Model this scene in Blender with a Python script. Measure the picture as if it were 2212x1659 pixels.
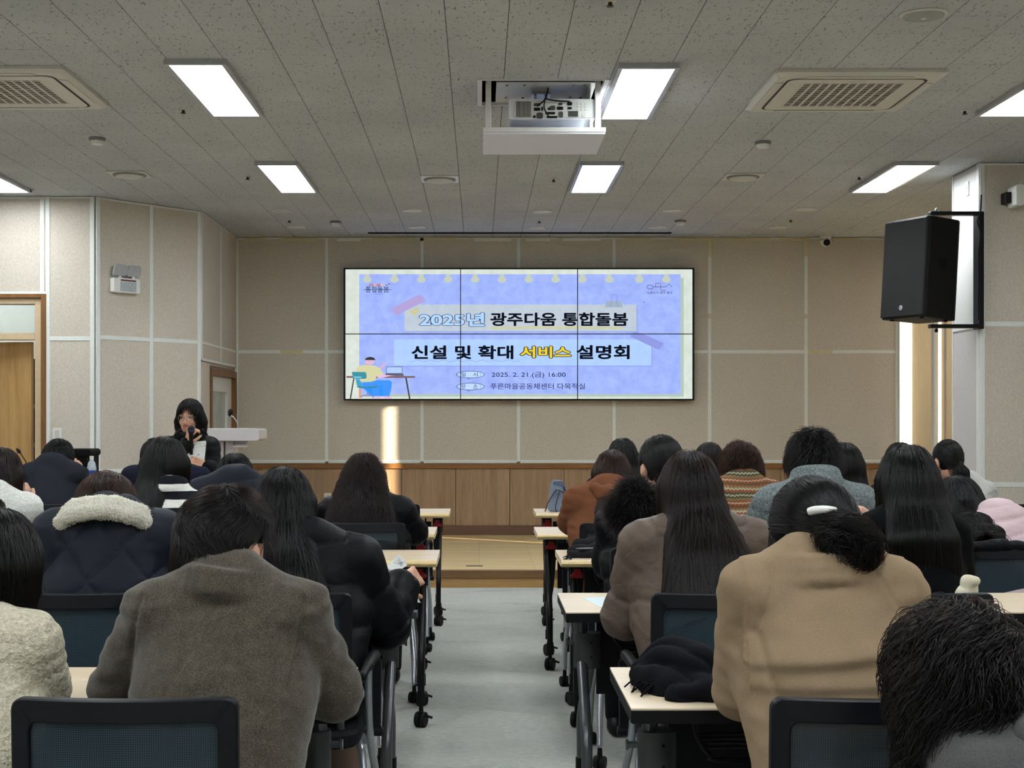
import bpy, bmesh, math, random
import numpy as np
from mathutils import Vector, Matrix, Euler

for _o in list(bpy.data.objects):
    bpy.data.objects.remove(_o, do_unlink=True)
scene = bpy.context.scene
COL = scene.collection
R = math.radians
random.seed(7)
RNG = np.random.default_rng(7)

# ------------------------------------------------------------------ camera, world, sun, exposure
F_PX, VPX, VPY, CAM_Z = 3000.0, 1036.0, 899.0, 1.38
cam_d = bpy.data.cameras.new('camera')
cam_d.sensor_fit = 'HORIZONTAL'
cam_d.sensor_width = 36.0
cam_d.lens = 36.0 * F_PX / 2212.0
cam_d.shift_x = (1106.0 - VPX) / 2212.0
cam_d.shift_y = (VPY - 829.5) / 2212.0
cam_d.clip_start = 0.05
cam_d.clip_end = 200
cam = bpy.data.objects.new('camera', cam_d)
COL.objects.link(cam)
cam.location = (0, 0, CAM_Z)
cam.rotation_euler = (R(90), 0, 0)
scene.camera = cam

world = bpy.data.worlds.new('daylight')
scene.world = world
world.use_nodes = True
_bg = world.node_tree.nodes['Background']
_bg.inputs[0].default_value = (0.75, 0.85, 1.0, 1)
_bg.inputs[1].default_value = 1.2

SUN_DIR = Vector((-5.394, 3.2, -1.505)).normalized()
sun_d = bpy.data.lights.new('sun', 'SUN')
sun_d.energy = 10.0
sun_d.color = (1.0, 0.82, 0.58)
sun_d.angle = R(0.53)
sun = bpy.data.objects.new('sun', sun_d)
COL.objects.link(sun)
sun.location = (30, -12, 10)
sun.rotation_euler = SUN_DIR.to_track_quat('-Z', 'Y').to_euler()

LAMP_POWER = 10.5
vs = scene.view_settings
vs.view_transform = 'Standard'
vs.look = 'None'
vs.exposure = 1.42
vs.gamma = 1.0
vs.use_curve_mapping = False


def at(px, py, Y):
    """photo pixel at depth Y (metres from the camera) -> world point"""
    return Vector(((px - VPX) * Y / F_PX, Y, CAM_Z - (py - VPY) * Y / F_PX))


# ------------------------------------------------------------------ materials
def s2l(c):
    c = c / 255.0
    return c / 12.92 if c <= 0.04045 else ((c + 0.055) / 1.055) ** 2.4


def rgb(r, g, b):
    return (s2l(r), s2l(g), s2l(b), 1.0)


MATS = {}


class NT:
    """small helper around a node tree"""
    def __init__(self, name):
        self.m = bpy.data.materials.new(name)
        self.m.use_nodes = True
        self.t = self.m.node_tree
        self.n = self.t.nodes
        self.b = self.n['Principled BSDF']
        self.out = self.n['Material Output']

    def add(self, kind, **kw):
        nd = self.n.new(kind)
        for k, v in kw.items():
            setattr(nd, k, v)
        return nd

    def link(self, a, b):
        self.t.links.new(a, b)

    def coord(self, kind='Object', scale=(1, 1, 1), rot=(0, 0, 0)):
        if kind == 'World':
            src = self.add('ShaderNodeNewGeometry').outputs['Position']
        else:
            src = self.add('ShaderNodeTexCoord').outputs[kind]
        mp = self.add('ShaderNodeMapping')
        mp.inputs['Scale'].default_value = scale
        mp.inputs['Rotation'].default_value = rot
        self.link(src, mp.inputs['Vector'])
        return mp.outputs['Vector']

    def noise(self, vec, scale, detail=3, rough=0.55, dist=0.0):
        nz = self.add('ShaderNodeTexNoise')
        nz.inputs['Scale'].default_value = scale
        nz.inputs['Detail'].default_value = detail
        nz.inputs['Roughness'].default_value = rough
        nz.inputs['Distortion'].default_value = dist
        self.link(vec, nz.inputs['Vector'])
        return nz.outputs['Fac']

    def ramp(self, fac, stops, interp='LINEAR'):
        r = self.add('ShaderNodeValToRGB')
        r.color_ramp.interpolation = interp
        els = r.color_ramp.elements
        while len(els) < len(stops):
            els.new(0.5)
        for e, (p, c) in zip(els, stops):
            e.position = p
            e.color = c
        self.link(fac, r.inputs['Fac'])
        return r.outputs['Color']

    def mix(self, fac, a, b, mode='MIX'):
        mx = self.add('ShaderNodeMix', data_type='RGBA', blend_type=mode)
        for sock, v in ((mx.inputs[0], fac), (mx.inputs[6], a), (mx.inputs[7], b)):
            if hasattr(v, 'links'):
                self.link(v, sock)
            else:
                sock.default_value = v
        return mx.outputs[2]

    def math(self, op, a, b=None, clamp=False):
        m = self.add('ShaderNodeMath', operation=op, use_clamp=clamp)
        for i, v in enumerate((a, b)):
            if v is None:
                continue
            if hasattr(v, 'links'):
                self.link(v, m.inputs[i])
            else:
                m.inputs[i].default_value = v
        return m.outputs[0]

    def bump(self, h, strength=0.3, dist=0.002):
        bp = self.add('ShaderNodeBump')
        bp.inputs['Strength'].default_value = strength
        bp.inputs['Distance'].default_value = dist
        self.link(h, bp.inputs['Height'])
        self.link(bp.outputs['Normal'], self.b.inputs['Normal'])

    def set(self, color=None, rough=None, metal=None, spec=None, coat=None):
        if color is not None:
            if hasattr(color, 'links'):
                self.link(color, self.b.inputs['Base Color'])
            else:
                self.b.inputs['Base Color'].default_value = color
        if rough is not None:
            self.b.inputs['Roughness'].default_value = rough
        if metal is not None:
            self.b.inputs['Metallic'].default_value = metal
        if spec is not None:
            self.b.inputs['Specular IOR Level'].default_value = spec
        return self.m


def plain(name, col, rough=0.5, metal=0.0, spec=0.5, var=0.06, scale=30, bump=0.0):
    """plain paint / plastic with a touch of procedural variation"""
    if name in MATS:
        return MATS[name]
    t = NT(name)
    v = t.coord('Object')
    nz = t.noise(v, scale, 3)
    a = tuple(max(0, c * (1 - var)) for c in col[:3]) + (1,)
    b = tuple(min(1, c * (1 + var)) for c in col[:3]) + (1,)
    if max(col[:3]) < 0.03 and spec > 0.2:
        spec = 0.22
    t.set(t.ramp(nz, [(0.3, a), (0.7, b)]), rough, metal, spec)
    if bump:
        t.bump(nz, bump, 0.002)
    MATS[name] = t.m
    return t.m


def emit(name, col, strength):
    if name in MATS:
        return MATS[name]
    t = NT(name)
    t.set((0.02, 0.02, 0.02, 1), 0.4)
    t.b.inputs['Emission Color'].default_value = col
    t.b.inputs['Emission Strength'].default_value = strength
    MATS[name] = t.m
    return t.m


def fabric(name, col, scale=250, var=0.25, rough=0.9, bump=0.35, dist=0.002, sheen=0.2, wrinkle=0.0, big=0.10, aniso=(1, 1, 1)):
    if name in MATS:
        return MATS[name]
    t = NT(name)
    v = t.coord('Object', scale=aniso)
    fine = t.noise(v, scale, 2, 0.6)
    bign = t.noise(t.coord('Object'), 6, 3, 0.6)
    a = tuple(c * (1 - var) for c in col[:3]) + (1,)
    b = tuple(min(1, c * (1 + var)) for c in col[:3]) + (1,)
    c1 = t.ramp(fine, [(0.3, a), (0.7, b)])
    c2 = t.ramp(bign, [(0.3, (1 - big,) * 3 + (1,)), (0.7, (1 + big,) * 3 + (1,))])
    t.set(t.mix(1.0, c1, c2, 'MULTIPLY'), rough, 0, 0.12)
    t.b.inputs['Sheen Weight'].default_value = sheen * 0.5
    t.b.inputs['Sheen Tint'].default_value = col
    h = fine
    if wrinkle:
        w = t.noise(t.coord('Object', scale=(1, 1, 1.6)), 9, 2, 0.5, 1.2)
        h = t.math('ADD', t.math('MULTIPLY', fine, 0.10), t.math('MULTIPLY', w, wrinkle))
        t.bump(h, 0.6, 0.012)
    else:
        t.bump(h, bump, dist)
    MATS[name] = t.m
    return t.m


def wood(name, dark, light, axis='Z', scale=1.0, rough=0.45, fine=60, world=False):
    if name in MATS:
        return MATS[name]
    t = NT(name)
    sc = {'X': (0.6, 9, 9), 'Y': (9, 0.6, 9), 'Z': (9, 9, 0.6)}[axis]
    v = t.coord('World' if world else 'Object', scale=tuple(s * scale for s in sc))
    n1 = t.noise(v, 1.6, 5, 0.6, 0.6)
    v2 = t.coord('World' if world else 'Object', scale=tuple(s * scale * 3 for s in sc))
    n2 = t.noise(v2, 4, 3, 0.6)
    f = t.math('ADD', t.math('MULTIPLY', n1, 0.65), t.math('MULTIPLY', n2, 0.35))
    t.set(t.ramp(f, [(0.32, dark), (0.68, light)]), rough, 0, 0.4)
    t.bump(n2, 0.08, 0.002)
    MATS[name] = t.m
    return t.m


# ------------------------------------------------------------------ mesh helpers
def add_box(bm, x0, x1, y0, y1, z0, z1):
    vs_ = [bm.verts.new(p) for p in ((x0, y0, z0), (x1, y0, z0), (x1, y1, z0), (x0, y1, z0),
                                     (x0, y0, z1), (x1, y0, z1), (x1, y1, z1), (x0, y1, z1))]
    for f in ((3, 2, 1, 0), (4, 5, 6, 7), (0, 1, 5, 4), (1, 2, 6, 5), (2, 3, 7, 6), (3, 0, 4, 7)):
        bm.faces.new([vs_[i] for i in f])
    return vs_


def add_prism(bm, pts, h0, h1, M=None):
    """closed polygon in local xy extruded h0..h1 along local z; M maps local->world"""
    M = M or Matrix()
    a = [bm.verts.new(M @ Vector((p[0], p[1], h0))) for p in pts]
    b = [bm.verts.new(M @ Vector((p[0], p[1], h1))) for p in pts]
    n = len(pts)
    bm.faces.new(list(reversed(a)))
    bm.faces.new(b)
    for i in range(n):
        bm.faces.new((a[i], a[(i + 1) % n], b[(i + 1) % n], b[i]))


def add_tube(bm, pts, r, seg=8, caps=True, closed=False):
    """tube along a polyline; r is a number or one per point"""
    pts = [Vector(p) for p in pts]
    n = len(pts)
    rr = [r] * n if not hasattr(r, '__len__') else list(r)
    rings = []
    prev = None
    for i, p in enumerate(pts):
        if closed:
            d = (pts[(i + 1) % n] - pts[i - 1])
        elif i == 0:
            d = pts[1] - p
        elif i == n - 1:
            d = p - pts[i - 1]
        else:
            d = (pts[i + 1] - p).normalized() + (p - pts[i - 1]).normalized()
        d = d.normalized() if d.length > 1e-9 else Vector((0, 0, 1))
        if prev is None:
            up = Vector((0, 0, 1)) if abs(d.z) < 0.9 else Vector((1, 0, 0))
            u = d.cross(up).normalized()
        else:
            u = (prev - d * prev.dot(d))
            u = u.normalized() if u.length > 1e-6 else d.cross(Vector((0.3, 0.9, 0.2))).normalized()
        prev = u
        w = d.cross(u)
        rings.append([bm.verts.new(p + (u * math.cos(2 * math.pi * k / seg) + w * math.sin(2 * math.pi * k / seg)) * rr[i]) for k in range(seg)])
    m = n if closed else n - 1
    for i in range(m):
        A, B = rings[i], rings[(i + 1) % n]
        for k in range(seg):
            bm.faces.new((A[k], A[(k + 1) % seg], B[(k + 1) % seg], B[k]))
    if caps and not closed:
        bm.faces.new(list(reversed(rings[0])))
        bm.faces.new(rings[-1])


def add_lathe(bm, prof, center, axis=(0, 0, 1), seg=20):
    """profile of (radius, height) along axis from center; ends closed"""
    q = Vector((0, 0, 1)).rotation_difference(Vector(axis).normalized())
    c = Vector(center)
    rings = []
    for (r_, h_) in prof:
        if r_ < 1e-6:
            rings.append([bm.verts.new(c + q @ Vector((0, 0, h_)))])
        else:
            rings.append([bm.verts.new(c + q @ Vector((r_ * math.cos(2 * math.pi * k / seg), r_ * math.sin(2 * math.pi * k / seg), h_))) for k in range(seg)])
    for A, B in zip(rings, rings[1:]):
        for k in range(seg):
            k2 = (k + 1) % seg
            if len(A) == 1 and len(B) == 1:
                continue
            if len(A) == 1:
                bm.faces.new((A[0], B[k2], B[k]))
            elif len(B) == 1:
                bm.faces.new((A[k], A[k2], B[0]))
            else:
                bm.faces.new((A[k], A[k2], B[k2], B[k]))
    if len(rings[0]) > 1:
        bm.faces.new(list(reversed(rings[0])))
    if len(rings[-1]) > 1:
        bm.faces.new(rings[-1])


def bezier(pts, n=8):
    """Catmull-Rom through points"""
    P = [Vector(p) for p in pts]
    P = [P[0] * 2 - P[1]] + P + [P[-1] * 2 - P[-2]]
    out = []
    for i in range(1, len(P) - 2):
        for k in range(n):
            t = k / n
            a, b, c, d = P[i - 1], P[i], P[i + 1], P[i + 2]
            out.append(0.5 * ((2 * b) + (c - a) * t + (2 * a - 5 * b + 4 * c - d) * t * t + (3 * b - a - 3 * c + d) * t ** 3))
    out.append(P[-2])
    return out


def rrect(w, h, r, seg=4, cx=0, cy=0):
    pts = []
    for (sx, sy, a0) in ((1, 1, 0), (-1, 1, 90), (-1, -1, 180), (1, -1, 270)):
        for k in range(seg + 1):
            a = R(a0 + 90 * k / seg)
            pts.append((cx + sx * (w / 2 - r) + r * math.cos(a), cy + sy * (h / 2 - r) + r * math.sin(a)))
    return pts


def link_mesh(name, me, mat=None, parent=None, loc=None):
    o = bpy.data.objects.new(name, me)
    COL.objects.link(o)
    if mat is not None and not me.materials:
        me.materials.append(mat)
    if parent is not None:
        o.parent = parent
    if loc is not None:
        o.location = loc
    return o


def obj(name, bm, mat, parent=None, smooth=False, bevel=0.0, loc=None):
    bmesh.ops.recalc_face_normals(bm, faces=bm.faces)
    if bevel > 0:
        bmesh.ops.bevel(bm, geom=list(bm.edges), offset=bevel, segments=1, affect='EDGES', clamp_overlap=True)
    me = bpy.data.meshes.new(name)
    bm.to_mesh(me)
    bm.free()
    if smooth:
        me.polygons.foreach_set('use_smooth', [True] * len(me.polygons))
        if smooth == 'auto':
            try:
                me.set_sharp_from_angle(angle=R(40))
            except Exception:
                pass
    return link_mesh(name, me, mat, parent, loc)


def box_obj(name, x0, x1, y0, y1, z0, z1, mat, parent=None, bevel=0.0):
    bm = bmesh.new()
    add_box(bm, x0, x1, y0, y1, z0, z1)
    return obj(name, bm, mat, parent, bevel=bevel)


def tag(o, label=None, cat=None, group=None, kind=None):
    if label:
        o['label'] = label
    if cat:
        o['category'] = cat
    if group:
        o['group'] = group
    if kind:
        o['kind'] = kind
    return o


def thing(name, label, cat, loc=(0, 0, 0), rz=0.0, group=None):
    o = bpy.data.objects.new(name, None)
    COL.objects.link(o)
    o.empty_display_size = 0.1
    o.location = loc
    o.rotation_euler = (0, 0, rz)
    return tag(o, label, cat, group)


def copy_tree(o, parent=None):
    c = o.copy()
    COL.objects.link(c)
    c.parent = parent
    for ch in list(o.children):
        copy_tree(ch, c)
    return c

scene.cycles.use_adaptive_sampling = True
scene.cycles.adaptive_threshold = 0.06
scene.cycles.adaptive_min_samples = 16
scene.cycles.max_bounces = 8
scene.cycles.diffuse_bounces = 3
scene.cycles.glossy_bounces = 3
scene.cycles.transparent_max_bounces = 12
scene.cycles.caustics_reflective = False
scene.cycles.caustics_refractive = False


# ------------------------------------------------------------------ glyph outlines for the slide lettering (one pass while the scene is still empty)
LETTERS = {}
_tmp = []
for _s in ('2025년', '광주다움 통합돌봄', '신설 및 확대', '서비스', '설명회', '2025. 2. 21.(금) 16:00', '푸른마을공동체센터 다목적실', '일', '시', '장', '소', '통합돌봄', '광', '주', '다', '움', '"광주다움 통합돌봄 서비스"', '인문도시 광주 동구', 'SAMSUNG', 'H.CinemaJet'):
    _cu = bpy.data.curves.new('lettering', 'FONT')
    _cu.body = _s
    _cu.resolution_u = 3
    _to = bpy.data.objects.new('lettering_source', _cu)
    COL.objects.link(_to)
    _tmp.append((_s, _to))
_dg = bpy.context.evaluated_depsgraph_get()
for _s, _to in _tmp:
    _me = bpy.data.meshes.new_from_object(_to.evaluated_get(_dg))
    _co = np.zeros(len(_me.vertices) * 3)
    _me.vertices.foreach_get('co', _co)
    LETTERS[_s] = (_co.reshape(-1, 3), [tuple(p.vertices) for p in _me.polygons])
    bpy.data.meshes.remove(_me)
for _s, _to in _tmp:
    _cu = _to.data
    bpy.data.objects.remove(_to)
    bpy.data.curves.remove(_cu)
# ------------------------------------------------------------------ room materials
CEIL, H_CEIL, WALL_Y = 3.25, 1.87, 14.55


def m_tile():
    t = NT('ceiling_tile_mineral')
    facs = []
    base_v = t.coord('World', scale=(1, 0.42, 1))
    for ang, sc in ((40, 1.0), (-35, 1.13), (85, 0.93), (10, 1.21)):
        rt = t.add('ShaderNodeMapping')
        rt.inputs['Rotation'].default_value = (0, 0, R(ang))
        t.link(base_v, rt.inputs['Vector'])
        sm = t.add('ShaderNodeMapping')
        sm.inputs['Scale'].default_value = (34 * sc, 100 * sc, 40)
        sm.inputs['Location'].default_value = (ang, 0, 0)
        t.link(rt.outputs['Vector'], sm.inputs['Vector'])
        facs.append(t.noise(sm.outputs['Vector'], 1.0, 1, 0.4))
    mx = t.math('MAXIMUM', t.math('MAXIMUM', facs[0], facs[1]), t.math('MAXIMUM', facs[2], facs[3]))
    fleck = t.ramp(mx, [(0.692, (0, 0, 0, 1)), (0.735, (1, 1, 1, 1))])
    soft = t.noise(t.coord('World'), 1.3, 3)
    base = t.ramp(soft, [(0.3, rgb(178, 181, 182)), (0.7, rgb(190, 193, 194))])
    t.set(t.mix(fleck, base, rgb(122, 123, 121)), 0.9, 0, 0.2)
    t.bump(mx, 0.2, 0.002)
    return t.m


def m_panel():
    t = NT('acoustic_fabric')
    v = t.coord('World', scale=(1, 1, 0.35))
    weave = t.noise(v, 170, 2, 0.6)
    v2 = t.coord('World')
    blot = t.noise(v2, 60, 2, 0.6)
    soft = t.noise(v2, 1.1, 3)
    f = t.math('ADD', t.math('MULTIPLY', weave, 0.6), t.math('MULTIPLY', blot, 0.4))
    c1 = t.ramp(f, [(0.33, rgb(192, 184, 170)), (0.67, rgb(216, 208, 194))])
    c2 = t.ramp(soft, [(0.3, (0.93, 0.93, 0.93, 1)), (0.7, (1.0, 1.0, 1.0, 1))])
    t.set(t.mix(1.0, c1, c2, 'MULTIPLY'), 0.95, 0, 0.15)
    t.bump(f, 0.25, 0.002)
    return t.m


def m_carpet():
    t = NT('grey_carpet')
    v = t.coord('World')
    fine = t.noise(v, 420, 2, 0.7)
    mid = t.noise(t.coord('World', scale=(1, 1.6, 1)), 28, 4, 0.65)
    big = t.noise(t.coord('World', scale=(0.8, 1.5, 1)), 2.4, 4, 0.6, 0.4)
    c1 = t.ramp(fine, [(0.25, rgb(150, 152, 145)), (0.75, rgb(205, 206, 198))])
    c2 = t.ramp(mid, [(0.3, (0.82, 0.82, 0.82, 1)), (0.65, (1.04, 1.04, 1.04, 1))])
    c3 = t.ramp(big, [(0.28, (0.74, 0.735, 0.72, 1)), (0.42, (0.94, 0.94, 0.93, 1)), (0.55, (1, 1, 1, 1))])
    t.set(t.mix(1.0, t.mix(1.0, c1, c2, 'MULTIPLY'), c3, 'MULTIPLY'), 0.95, 0, 0.1)
    t.bump(fine, 0.5, 0.004)
    return t.m


def m_planks(name, c0, c1, gap):
    """narrow strip flooring running across the stage"""
    t = NT(name)
    v = t.coord('World')
    br = t.add('ShaderNodeTexBrick')
    br.inputs['Scale'].default_value = 1.0
    br.inputs['Brick Width'].default_value = 0.9
    br.inputs['Row Height'].default_value = 0.075
    br.inputs['Mortar Size'].default_value = 0.0018
    br.inputs['Color1'].default_value = (0, 0, 0, 1)
    br.inputs['Color2'].default_value = (1, 1, 1, 1)
    br.inputs['Mortar'].default_value = (0.5, 0.5, 0.5, 1)
    t.link(v, br.inputs['Vector'])
    grain = t.noise(t.coord('World', scale=(1.2, 30, 1)), 3, 4, 0.6, 0.5)
    f = t.math('ADD', t.math('MULTIPLY', br.outputs['Color'], 0.35), t.math('MULTIPLY', grain, 0.65))
    col = t.ramp(f, [(0.25, c0), (0.75, c1)])
    t.set(t.mix(br.outputs['Fac'], col, gap), 0.38, 0, 0.45)
    return t.m


M_TILE, M_PANEL, M_CARPET = m_tile(), m_panel(), m_carpet()
M_STAGE = m_planks('stage_planks', rgb(196, 170, 118), rgb(230, 204, 154), rgb(120, 90, 55))
M_TRIM = plain('white_trim', rgb(224, 227, 222), 0.5, var=0.03)
M_TAPE = plain('yellowed_tape', rgb(208, 198, 156), 0.5)
M_WHITE = plain('white_plastic', rgb(222, 222, 218), 0.4, var=0.02)
M_OFFW = plain('cream_plastic', rgb(198, 197, 188), 0.45, var=0.02)
M_GREY = plain('grey_plastic', rgb(120, 122, 124), 0.5)
M_BLACK = plain('black_plastic', rgb(13, 13, 15), 0.5)
M_BLACKM = plain('black_metal', rgb(16, 16, 17), 0.4, 0.2)
M_DARK = plain('dark_void', rgb(12, 12, 12), 0.9)
M_PLASTER = plain('plaster', rgb(196, 184, 164), 0.9, var=0.03)
M_ALU = plain('brushed_aluminium', rgb(168, 172, 178), 0.3, 0.7)
M_WAIN = wood('wainscot_oak', rgb(136, 108, 82), rgb(178, 148, 116), 'Z', 1.0, 0.5, world=True)
M_RAIL = wood('rail_oak', rgb(118, 80, 42), rgb(152, 108, 60), 'X', 1.0, 0.4, world=True)
M_NOSE = wood('nosing_oak', rgb(104, 74, 44), rgb(134, 98, 62), 'X', 1.0, 0.45, world=True)
M_RISER = wood('riser_oak', rgb(160, 120, 70), rgb(196, 156, 100), 'X', 1.0, 0.45, world=True)
M_BASE = wood('base_oak', rgb(92, 66, 48), rgb(116, 86, 64), 'X', 1.0, 0.5, world=True)
M_DOOR = wood('door_ash', rgb(170, 130, 76), rgb(206, 168, 112), 'Z', 0.9, 0.4)
M_FRAME = wood('door_frame_walnut', rgb(104, 70, 38), rgb(140, 98, 56), 'Z', 1.0, 0.4)
M_FRAME2 = plain('inner_frame_beige', rgb(206, 182, 148), 0.5)


def struct(o):
    o['kind'] = 'structure'
    return o


def root(name):
    o = bpy.data.objects.new(name, None)
    COL.objects.link(o)
    return struct(o)


class Wall:
    """wall line from A to B (plan), inward normal to the room"""
    def __init__(self, A, B, side):
        self.A = Vector((A[0], A[1], 0))
        d = Vector((B[0] - A[0], B[1] - A[1], 0))
        self.L = d.length
        self.u = d.normalized()
        self.n = Vector((-self.u.y, self.u.x, 0)) * side

    def box(self, bm, u0, u1, d0, d1, z0, z1):
        P = lambda a, d, z: self.A + self.u * a + self.n * d + Vector((0, 0, z))
        v = [bm.verts.new(p) for p in (P(u0, d0, z0), P(u1, d0, z0), P(u1, d1, z0), P(u0, d1, z0),
                                       P(u0, d0, z1), P(u1, d0, z1), P(u1, d1, z1), P(u0, d1, z1))]
        for f in ((3, 2, 1, 0), (4, 5, 6, 7), (0, 1, 5, 4), (1, 2, 6, 5), (2, 3, 7, 6), (3, 0, 4, 7)):
            bm.faces.new([v[i] for i in f])

    def one(self, name, u0, u1, d0, d1, z0, z1, mat, parent, bevel=0.0):
        bm = bmesh.new()
        self.box(bm, u0, u1, d0, d1, z0, z1)
        return obj(name, bm, mat, parent, bevel=bevel)

    def clad(self, parent, us, zs, skip=(), trim_top=True, tw=0.036, rails=True):
        """fabric panels between the u and z cuts, white strips on the joints"""
        for i in range(len(us) - 1):
            for j in range(len(zs) - 1):
                if (i, j) in skip:
                    continue
                self.one('acoustic_panel', us[i] + 0.004, us[i + 1] - 0.004, 0, 0.02, zs[j] + 0.004, zs[j + 1] - 0.004, M_PANEL, parent, 0.003)
        for k, u in enumerate(us):
            lo = zs[0]
            self.one('trim_strip', u - tw / 2, u + tw / 2, 0.004, 0.027, lo, zs[-1] - 0.002, M_TRIM, parent, 0.002)
        for j, z in enumerate(zs):
            if j == len(zs) - 1 and not trim_top:
                continue
            if not rails and 0 < j:
                continue
            for i in range(len(us) - 1):
                if (i, j) in skip and (i, j - 1) in skip:
                    continue
                self.one('trim_strip', us[i] + tw / 2, us[i + 1] - tw / 2, 0.004, 0.0255, z - tw / 2, min(z + tw / 2, CEIL - 0.003), M_TRIM, parent, 0.002)


# ------------------------------------------------------------------ floor, stage
o = struct(box_obj('floor', -5.2, 4.7, -3.0, 14.75, -0.1, 0.0, M_CARPET))
o['label'] = 'grey looped carpet floor with worn marks along the aisle'

stage = root('stage_floor')
stage['label'] = 'low wooden stage platform in front of the panelled wall'
box_obj('deck', -2.56, 4.38, 11.21, 14.53, 0.0, 0.14, M_STAGE, stage)
box_obj('nosing', -2.56, 4.38, 11.16, 11.21, 0.076, 0.142, M_NOSE, stage, 0.004)
box_obj('riser', -2.56, 4.38, 11.175, 11.21, 0.0, 0.076, M_RISER, stage)
_h = at(1025, 1220, 11.49)
box_obj('floor_hatch', _h.x - 0.07, _h.x + 0.07, 11.46, 11.53, 0.139, 0.1415, plain('hatch_metal', rgb(70, 62, 48), 0.4, 0.6), stage)

# ------------------------------------------------------------------ ceiling with its tiles
HX0, HX1, HY0, HY1 = 0.01, 0.70, 7.72, 8.33          # opening of the projector lift
ceil = root('ceiling')
ceil['label'] = 'suspended ceiling of flecked mineral fibre tiles'
bm = bmesh.new()
Z0 = CEIL + 0.014
add_box(bm, -5.2, HX0, -3.0, 14.75, Z0, Z0 + 0.1)
add_box(bm, HX1, 4.7, -3.0, 14.75, Z0, Z0 + 0.1)
add_box(bm, HX0, HX1, -3.0, HY0, Z0, Z0 + 0.1)
add_box(bm, HX0, HX1, HY1, 14.75, Z0, Z0 + 0.1)
obj('ceiling_slab', bm, plain('ceiling_joint', rgb(96, 93, 88), 0.9), ceil)
PX, PY = 0.2955, 0.591


def tile_geo(bm, x0, x1, y0, y1):
    c, z0, z1 = 0.0022, CEIL, CEIL + 0.013
    a = [bm.verts.new(p) for p in ((x0 + c, y0 + c, z0), (x1 - c, y0 + c, z0), (x1 - c, y1 - c, z0), (x0 + c, y1 - c, z0))]
    b = [bm.verts.new(p) for p in ((x0, y0, z0 + c), (x1, y0, z0 + c), (x1, y1, z0 + c), (x0, y1, z0 + c))]
    t_ = [bm.verts.new(p) for p in ((x0, y0, z1), (x1, y0, z1), (x1, y1, z1), (x0, y1, z1))]
    bm.faces.new(list(reversed(a)))
    for lo, hi in ((a, b), (b, t_)):
        for k in range(4):
            bm.faces.new((lo[k], lo[(k + 1) % 4], hi[(k + 1) % 4], hi[k]))
    bm.faces.new(t_)


def tile_mesh(w, h):
    bm = bmesh.new()
    tile_geo(bm, -w / 2, w / 2, -h / 2, h / 2)
    bmesh.ops.recalc_face_normals(bm, faces=bm.faces)
    me = bpy.data.meshes.new('ceiling_tile')
    bm.to_mesh(me)
    bm.free()
    me.materials.append(M_TILE)
    return me


GX, GY = 0.0013, 0.0007
FULL = tile_mesh(PX - 2 * GX, PY - 2 * GY)
cells = []
for i in range(-17, 16):
    xa = 0.135 + (i - 1) * PX
    off = 0.0 if i % 2 == 0 else PY / 2
    for j in range(-17, 15):
        ya = 6.493 + j * PY + off
        x0, x1, y0, y1 = max(xa, -5.2), min(xa + PX, 4.7), ya, min(ya + PY, 14.55)
        if x1 - x0 < 0.03 or y1 - y0 < 0.03:
            continue
        parts = [(x0, x1, y0, y1)]
        if x0 < HX1 and x1 > HX0 and y0 < HY1 and y1 > HY0:
            parts = []
            if y0 < HY0:
                parts.append((x0, x1, y0, HY0))
            if y1 > HY1:
                parts.append((x0, x1, HY1, y1))
            ym0, ym1 = max(y0, HY0), min(y1, HY1)
            if x0 < HX0:
                parts.append((x0, HX0, ym0, ym1))
            if x1 > HX1:
                parts.append((HX1, x1, ym0, ym1))
        for p in parts:
            if p[1] - p[0] < 0.015 or p[3] - p[2] < 0.015:
                continue
            yc, xc = (p[2] + p[3]) / 2, (p[0] + p[1]) / 2
            seen = yc > 6.0 and -1050 / F_PX * (yc + 0.3) - 0.15 < xc < 1190 / F_PX * (yc + 0.3) + 0.15
            if xc < -2.6 and yc > 12.1 + (xc + 3.28) * 1.2 and xc > -3.3:
                seen = False
            if xc < -3.2 and yc > 11.85:
                seen = False
            cells.append((seen, yc, p))
seen = sorted([c for c in cells if c[0]], key=lambda c: c[1])
near, rest = seen[:298], seen[298:] + [c for c in cells if not c[0]]
for _, yc, p in near:
    w, h = p[1] - p[0], p[3] - p[2]
    me = FULL if abs(w - PX) < 1e-4 and abs(h - PY) < 1e-4 else tile_mesh(w - 2 * GX, h - 2 * GY)
    link_mesh('ceiling_tile', me, None, ceil, ((p[0] + p[1]) / 2, yc, random.uniform(0, 0.0006)))
bm = bmesh.new()
for _, yc, p in rest:
    tile_geo(bm, p[0] + GX, p[1] - GX, p[2] + GY, p[3] - GY)
o = obj('ceiling_tile_field', bm, M_TILE, ceil)
o['kind'] = 'stuff'
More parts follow.
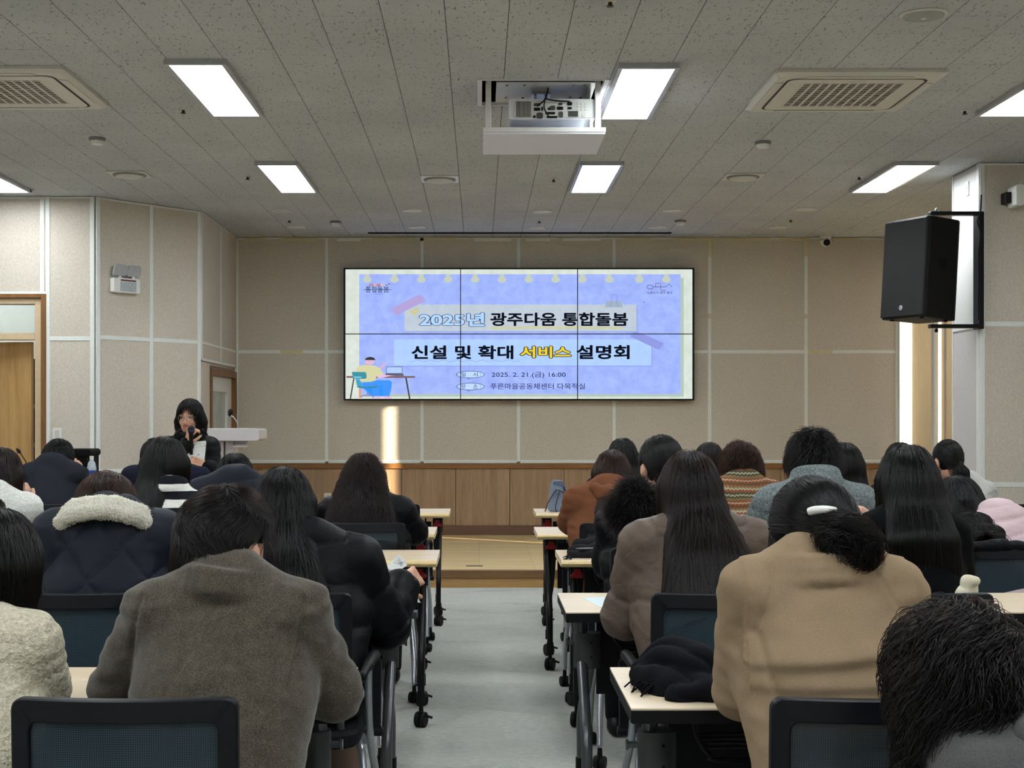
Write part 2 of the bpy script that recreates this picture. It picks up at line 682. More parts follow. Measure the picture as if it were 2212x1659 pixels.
# recess above the projector lift
bm = bmesh.new()
for (x0, x1, y0, y1) in ((HX0 - 0.03, HX0, HY0 - 0.03, HY1 + 0.03), (HX1, HX1 + 0.03, HY0 - 0.03, HY1 + 0.03), (HX0, HX1, HY0 - 0.03, HY0), (HX0, HX1, HY1, HY1 + 0.03)):
    add_box(bm, x0, x1, y0, y1, CEIL + 0.02, CEIL + 0.5)
add_box(bm, HX0 - 0.03, HX1 + 0.03, HY0 - 0.03, HY1 + 0.03, CEIL + 0.5, CEIL + 0.52)
obj('lift_recess', bm, M_DARK, ceil)
bm = bmesh.new()
for (x0, x1, y0, y1) in ((HX0 - 0.022, HX0 + 0.004, HY0 - 0.02, HY1 + 0.02), (HX1 - 0.004, HX1 + 0.022, HY0 - 0.02, HY1 + 0.02), (HX0, HX1, HY0 - 0.004, HY0 + 0.0), (HX0, HX1, HY1, HY1 + 0.016)):
    add_box(bm, x0, x1, y0, y1, CEIL - 0.006, CEIL + 0.02)
obj('opening_frame', bm, M_WHITE, ceil)
# screen slot near the front wall
p0, p1 = at(795, 503, H_CEIL * F_PX / 396), at(1450, 503, H_CEIL * F_PX / 396)
box_obj('screen_slot', p0.x, p1.x, p0.y - 0.05, p0.y + 0.05, CEIL - 0.004, CEIL + 0.004, M_DARK, ceil)

# ------------------------------------------------------------------ front wall
zs = [0.905, 2.054, CEIL]
wf = Wall((-2.56, WALL_Y), (4.385, WALL_Y), -1)
front = root('wall_front')
front['label'] = 'front wall of beige fabric panels above an oak wainscot'
wf.one('wall_core', -0.1, wf.L + 0.4, -0.2, 0.0, 0, CEIL + 0.01, M_PLASTER, front)
ux = lambda px: (px - VPX) * WALL_Y / F_PX + 2.56
us = [0.0 + 0.018, ux(706), ux(912), ux(1120), ux(1326), ux(1532), ux(1740), wf.L - 0.018]
wf.clad(front, us, zs)
# yellowed tape along the head joint and on two rails
rr_ = random.Random(3)
u = 0.1
while u < wf.L - 0.3:
    w = rr_.uniform(0.15, 0.5)
    wf.one('tape_patch', u, u + w, 0.0255, 0.027, CEIL - 0.036 + rr_.uniform(-0.006, 0.0), CEIL - 0.008, M_TAPE if rr_.random() < 0.7 else M_TRIM, front)
    u += w + rr_.uniform(0.02, 0.25)
for a, b, y in ((607, 655, 760), (1744, 1797, 758)):
    wf.one('tape_patch', ux(a), ux(b), 0.0255, 0.0272, 2.054 - 0.017, 2.054 + 0.017, M_TAPE, front)
for x in (1532, 1740):
    wf.one('tape_patch', ux(x) - 0.018, ux(x) + 0.018, 0.027, 0.0285, CEIL - 0.2, CEIL - 0.01, M_TAPE, front)
    wf.one('tape_patch', ux(x) - 0.018, ux(x) + 0.018, 0.027, 0.0285, 2.40, 2.45, M_TAPE, front)
# wainscot
k0 = ux(867.6)
pitch = 0.567
bs = sorted({max(0.0, min(wf.L, k0 + i * pitch)) for i in range(-12, 14)})
for a, b in zip(bs, bs[1:]):
    if b - a > 0.02:
        wf.one('wainscot_board', a + 0.0025, b - 0.0025, 0.0, 0.022, 0.236, 0.832, M_WAIN, front, 0.002)
wf.one('wainscot_backing', 0, wf.L, 0.0, 0.012, 0.14, 0.84, plain('wainscot_shadow', rgb(40, 30, 22), 0.9), front)
wf.one('cap_rail', 0, wf.L, 0.0, 0.045, 0.832, 0.885, M_RAIL, front, 0.004)
wf.one('base_board', 0, wf.L, 0.0, 0.05, 0.14, 0.236, M_BASE, front, 0.003)

# ------------------------------------------------------------------ side wall of the stage recess, with its door
wsd = Wall((-2.563, 12.69), (-2.563, WALL_Y), -1)
side = root('wall_recess')
side['label'] = 'short beige wall beside the stage with a glazed door'
wsd.one('wall_core', -0.02, 0.40, -0.2, 0.0, 0, CEIL + 0.01, M_PLASTER, side)
wsd.one('wall_core', 0.40, wsd.L, -0.2, 0.0, 1.86, CEIL + 0.01, M_PLASTER, side)
wsd.one('wall_core', wsd.L - 0.06, wsd.L, -0.2, 0.0, 0, 1.86, M_PLASTER, side)
wsd.clad(side, [0.018, 0.95, wsd.L - 0.018], [1.90, 2.054, CEIL], tw=0.024)
wsd.one('acoustic_panel', 0.02, 0.40, 0, 0.02, 0.905, 1.88, M_PANEL, side, 0.003)
d2 = root('door_2')
d2['label'] = 'narrow side door with frosted glass in a brown frame'
for nm, a, b, z0, z1, d0, d1, mt in (
        ('door_frame', 0.42, 0.48, 0.14, 1.84, -0.1, 0.035, M_FRAME), ('door_frame', wsd.L - 0.15, wsd.L - 0.08, 0.14, 1.84, -0.1, 0.035, M_FRAME),
        ('door_frame', 0.48, wsd.L - 0.15, 1.77, 1.84, -0.1, 0.035, M_FRAME),
        ('leaf_stile', 0.48, 0.60, 0.14, 1.77, -0.06, -0.01, M_FRAME2), ('leaf_stile', wsd.L - 0.38, wsd.L - 0.15, 0.14, 1.77, -0.06, -0.01, M_WHITE),
        ('leaf_rail', 0.60, wsd.L - 0.38, 1.62, 1.77, -0.06, -0.01, M_WHITE), ('leaf_rail', 0.60, wsd.L - 0.38, 0.14, 0.40, -0.06, -0.01, M_WHITE)):
    wsd.one(nm, a, b, d0, d1, z0, z1, mt, d2, 0.003)
tf = NT('frosted_glass')
tf.set(tf.ramp(tf.noise(tf.coord('Object'), 4, 3), [(0.3, rgb(168, 180, 172)), (0.7, rgb(190, 200, 192))]), 0.25, 0, 0.5)
wsd.one('glass_pane', 0.60, wsd.L - 0.38, -0.045, -0.035, 0.40, 1.62, tf.m, d2)

# ------------------------------------------------------------------ diagonal wall
wd = Wall((-3.278, 11.835), (-2.563, 12.69), -1)
diag = root('wall_diagonal')
diag['label'] = 'angled wall of two beige fabric panels beside the stage'
wd.one('wall_core', 0.0, wd.L + 0.02, -0.2, 0.0, 0, CEIL + 0.01, M_PLASTER, diag)
wd.clad(diag, [0.018, wd.L * 0.51, wd.L - 0.018], [0.905, 2.054, CEIL])
wd.one('wainscot_board', 0, wd.L / 2 - 0.002, 0, 0.022, 0.0, 0.88, M_WAIN, diag)
wd.one('wainscot_board', wd.L / 2 + 0.002, wd.L, 0, 0.022, 0.0, 0.88, M_WAIN, diag)

# ------------------------------------------------------------------ wall with the open door
wl = Wall((-5.2, 11.835), (-3.278, 11.835), -1)
left = root('wall_entrance')
left['label'] = 'beige panelled wall with the open entrance door'
S = 11.835 / F_PX
ul = lambda px: (px - VPX) * S + 5.2
DU0, DU1, DZ = ul(-190), ul(102), 2.42
wl.one('wall_core', 0, DU0, -0.12, 0, 0, CEIL + 0.01, M_PLASTER, left)
wl.one('wall_core', DU1, wl.L, -0.12, 0, 0, CEIL + 0.01, M_PLASTER, left)
wl.one('wall_core', DU0, DU1, -0.12, 0, DZ, CEIL + 0.01, M_PLASTER, left)
wl.clad(left, [DU1 + 0.012, wl.L - 0.018], [0.905, 2.04, CEIL], rails=True)
for a, b in ((ul(-330), DU0), (DU0, ul(-80)), (ul(-80), ul(93)), (ul(93), DU1 + 0.012)):
    wl.one('acoustic_panel', max(a, 0.01) + 0.004, b - 0.004, 0, 0.02, DZ + 0.02, CEIL - 0.004, M_PANEL, left, 0.003)
for x in (-80, 93):
    wl.one('trim_strip', ul(x) - 0.018, ul(x) + 0.018, 0.004, 0.027, DZ + 0.02, CEIL - 0.004, M_TRIM, left)
wl.one('trim_strip', 0.0, DU1, 0.004, 0.0255, CEIL - 0.024, CEIL - 0.003, M_TRIM, left)
wl.one('trim_strip', DU0 - 0.02, DU1 + 0.01, 0.004, 0.03, DZ - 0.005, DZ + 0.02, M_TRIM, left)
wl.one('wainscot_board', DU1 + 0.03, wl.L, 0, 0.022, 0.0, 0.88, M_WAIN, left)
d1 = root('door_1')
d1['label'] = 'open ash door under a glazed transom in a walnut frame'
fw = 0.05
for nm, a, b, z0, z1, dd0, dd1, mt in (
        ('door_frame', DU1 - 0.045, DU1, 0, DZ, -0.12, 0.035, M_FRAME), ('door_frame', DU0, DU0 + 0.045, 0, DZ, -0.12, 0.035, M_FRAME),
        ('door_frame', DU0 + 0.045, DU1 - 0.045, DZ - 0.035, DZ, -0.12, 0.035, M_FRAME),
        ('inner_frame', DU1 - 0.105, DU1 - 0.045, 0, DZ - 0.035, -0.11, 0.005, M_FRAME2), ('inner_frame', DU0 + 0.045, DU0 + 0.105, 0, DZ - 0.035, -0.11, 0.005, M_FRAME2),
        ('inner_frame', DU0 + 0.105, DU1 - 0.105, DZ - 0.085, DZ - 0.035, -0.11, 0.005, M_FRAME2),
        ('transom_bar', DU0 + 0.105, DU1 - 0.105, 2.03, 2.09, -0.11, 0.005, M_FRAME2)):
    wl.one(nm, a, b, dd0, dd1, z0, z1, mt, d1, 0.003)
tg = NT('clear_glass')
tg.b.inputs['Transmission Weight'].default_value = 1.0
tg.set(tg.ramp(tg.noise(tg.coord('Object'), 3), [(0.3, rgb(236, 244, 242)), (0.7, rgb(244, 250, 248))]), 0.02)
wl.one('transom_glass', DU0 + 0.105, DU1 - 0.105, -0.06, -0.054, 2.09, DZ - 0.085, tg.m, d1)
# door leaf swung into the corridor
leafA = at(-150, 900, 12.02)
wleaf = Wall((leafA.x, 12.22), (at(75, 900, 12.02).x, 12.0), -1)
lf = wleaf.one('door_leaf', 0, wleaf.L, 0, 0.04, 0.01, 2.02, M_DOOR, d1, 0.003)
# corridor behind the door
cor = root('wall_corridor')
cor['label'] = 'pale corridor walls seen through the open door'
M_COR = plain('corridor_paint', rgb(214, 218, 212), 0.8, var=0.03)
bm = bmesh.new()
add_box(bm, -5.4, -3.2, 13.6, 13.7, 0, 2.9)
add_box(bm, -5.5, -5.4, 11.955, 13.7, 0, 2.9)
add_box(bm, -5.4, -3.34, 11.955, 13.6, 2.8, 2.9)
obj('corridor_shell', bm, M_COR, cor)
box_obj('corridor_floor', -5.4, -3.34, 11.955, 13.6, -0.05, 0.0, plain('corridor_vinyl', rgb(150, 146, 138), 0.5), cor)
box_obj('corridor_strip', -4.16, -4.13, 13.57, 13.6, 0, 2.8, M_GREY, cor)
cl = thing('corridor_fill_lamp', 'unseen ceiling light panel added to light the corridor behind the door', 'lamp', (-4.6, 12.9, 2.8))  # unseen lamp, added to brighten the corridor
bm = bmesh.new()
add_box(bm, -0.3, 0.3, -0.16, 0.16, -0.03, -0.001)
obj('diffuser', bm, emit('corridor_fill_light', (0.95, 0.98, 1.0, 1), 7.5), cl)
# dark rack glimpsed in the gap beside the leaf
rk = thing('equipment_rack', 'dark equipment rack glimpsed through the gap beside the open door', 'rack', at(84, 1100, 12.6))
rk.location.z = 0.0
bm = bmesh.new()
add_box(bm, -0.16, 0.16, 0, 0.4, 0.02, 1.9)
obj('cabinet', bm, M_BLACK, rk, bevel=0.005)
for zz in (1.45, 1.1, 0.75):
    bm = bmesh.new()
    add_box(bm, -0.15, 0.15, -0.006, 0.0, zz, zz + 0.04)
    obj('front_plate', bm, M_GREY, rk)

# ------------------------------------------------------------------ right pier and window wall
PXE, PYN, PYF = 3.69, 10.25, 10.83
pier = root('wall_pier')
pier['label'] = 'projecting panelled pier carrying the loudspeaker'
box_obj('pier_core', PXE + 0.02, 4.9, PYN + 0.02, PYF, 0, CEIL + 0.01, M_PLASTER, pier)
wp = Wall((PXE + 0.02, PYN + 0.02), (4.9, PYN + 0.02), -1)
wp.clad(pier, [0.0, 1.0], [0.0, 0.874, 2.06, CEIL], tw=0.036)
wps = Wall((PXE + 0.02, PYF), (PXE + 0.02, PYN + 0.02), -1)
wps.one('acoustic_panel', 0.02, wps.L - 0.02, 0, 0.02, 0.01, 2.05, plain('pale_panel_glare', rgb(196, 192, 190), 0.8, var=0.03), pier, 0.003)  # greyish lower panel, window glare worked into its paler colour
wps.one('acoustic_panel', 0.02, wps.L - 0.02, 0, 0.02, 2.07, CEIL - 0.004, plain('white_panel_glare', rgb(212, 212, 208), 0.6, var=0.03), pier, 0.003)  # smooth upper panel, coloured whiter for the glare from the window
for a, b in ((0.0, 0.02), (wps.L - 0.03, wps.L + 0.02)):
    wps.one('trim_strip', a, b, 0.002, 0.026, 0, CEIL - 0.003, M_TRIM, pier)
wps.one('trim_strip', 0.02, wps.L - 0.03, 0.002, 0.026, 2.035, 2.075, M_TRIM, pier)

WX = 4.385
right = root('wall_window')
right['label'] = 'window wall beside the stage, hung with roller blinds'
bm = bmesh.new()
add_box(bm, WX, 4.62, PYF, WALL_Y + 0.2, 0, 0.92)
add_box(bm, WX, 4.62, PYF, WALL_Y + 0.2, 3.02, CEIL + 0.01)
add_box(bm, WX, 4.62, 14.50, WALL_Y + 0.2, 0.92, 3.02)
add_box(bm, WX + 0.005, 4.55, 13.42, 13.50, 0.92, 3.02)
obj('window_surround', bm, plain('reveal_paint', rgb(226, 222, 210), 0.7, var=0.02), right)
box_obj('sill', WX - 0.03, 4.5, PYF, 14.5, 0.915, 0.94, M_WHITE, right, 0.003)
win = root('window_1')
win['label'] = 'tall window behind the roller blinds'
bm = bmesh.new()
for y in (11.05, 12.2, 13.2):
    add_box(bm, 4.57, 4.61, y, y + 0.05, 0.94, 3.02)
obj('mullion', bm, M_WHITE, win)
box_obj('window_pane', 4.586, 4.59, PYF + 0.01, 13.42, 0.94, 3.02, None, win)
tpane = NT('window_glass')
tr = tpane.add('ShaderNodeBsdfTransparent')
gl = tpane.add('ShaderNodeBsdfGlossy')
gl.inputs['Roughness'].default_value = 0.02
ms = tpane.add('ShaderNodeMixShader')
ms.inputs[0].default_value = 0.06
tpane.link(tr.outputs[0], ms.inputs[1])
tpane.link(gl.outputs[0], ms.inputs[2])
tpane.link(ms.outputs[0], tpane.out.inputs['Surface'])
win.children[-1].data.materials.append(tpane.m)
box_obj('window_pane', 4.586, 4.59, 13.50, 14.50, 0.94, 3.02, tpane.m, win)


def m_blind():
    t = NT('roller_blind_fabric')
    w = t.noise(t.coord('World', scale=(1, 40, 1.5)), 5, 3, 0.6)
    col = t.ramp(w, [(0.3, rgb(186, 176, 154)), (0.7, rgb(212, 204, 186))])
    t.set(col, 0.9, 0, 0.2)
    trl = t.add('ShaderNodeBsdfTranslucent')
    t.link(col, trl.inputs['Color'])
    mx = t.add('ShaderNodeMixShader')
    mx.inputs[0].default_value = 0.30
    t.link(t.b.outputs[0], mx.inputs[1])
    t.link(trl.outputs[0], mx.inputs[2])
    t.link(mx.outputs[0], t.out.inputs['Surface'])
    return t.m


M_BLIND = m_blind()


def blind(x, y0, y1, label):
    b = thing('roller_blind', label, 'blind', (x, (y0 + y1) / 2, 3.0), 0, 'roller blinds on the stage window')
    bm = bmesh.new()
    h = (y1 - y0) / 2
    n = 12
    for k in range(n):
        ya, yb = -h + 2 * h * k / n, -h + 2 * h * (k + 1) / n
        xa, xb = 0.006 * math.sin(ya * 9), 0.006 * math.sin(yb * 9)
        v = [bm.verts.new(p) for p in ((xa, ya, -2.06), (xb, yb, -2.06), (xb, yb, 0), (xa, ya, 0), (xa + 0.0012, ya, -2.06), (xb + 0.0012, yb, -2.06), (xb + 0.0012, yb, 0), (xa + 0.0012, ya, 0))]
        for f in ((3, 2, 1, 0), (4, 5, 6, 7), (0, 1, 5, 4), (2, 3, 7, 6)):
            bm.faces.new([v[i] for i in f])
    bmesh.ops.remove_doubles(bm, verts=bm.verts, dist=1e-5)
    obj('blind_fabric', bm, M_BLIND, b, smooth=True)
    bm = bmesh.new()
    add_tube(bm, [(0, -h, 0.0), (0, h, 0.0)], 0.02, 10)
    obj('roller', bm, M_WHITE, b, smooth='auto')
    bm = bmesh.new()
    add_tube(bm, [(-0.008, -h, -2.06), (-0.008, h, -2.06)], 0.008, 6)
    obj('bottom_bar', bm, M_WHITE, b)
    return b


blind(4.50, 13.51, 14.435, 'beige roller blind in the corner beside the stage wall')
blind(4.455, 11.36, 13.405, 'wide beige roller blind between the pier and the mullion')
blind(4.455, PYF + 0.01, 11.297, 'narrow beige roller blind tucked behind the pier')

# ------------------------------------------------------------------ walls the camera does not face
o = struct(box_obj('wall_left', -5.3, -5.2, -3.0, 11.955, 0, CEIL + 0.1, M_PANEL))
o = struct(box_obj('wall_right', 4.7, 4.8, -3.0, PYN + 0.3, 0, CEIL + 0.1, M_PANEL))
o = struct(box_obj('wall_back', -5.3, 4.8, -3.1, -3.0, 0, CEIL + 0.1, M_PANEL))
# ------------------------------------------------------------------ ceiling fixtures
M_LED = emit('led_diffuser', (0.925, 0.985, 1.03, 1), LAMP_POWER)
M_LEDF = plain('lamp_frame', rgb(176, 178, 182), 0.35, 0.2)


def ceil_light(x0, y0, label):
    W, L, T = 0.325, 1.285, 0.028
    r_ = thing('ceiling_light', label, 'light', (x0, y0, CEIL), 0, 'rectangular ceiling light panels')
    bm = bmesh.new()
    for (a, b, c, d) in ((0, W, 0, 0.024), (0, W, L - 0.024, L), (0, 0.024, 0.024, L - 0.024), (W - 0.024, W, 0.024, L - 0.024)):
        add_box(bm, a, b, c, d, -T, 0)
    obj('frame', bm, M_LEDF, r_)
    bm = bmesh.new()
    add_box(bm, 0.024, W - 0.024, 0.024, L - 0.024, -T + 0.004, -0.004)
    obj('diffuser', bm, M_LED, r_)
    return r_


cols = (-4.02, -1.655, 0.735, 3.05)
lab = {(0, 2): 'ceiling light panel beyond the picture edge past the cut-off air conditioner', (0, 3): 'far ceiling light panel above the open entrance door', (1, 2): 'ceiling light panel nearest above the quilted-jacket side of the audience',
       (2, 2): 'ceiling light panel just beside the ceiling projector lift', (3, 2): 'ceiling light panel cut by the frame beyond the ceiling air conditioner',
       (1, 3): 'far ceiling light panel above the presenter side', (2, 3): 'far ceiling light panel beyond the projector lift', (3, 3): 'far ceiling light panel close to the loudspeaker'}
for ci, cx in enumerate(cols):
    for ri, ry in enumerate((1.45, 4.36, 7.27, 10.19)):
        if ri < 2 and False:
            continue
        ceil_light(cx, ry + (0.08 if ci == 2 and ri == 2 else 0), lab.get((ci, ri), 'ceiling light panel %s over the seats behind, %s' % (('first back', 'second back')[1 - ri], ('on the entrance side', 'left of the aisle', 'right of the aisle', 'on the window side')[ci])))
for ci, cx in enumerate(cols):
    ceil_light(cx, -1.46, 'ceiling light panel by the back wall, %s' % ('on the entrance side', 'left of the aisle', 'right of the aisle', 'on the window side')[ci])


def flat_text(name, body, parent, c, width, mat):
    """printed lettering on a downward face, upright for someone looking up from the seats"""
    P, F = LETTERS[body]
    k = width / (P[:, 0].max() - P[:, 0].min())
    x = (P[:, 0] - (P[:, 0].max() + P[:, 0].min()) / 2) * k
    y = (P[:, 1] - (P[:, 1].max() + P[:, 1].min()) / 2) * k
    me = bpy.data.meshes.new(name)
    me.from_pydata([(c[0] + a, c[1] - b, c[2]) for a, b in zip(x, y)], [], [list(f) for f in F])
    me.update()
    return link_mesh(name, me, mat, parent)


def aircon(x0, y0, label):
    """four-way cassette: stepped square frame, louvres, slotted intake grille"""
    W = 0.93
    r_ = thing('air_conditioner', label, 'air conditioner', (x0, y0, CEIL - 0.001), 0, 'ceiling cassette air conditioners')
    bm = bmesh.new()
    M4 = lambda pts, z0, z1: add_prism(bm, pts, z0, z1)
    outer, mid, inn = rrect(W, W, 0.03, 3, W / 2, W / 2), rrect(W - 0.05, W - 0.05, 0.04, 3, W / 2, W / 2), rrect(0.76, 0.76, 0.05, 3, W / 2, W / 2)
    a = [bm.verts.new((p[0], p[1], 0)) for p in outer]
    b = [bm.verts.new((p[0], p[1], -0.018)) for p in outer]
    c = [bm.verts.new((p[0], p[1], -0.034)) for p in mid]
    d = [bm.verts.new((p[0], p[1], -0.034)) for p in inn]
    e = [bm.verts.new((p[0], p[1], -0.010)) for p in inn]
    n = len(a)
    for A, B in ((a, b), (b, c), (c, d), (d, e)):
        for k in range(n):
            bm.faces.new((A[k], A[(k + 1) % n], B[(k + 1) % n], B[k]))
    bm.faces.new(list(e))
    bm.faces.new(list(reversed(a)))
    obj('fascia', bm, M_OFFW, r_)
    bm = bmesh.new()
    o1, o2 = rrect(0.772, 0.772, 0.055, 3, W / 2, W / 2), rrect(0.742, 0.742, 0.05, 3, W / 2, W / 2)
    v1 = [bm.verts.new((p[0], p[1], -0.0352)) for p in o1]
    v2 = [bm.verts.new((p[0], p[1], -0.0352)) for p in o2]
    for k in range(n):
        bm.faces.new((v1[k], v1[(k + 1) % n], v2[(k + 1) % n], v2[k]))
    obj('panel_gap', bm, plain('gap_shadow', rgb(52, 52, 50), 0.9), r_)
    bm = bmesh.new()
    ring = rrect(0.745, 0.745, 0.05, 3, W / 2, W / 2)
    gr = rrect(0.56, 0.56, 0.004, 3, W / 2, W / 2)
    A = [bm.verts.new((p[0], p[1], -0.037)) for p in ring]
    B = [bm.verts.new((p[0], p[1], -0.037)) for p in gr]
    A2 = [bm.verts.new((p[0], p[1], -0.012)) for p in ring]
    B2 = [bm.verts.new((p[0], p[1], -0.012)) for p in gr]
    for X_, Y_ in ((A, B), (A, A2), (B, B2)):
        for k in range(n):
            bm.faces.new((X_[k], X_[(k + 1) % n], Y_[(k + 1) % n], Y_[k]))
    obj('intake_panel', bm, M_OFFW, r_)
    for k in range(4):
        bm = bmesh.new()
        M_ = Matrix.Translation((W / 2, W / 2, 0)) @ Matrix.Rotation(math.pi / 2 * k, 4, 'Z')
        add_prism(bm, [(-0.30, 0.394), (0.30, 0.394), (0.28, 0.434), (-0.28, 0.434)], -0.038, -0.0345, M_)
        obj('louvre', bm, M_OFFW, r_, bevel=0.001)
    bm = bmesh.new()
    add_box(bm, W / 2 - 0.28, W / 2 + 0.28, W / 2 - 0.28, W / 2 + 0.28, -0.02, -0.012)
    obj('intake_shadow', bm, M_DARK, r_)
    g0, g1 = W / 2 - 0.28, W / 2 + 0.28
    bm = bmesh.new()
    for k in range(12):
        x = g0 + 0.56 * k / 11
        add_box(bm, x - 0.007, x + 0.007, g0, g1, -0.038, -0.026)
    obj('grille_rib', bm, M_OFFW, r_)
    for k in range(12):
        bm = bmesh.new()
        y = g0 + 0.56 * (k + 0.5) / 12
        add_box(bm, g0, g1, y - 0.012, y + 0.010, -0.037, -0.029)
        obj('grille_slat', bm, plain('grille_grey', rgb(150, 146, 136), 0.5), r_)
    flat_text('maker_mark', 'SAMSUNG', r_, (W / 2, g0 - 0.05, -0.0374), 0.10, M_GREY)


aircon(1.60, 7.47, 'square ceiling air conditioner cassette beyond the projector lift, whole in view')
p = at(140, 139, H_CEIL * F_PX / 760)
aircon(p.x - 0.945, 7.40, 'square ceiling air conditioner cassette cut off by the picture edge')


def on_ceiling(px, py):
    return at(px, py, H_CEIL * F_PX / (VPY - py))


p = on_ceiling(1995, 31)
r_ = thing('ceiling_speaker', 'round grey ceiling loudspeaker grille near the air conditioner', 'speaker', (p.x, p.y, CEIL))
bm = bmesh.new()
add_lathe(bm, [(0.112, 0), (0.112, -0.006), (0.1, -0.012), (0.094, -0.009)], (0, 0, 0), seg=40)
obj('rim', bm, M_OFFW, r_, smooth='auto')
bm = bmesh.new()
add_lathe(bm, [(0.093, -0.006), (0.093, -0.012), (0.0, -0.02)], (0, 0, 0), seg=40)
obj('grille', bm, plain('speaker_grille', rgb(150, 156, 154), 0.6), r_, smooth='auto')
bm = bmesh.new()
add_lathe(bm, [(0.014, -0.018), (0.012, -0.022), (0, -0.022)], (0, 0, 0), seg=16)
obj('badge', bm, M_WHITE, r_)


def detector(px, py, label):
    p = on_ceiling(px, py)
    r_ = thing('smoke_detector', label, 'detector', (p.x, p.y, CEIL), 0, 'white smoke detectors on the ceiling')
    bm = bmesh.new()
    add_lathe(bm, [(0.055, 0), (0.055, -0.012), (0.05, -0.02), (0.045, -0.02)], (0, 0, 0), seg=24)
    obj('base', bm, M_GREY, r_, smooth='auto')
    bm = bmesh.new()
    add_lathe(bm, [(0.044, -0.018), (0.044, -0.032), (0.036, -0.044), (0, -0.047)], (0, 0, 0), seg=24)
    obj('sensor_cap', bm, M_WHITE, r_, smooth='auto')


detector(210, 298, 'white smoke detector near the cut-off air conditioner')
detector(1648, 306, 'white smoke detector beyond the whole air conditioner')
detector(725, 478, 'white smoke detector near the front wall above the video wall corner')
detector(1470, 476, 'white smoke detector near the front wall beyond the loudspeaker side downlights')


def diffuser(px, py, w, label, fm, rm):
    p = on_ceiling(px, py)
    r_ = thing('air_diffuser', label, 'diffuser', (p.x, p.y, CEIL), 0, 'square air diffusers with round cones')
    bm = bmesh.new()
    add_box(bm, -w, w, -w, w, -0.008, 0)
    obj('plate', bm, fm, r_, bevel=0.002)
    bm = bmesh.new()
    add_lathe(bm, [(w * 0.86, -0.008), (w * 0.86, -0.014), (w * 0.72, -0.014), (w * 0.70, -0.008)], (0, 0, 0), seg=32)
    obj('ring_gap', bm, M_GREY, r_, smooth='auto')
    bm = bmesh.new()
    add_lathe(bm, [(w * 0.7, -0.008), (w * 0.7, -0.02), (w * 0.5, -0.03), (0, -0.03)], (0, 0, 0), seg=32)
    obj('cone', bm, rm, r_, smooth='auto')


diffuser(280, 376, 0.148, 'beige square air diffuser on the entrance side of the ceiling', M_OFFW, M_OFFW)
diffuser(1605, 381, 0.148, 'beige square air diffuser in front of the loudspeaker', M_OFFW, M_OFFW)
diffuser(950, 386, 0.148, 'square air diffuser above the video wall, plate whitened for the brighter light on it', M_WHITE, M_OFFW)  # stronger light at this spot put into the plate colour

DL = {(607, 455): 'first downlight from the entrance in the nearer row', (890, 455): 'second downlight from the entrance in the nearer row',
      (1172, 457): 'third downlight from the entrance in the nearer row', (1453, 455): 'fourth downlight from the entrance in the nearer row',
      (1740, 452): 'last downlight of the nearer row, on the window side', (640, 491): 'first downlight from the entrance in the row along the front wall',
      (900, 491): 'second downlight from the entrance in the row along the front wall', (1160, 493): 'third downlight from the entrance in the row along the front wall',
      (1420, 491): 'fourth downlight from the entrance in the row along the front wall', (1680, 491): 'last downlight of the row along the front wall, near the camera dome'}
for (px, py), l in DL.items():
    p = on_ceiling(px, py)
    r_ = thing('downlight', 'unlit round white ' + l, 'light', (p.x, p.y, CEIL), 0, 'unlit round downlights')
    bm = bmesh.new()
    add_lathe(bm, [(0.088, 0), (0.088, -0.006), (0.076, -0.010), (0.072, -0.004)], (0, 0, 0), seg=28)
    obj('rim', bm, M_WHITE, r_, smooth='auto')
    bm = bmesh.new()
    add_lathe(bm, [(0.071, -0.002), (0.071, -0.005), (0, -0.007)], (0, 0, 0), seg=28)
    obj('lens', bm, M_OFFW, r_, smooth='auto')

SP = [(396, 236, 'beside the ceiling light nearest the entrance side'), (535, 381, 'beside the far light above the presenter side'), (2084, 238, 'between the air conditioner and the cut-off light'),
      (1856, 381, 'close to the loudspeaker-side light'), (1196, 386, 'beside the far light beyond the projector'), (625, 475, 'between the downlights on the entrance side'),
      (1165, 476, 'between the middle downlights'), (65, 408, 'above the entrance door'), (1708, 474, 'between the downlights on the window side'), (1318, 2, 'at the top edge above the projector')]
for px, py, l in SP:
    p = on_ceiling(px, max(py, 2))
    r_ = thing('sprinkler_head', 'small ceiling sprinkler ' + l, 'sprinkler', (p.x, p.y, CEIL), 0, 'ceiling sprinklers')
    bm = bmesh.new()
    add_lathe(bm, [(0.028, 0), (0.026, -0.005), (0.012, -0.007)], (0, 0, 0), seg=16)
    obj('rosette', bm, M_OFFW, r_, smooth='auto')
    bm = bmesh.new()
    add_lathe(bm, [(0.01, -0.005), (0.009, -0.022), (0.016, -0.023), (0.016, -0.027), (0, -0.028)], (0, 0, 0), seg=12)
    obj('deflector', bm, plain('bronze', rgb(70, 58, 40), 0.4, 0.7), r_, smooth='auto')

# dome camera at the head of the front wall
p = at(1783, 512, 14.35)
r_ = thing('security_camera', 'white dome security camera at the top of the front wall', 'camera', (p.x, 14.35, CEIL))
bm = bmesh.new()
add_lathe(bm, [(0.06, 0), (0.06, -0.03), (0.055, -0.035)], (0, 0, 0), seg=24)
obj('base', bm, M_WHITE, r_, smooth='auto')
bm = bmesh.new()
add_lathe(bm, [(0, 0.062), (0.04, 0.048), (0.056, 0.02), (0.058, 0), (0.05, -0.03), (0.03, -0.05), (0, -0.056)], (0, 0, -0.062), axis=(0.05, -0.9, -0.35), seg=20)
obj('eyeball', bm, M_WHITE, r_, smooth=True)
bm = bmesh.new()
add_lathe(bm, [(0.036, 0.045), (0.034, 0.062), (0.0, 0.066)], (0, 0, -0.062), axis=(0.05, -0.9, -0.35), seg=20)
obj('lens', bm, M_BLACK, r_, smooth='auto')

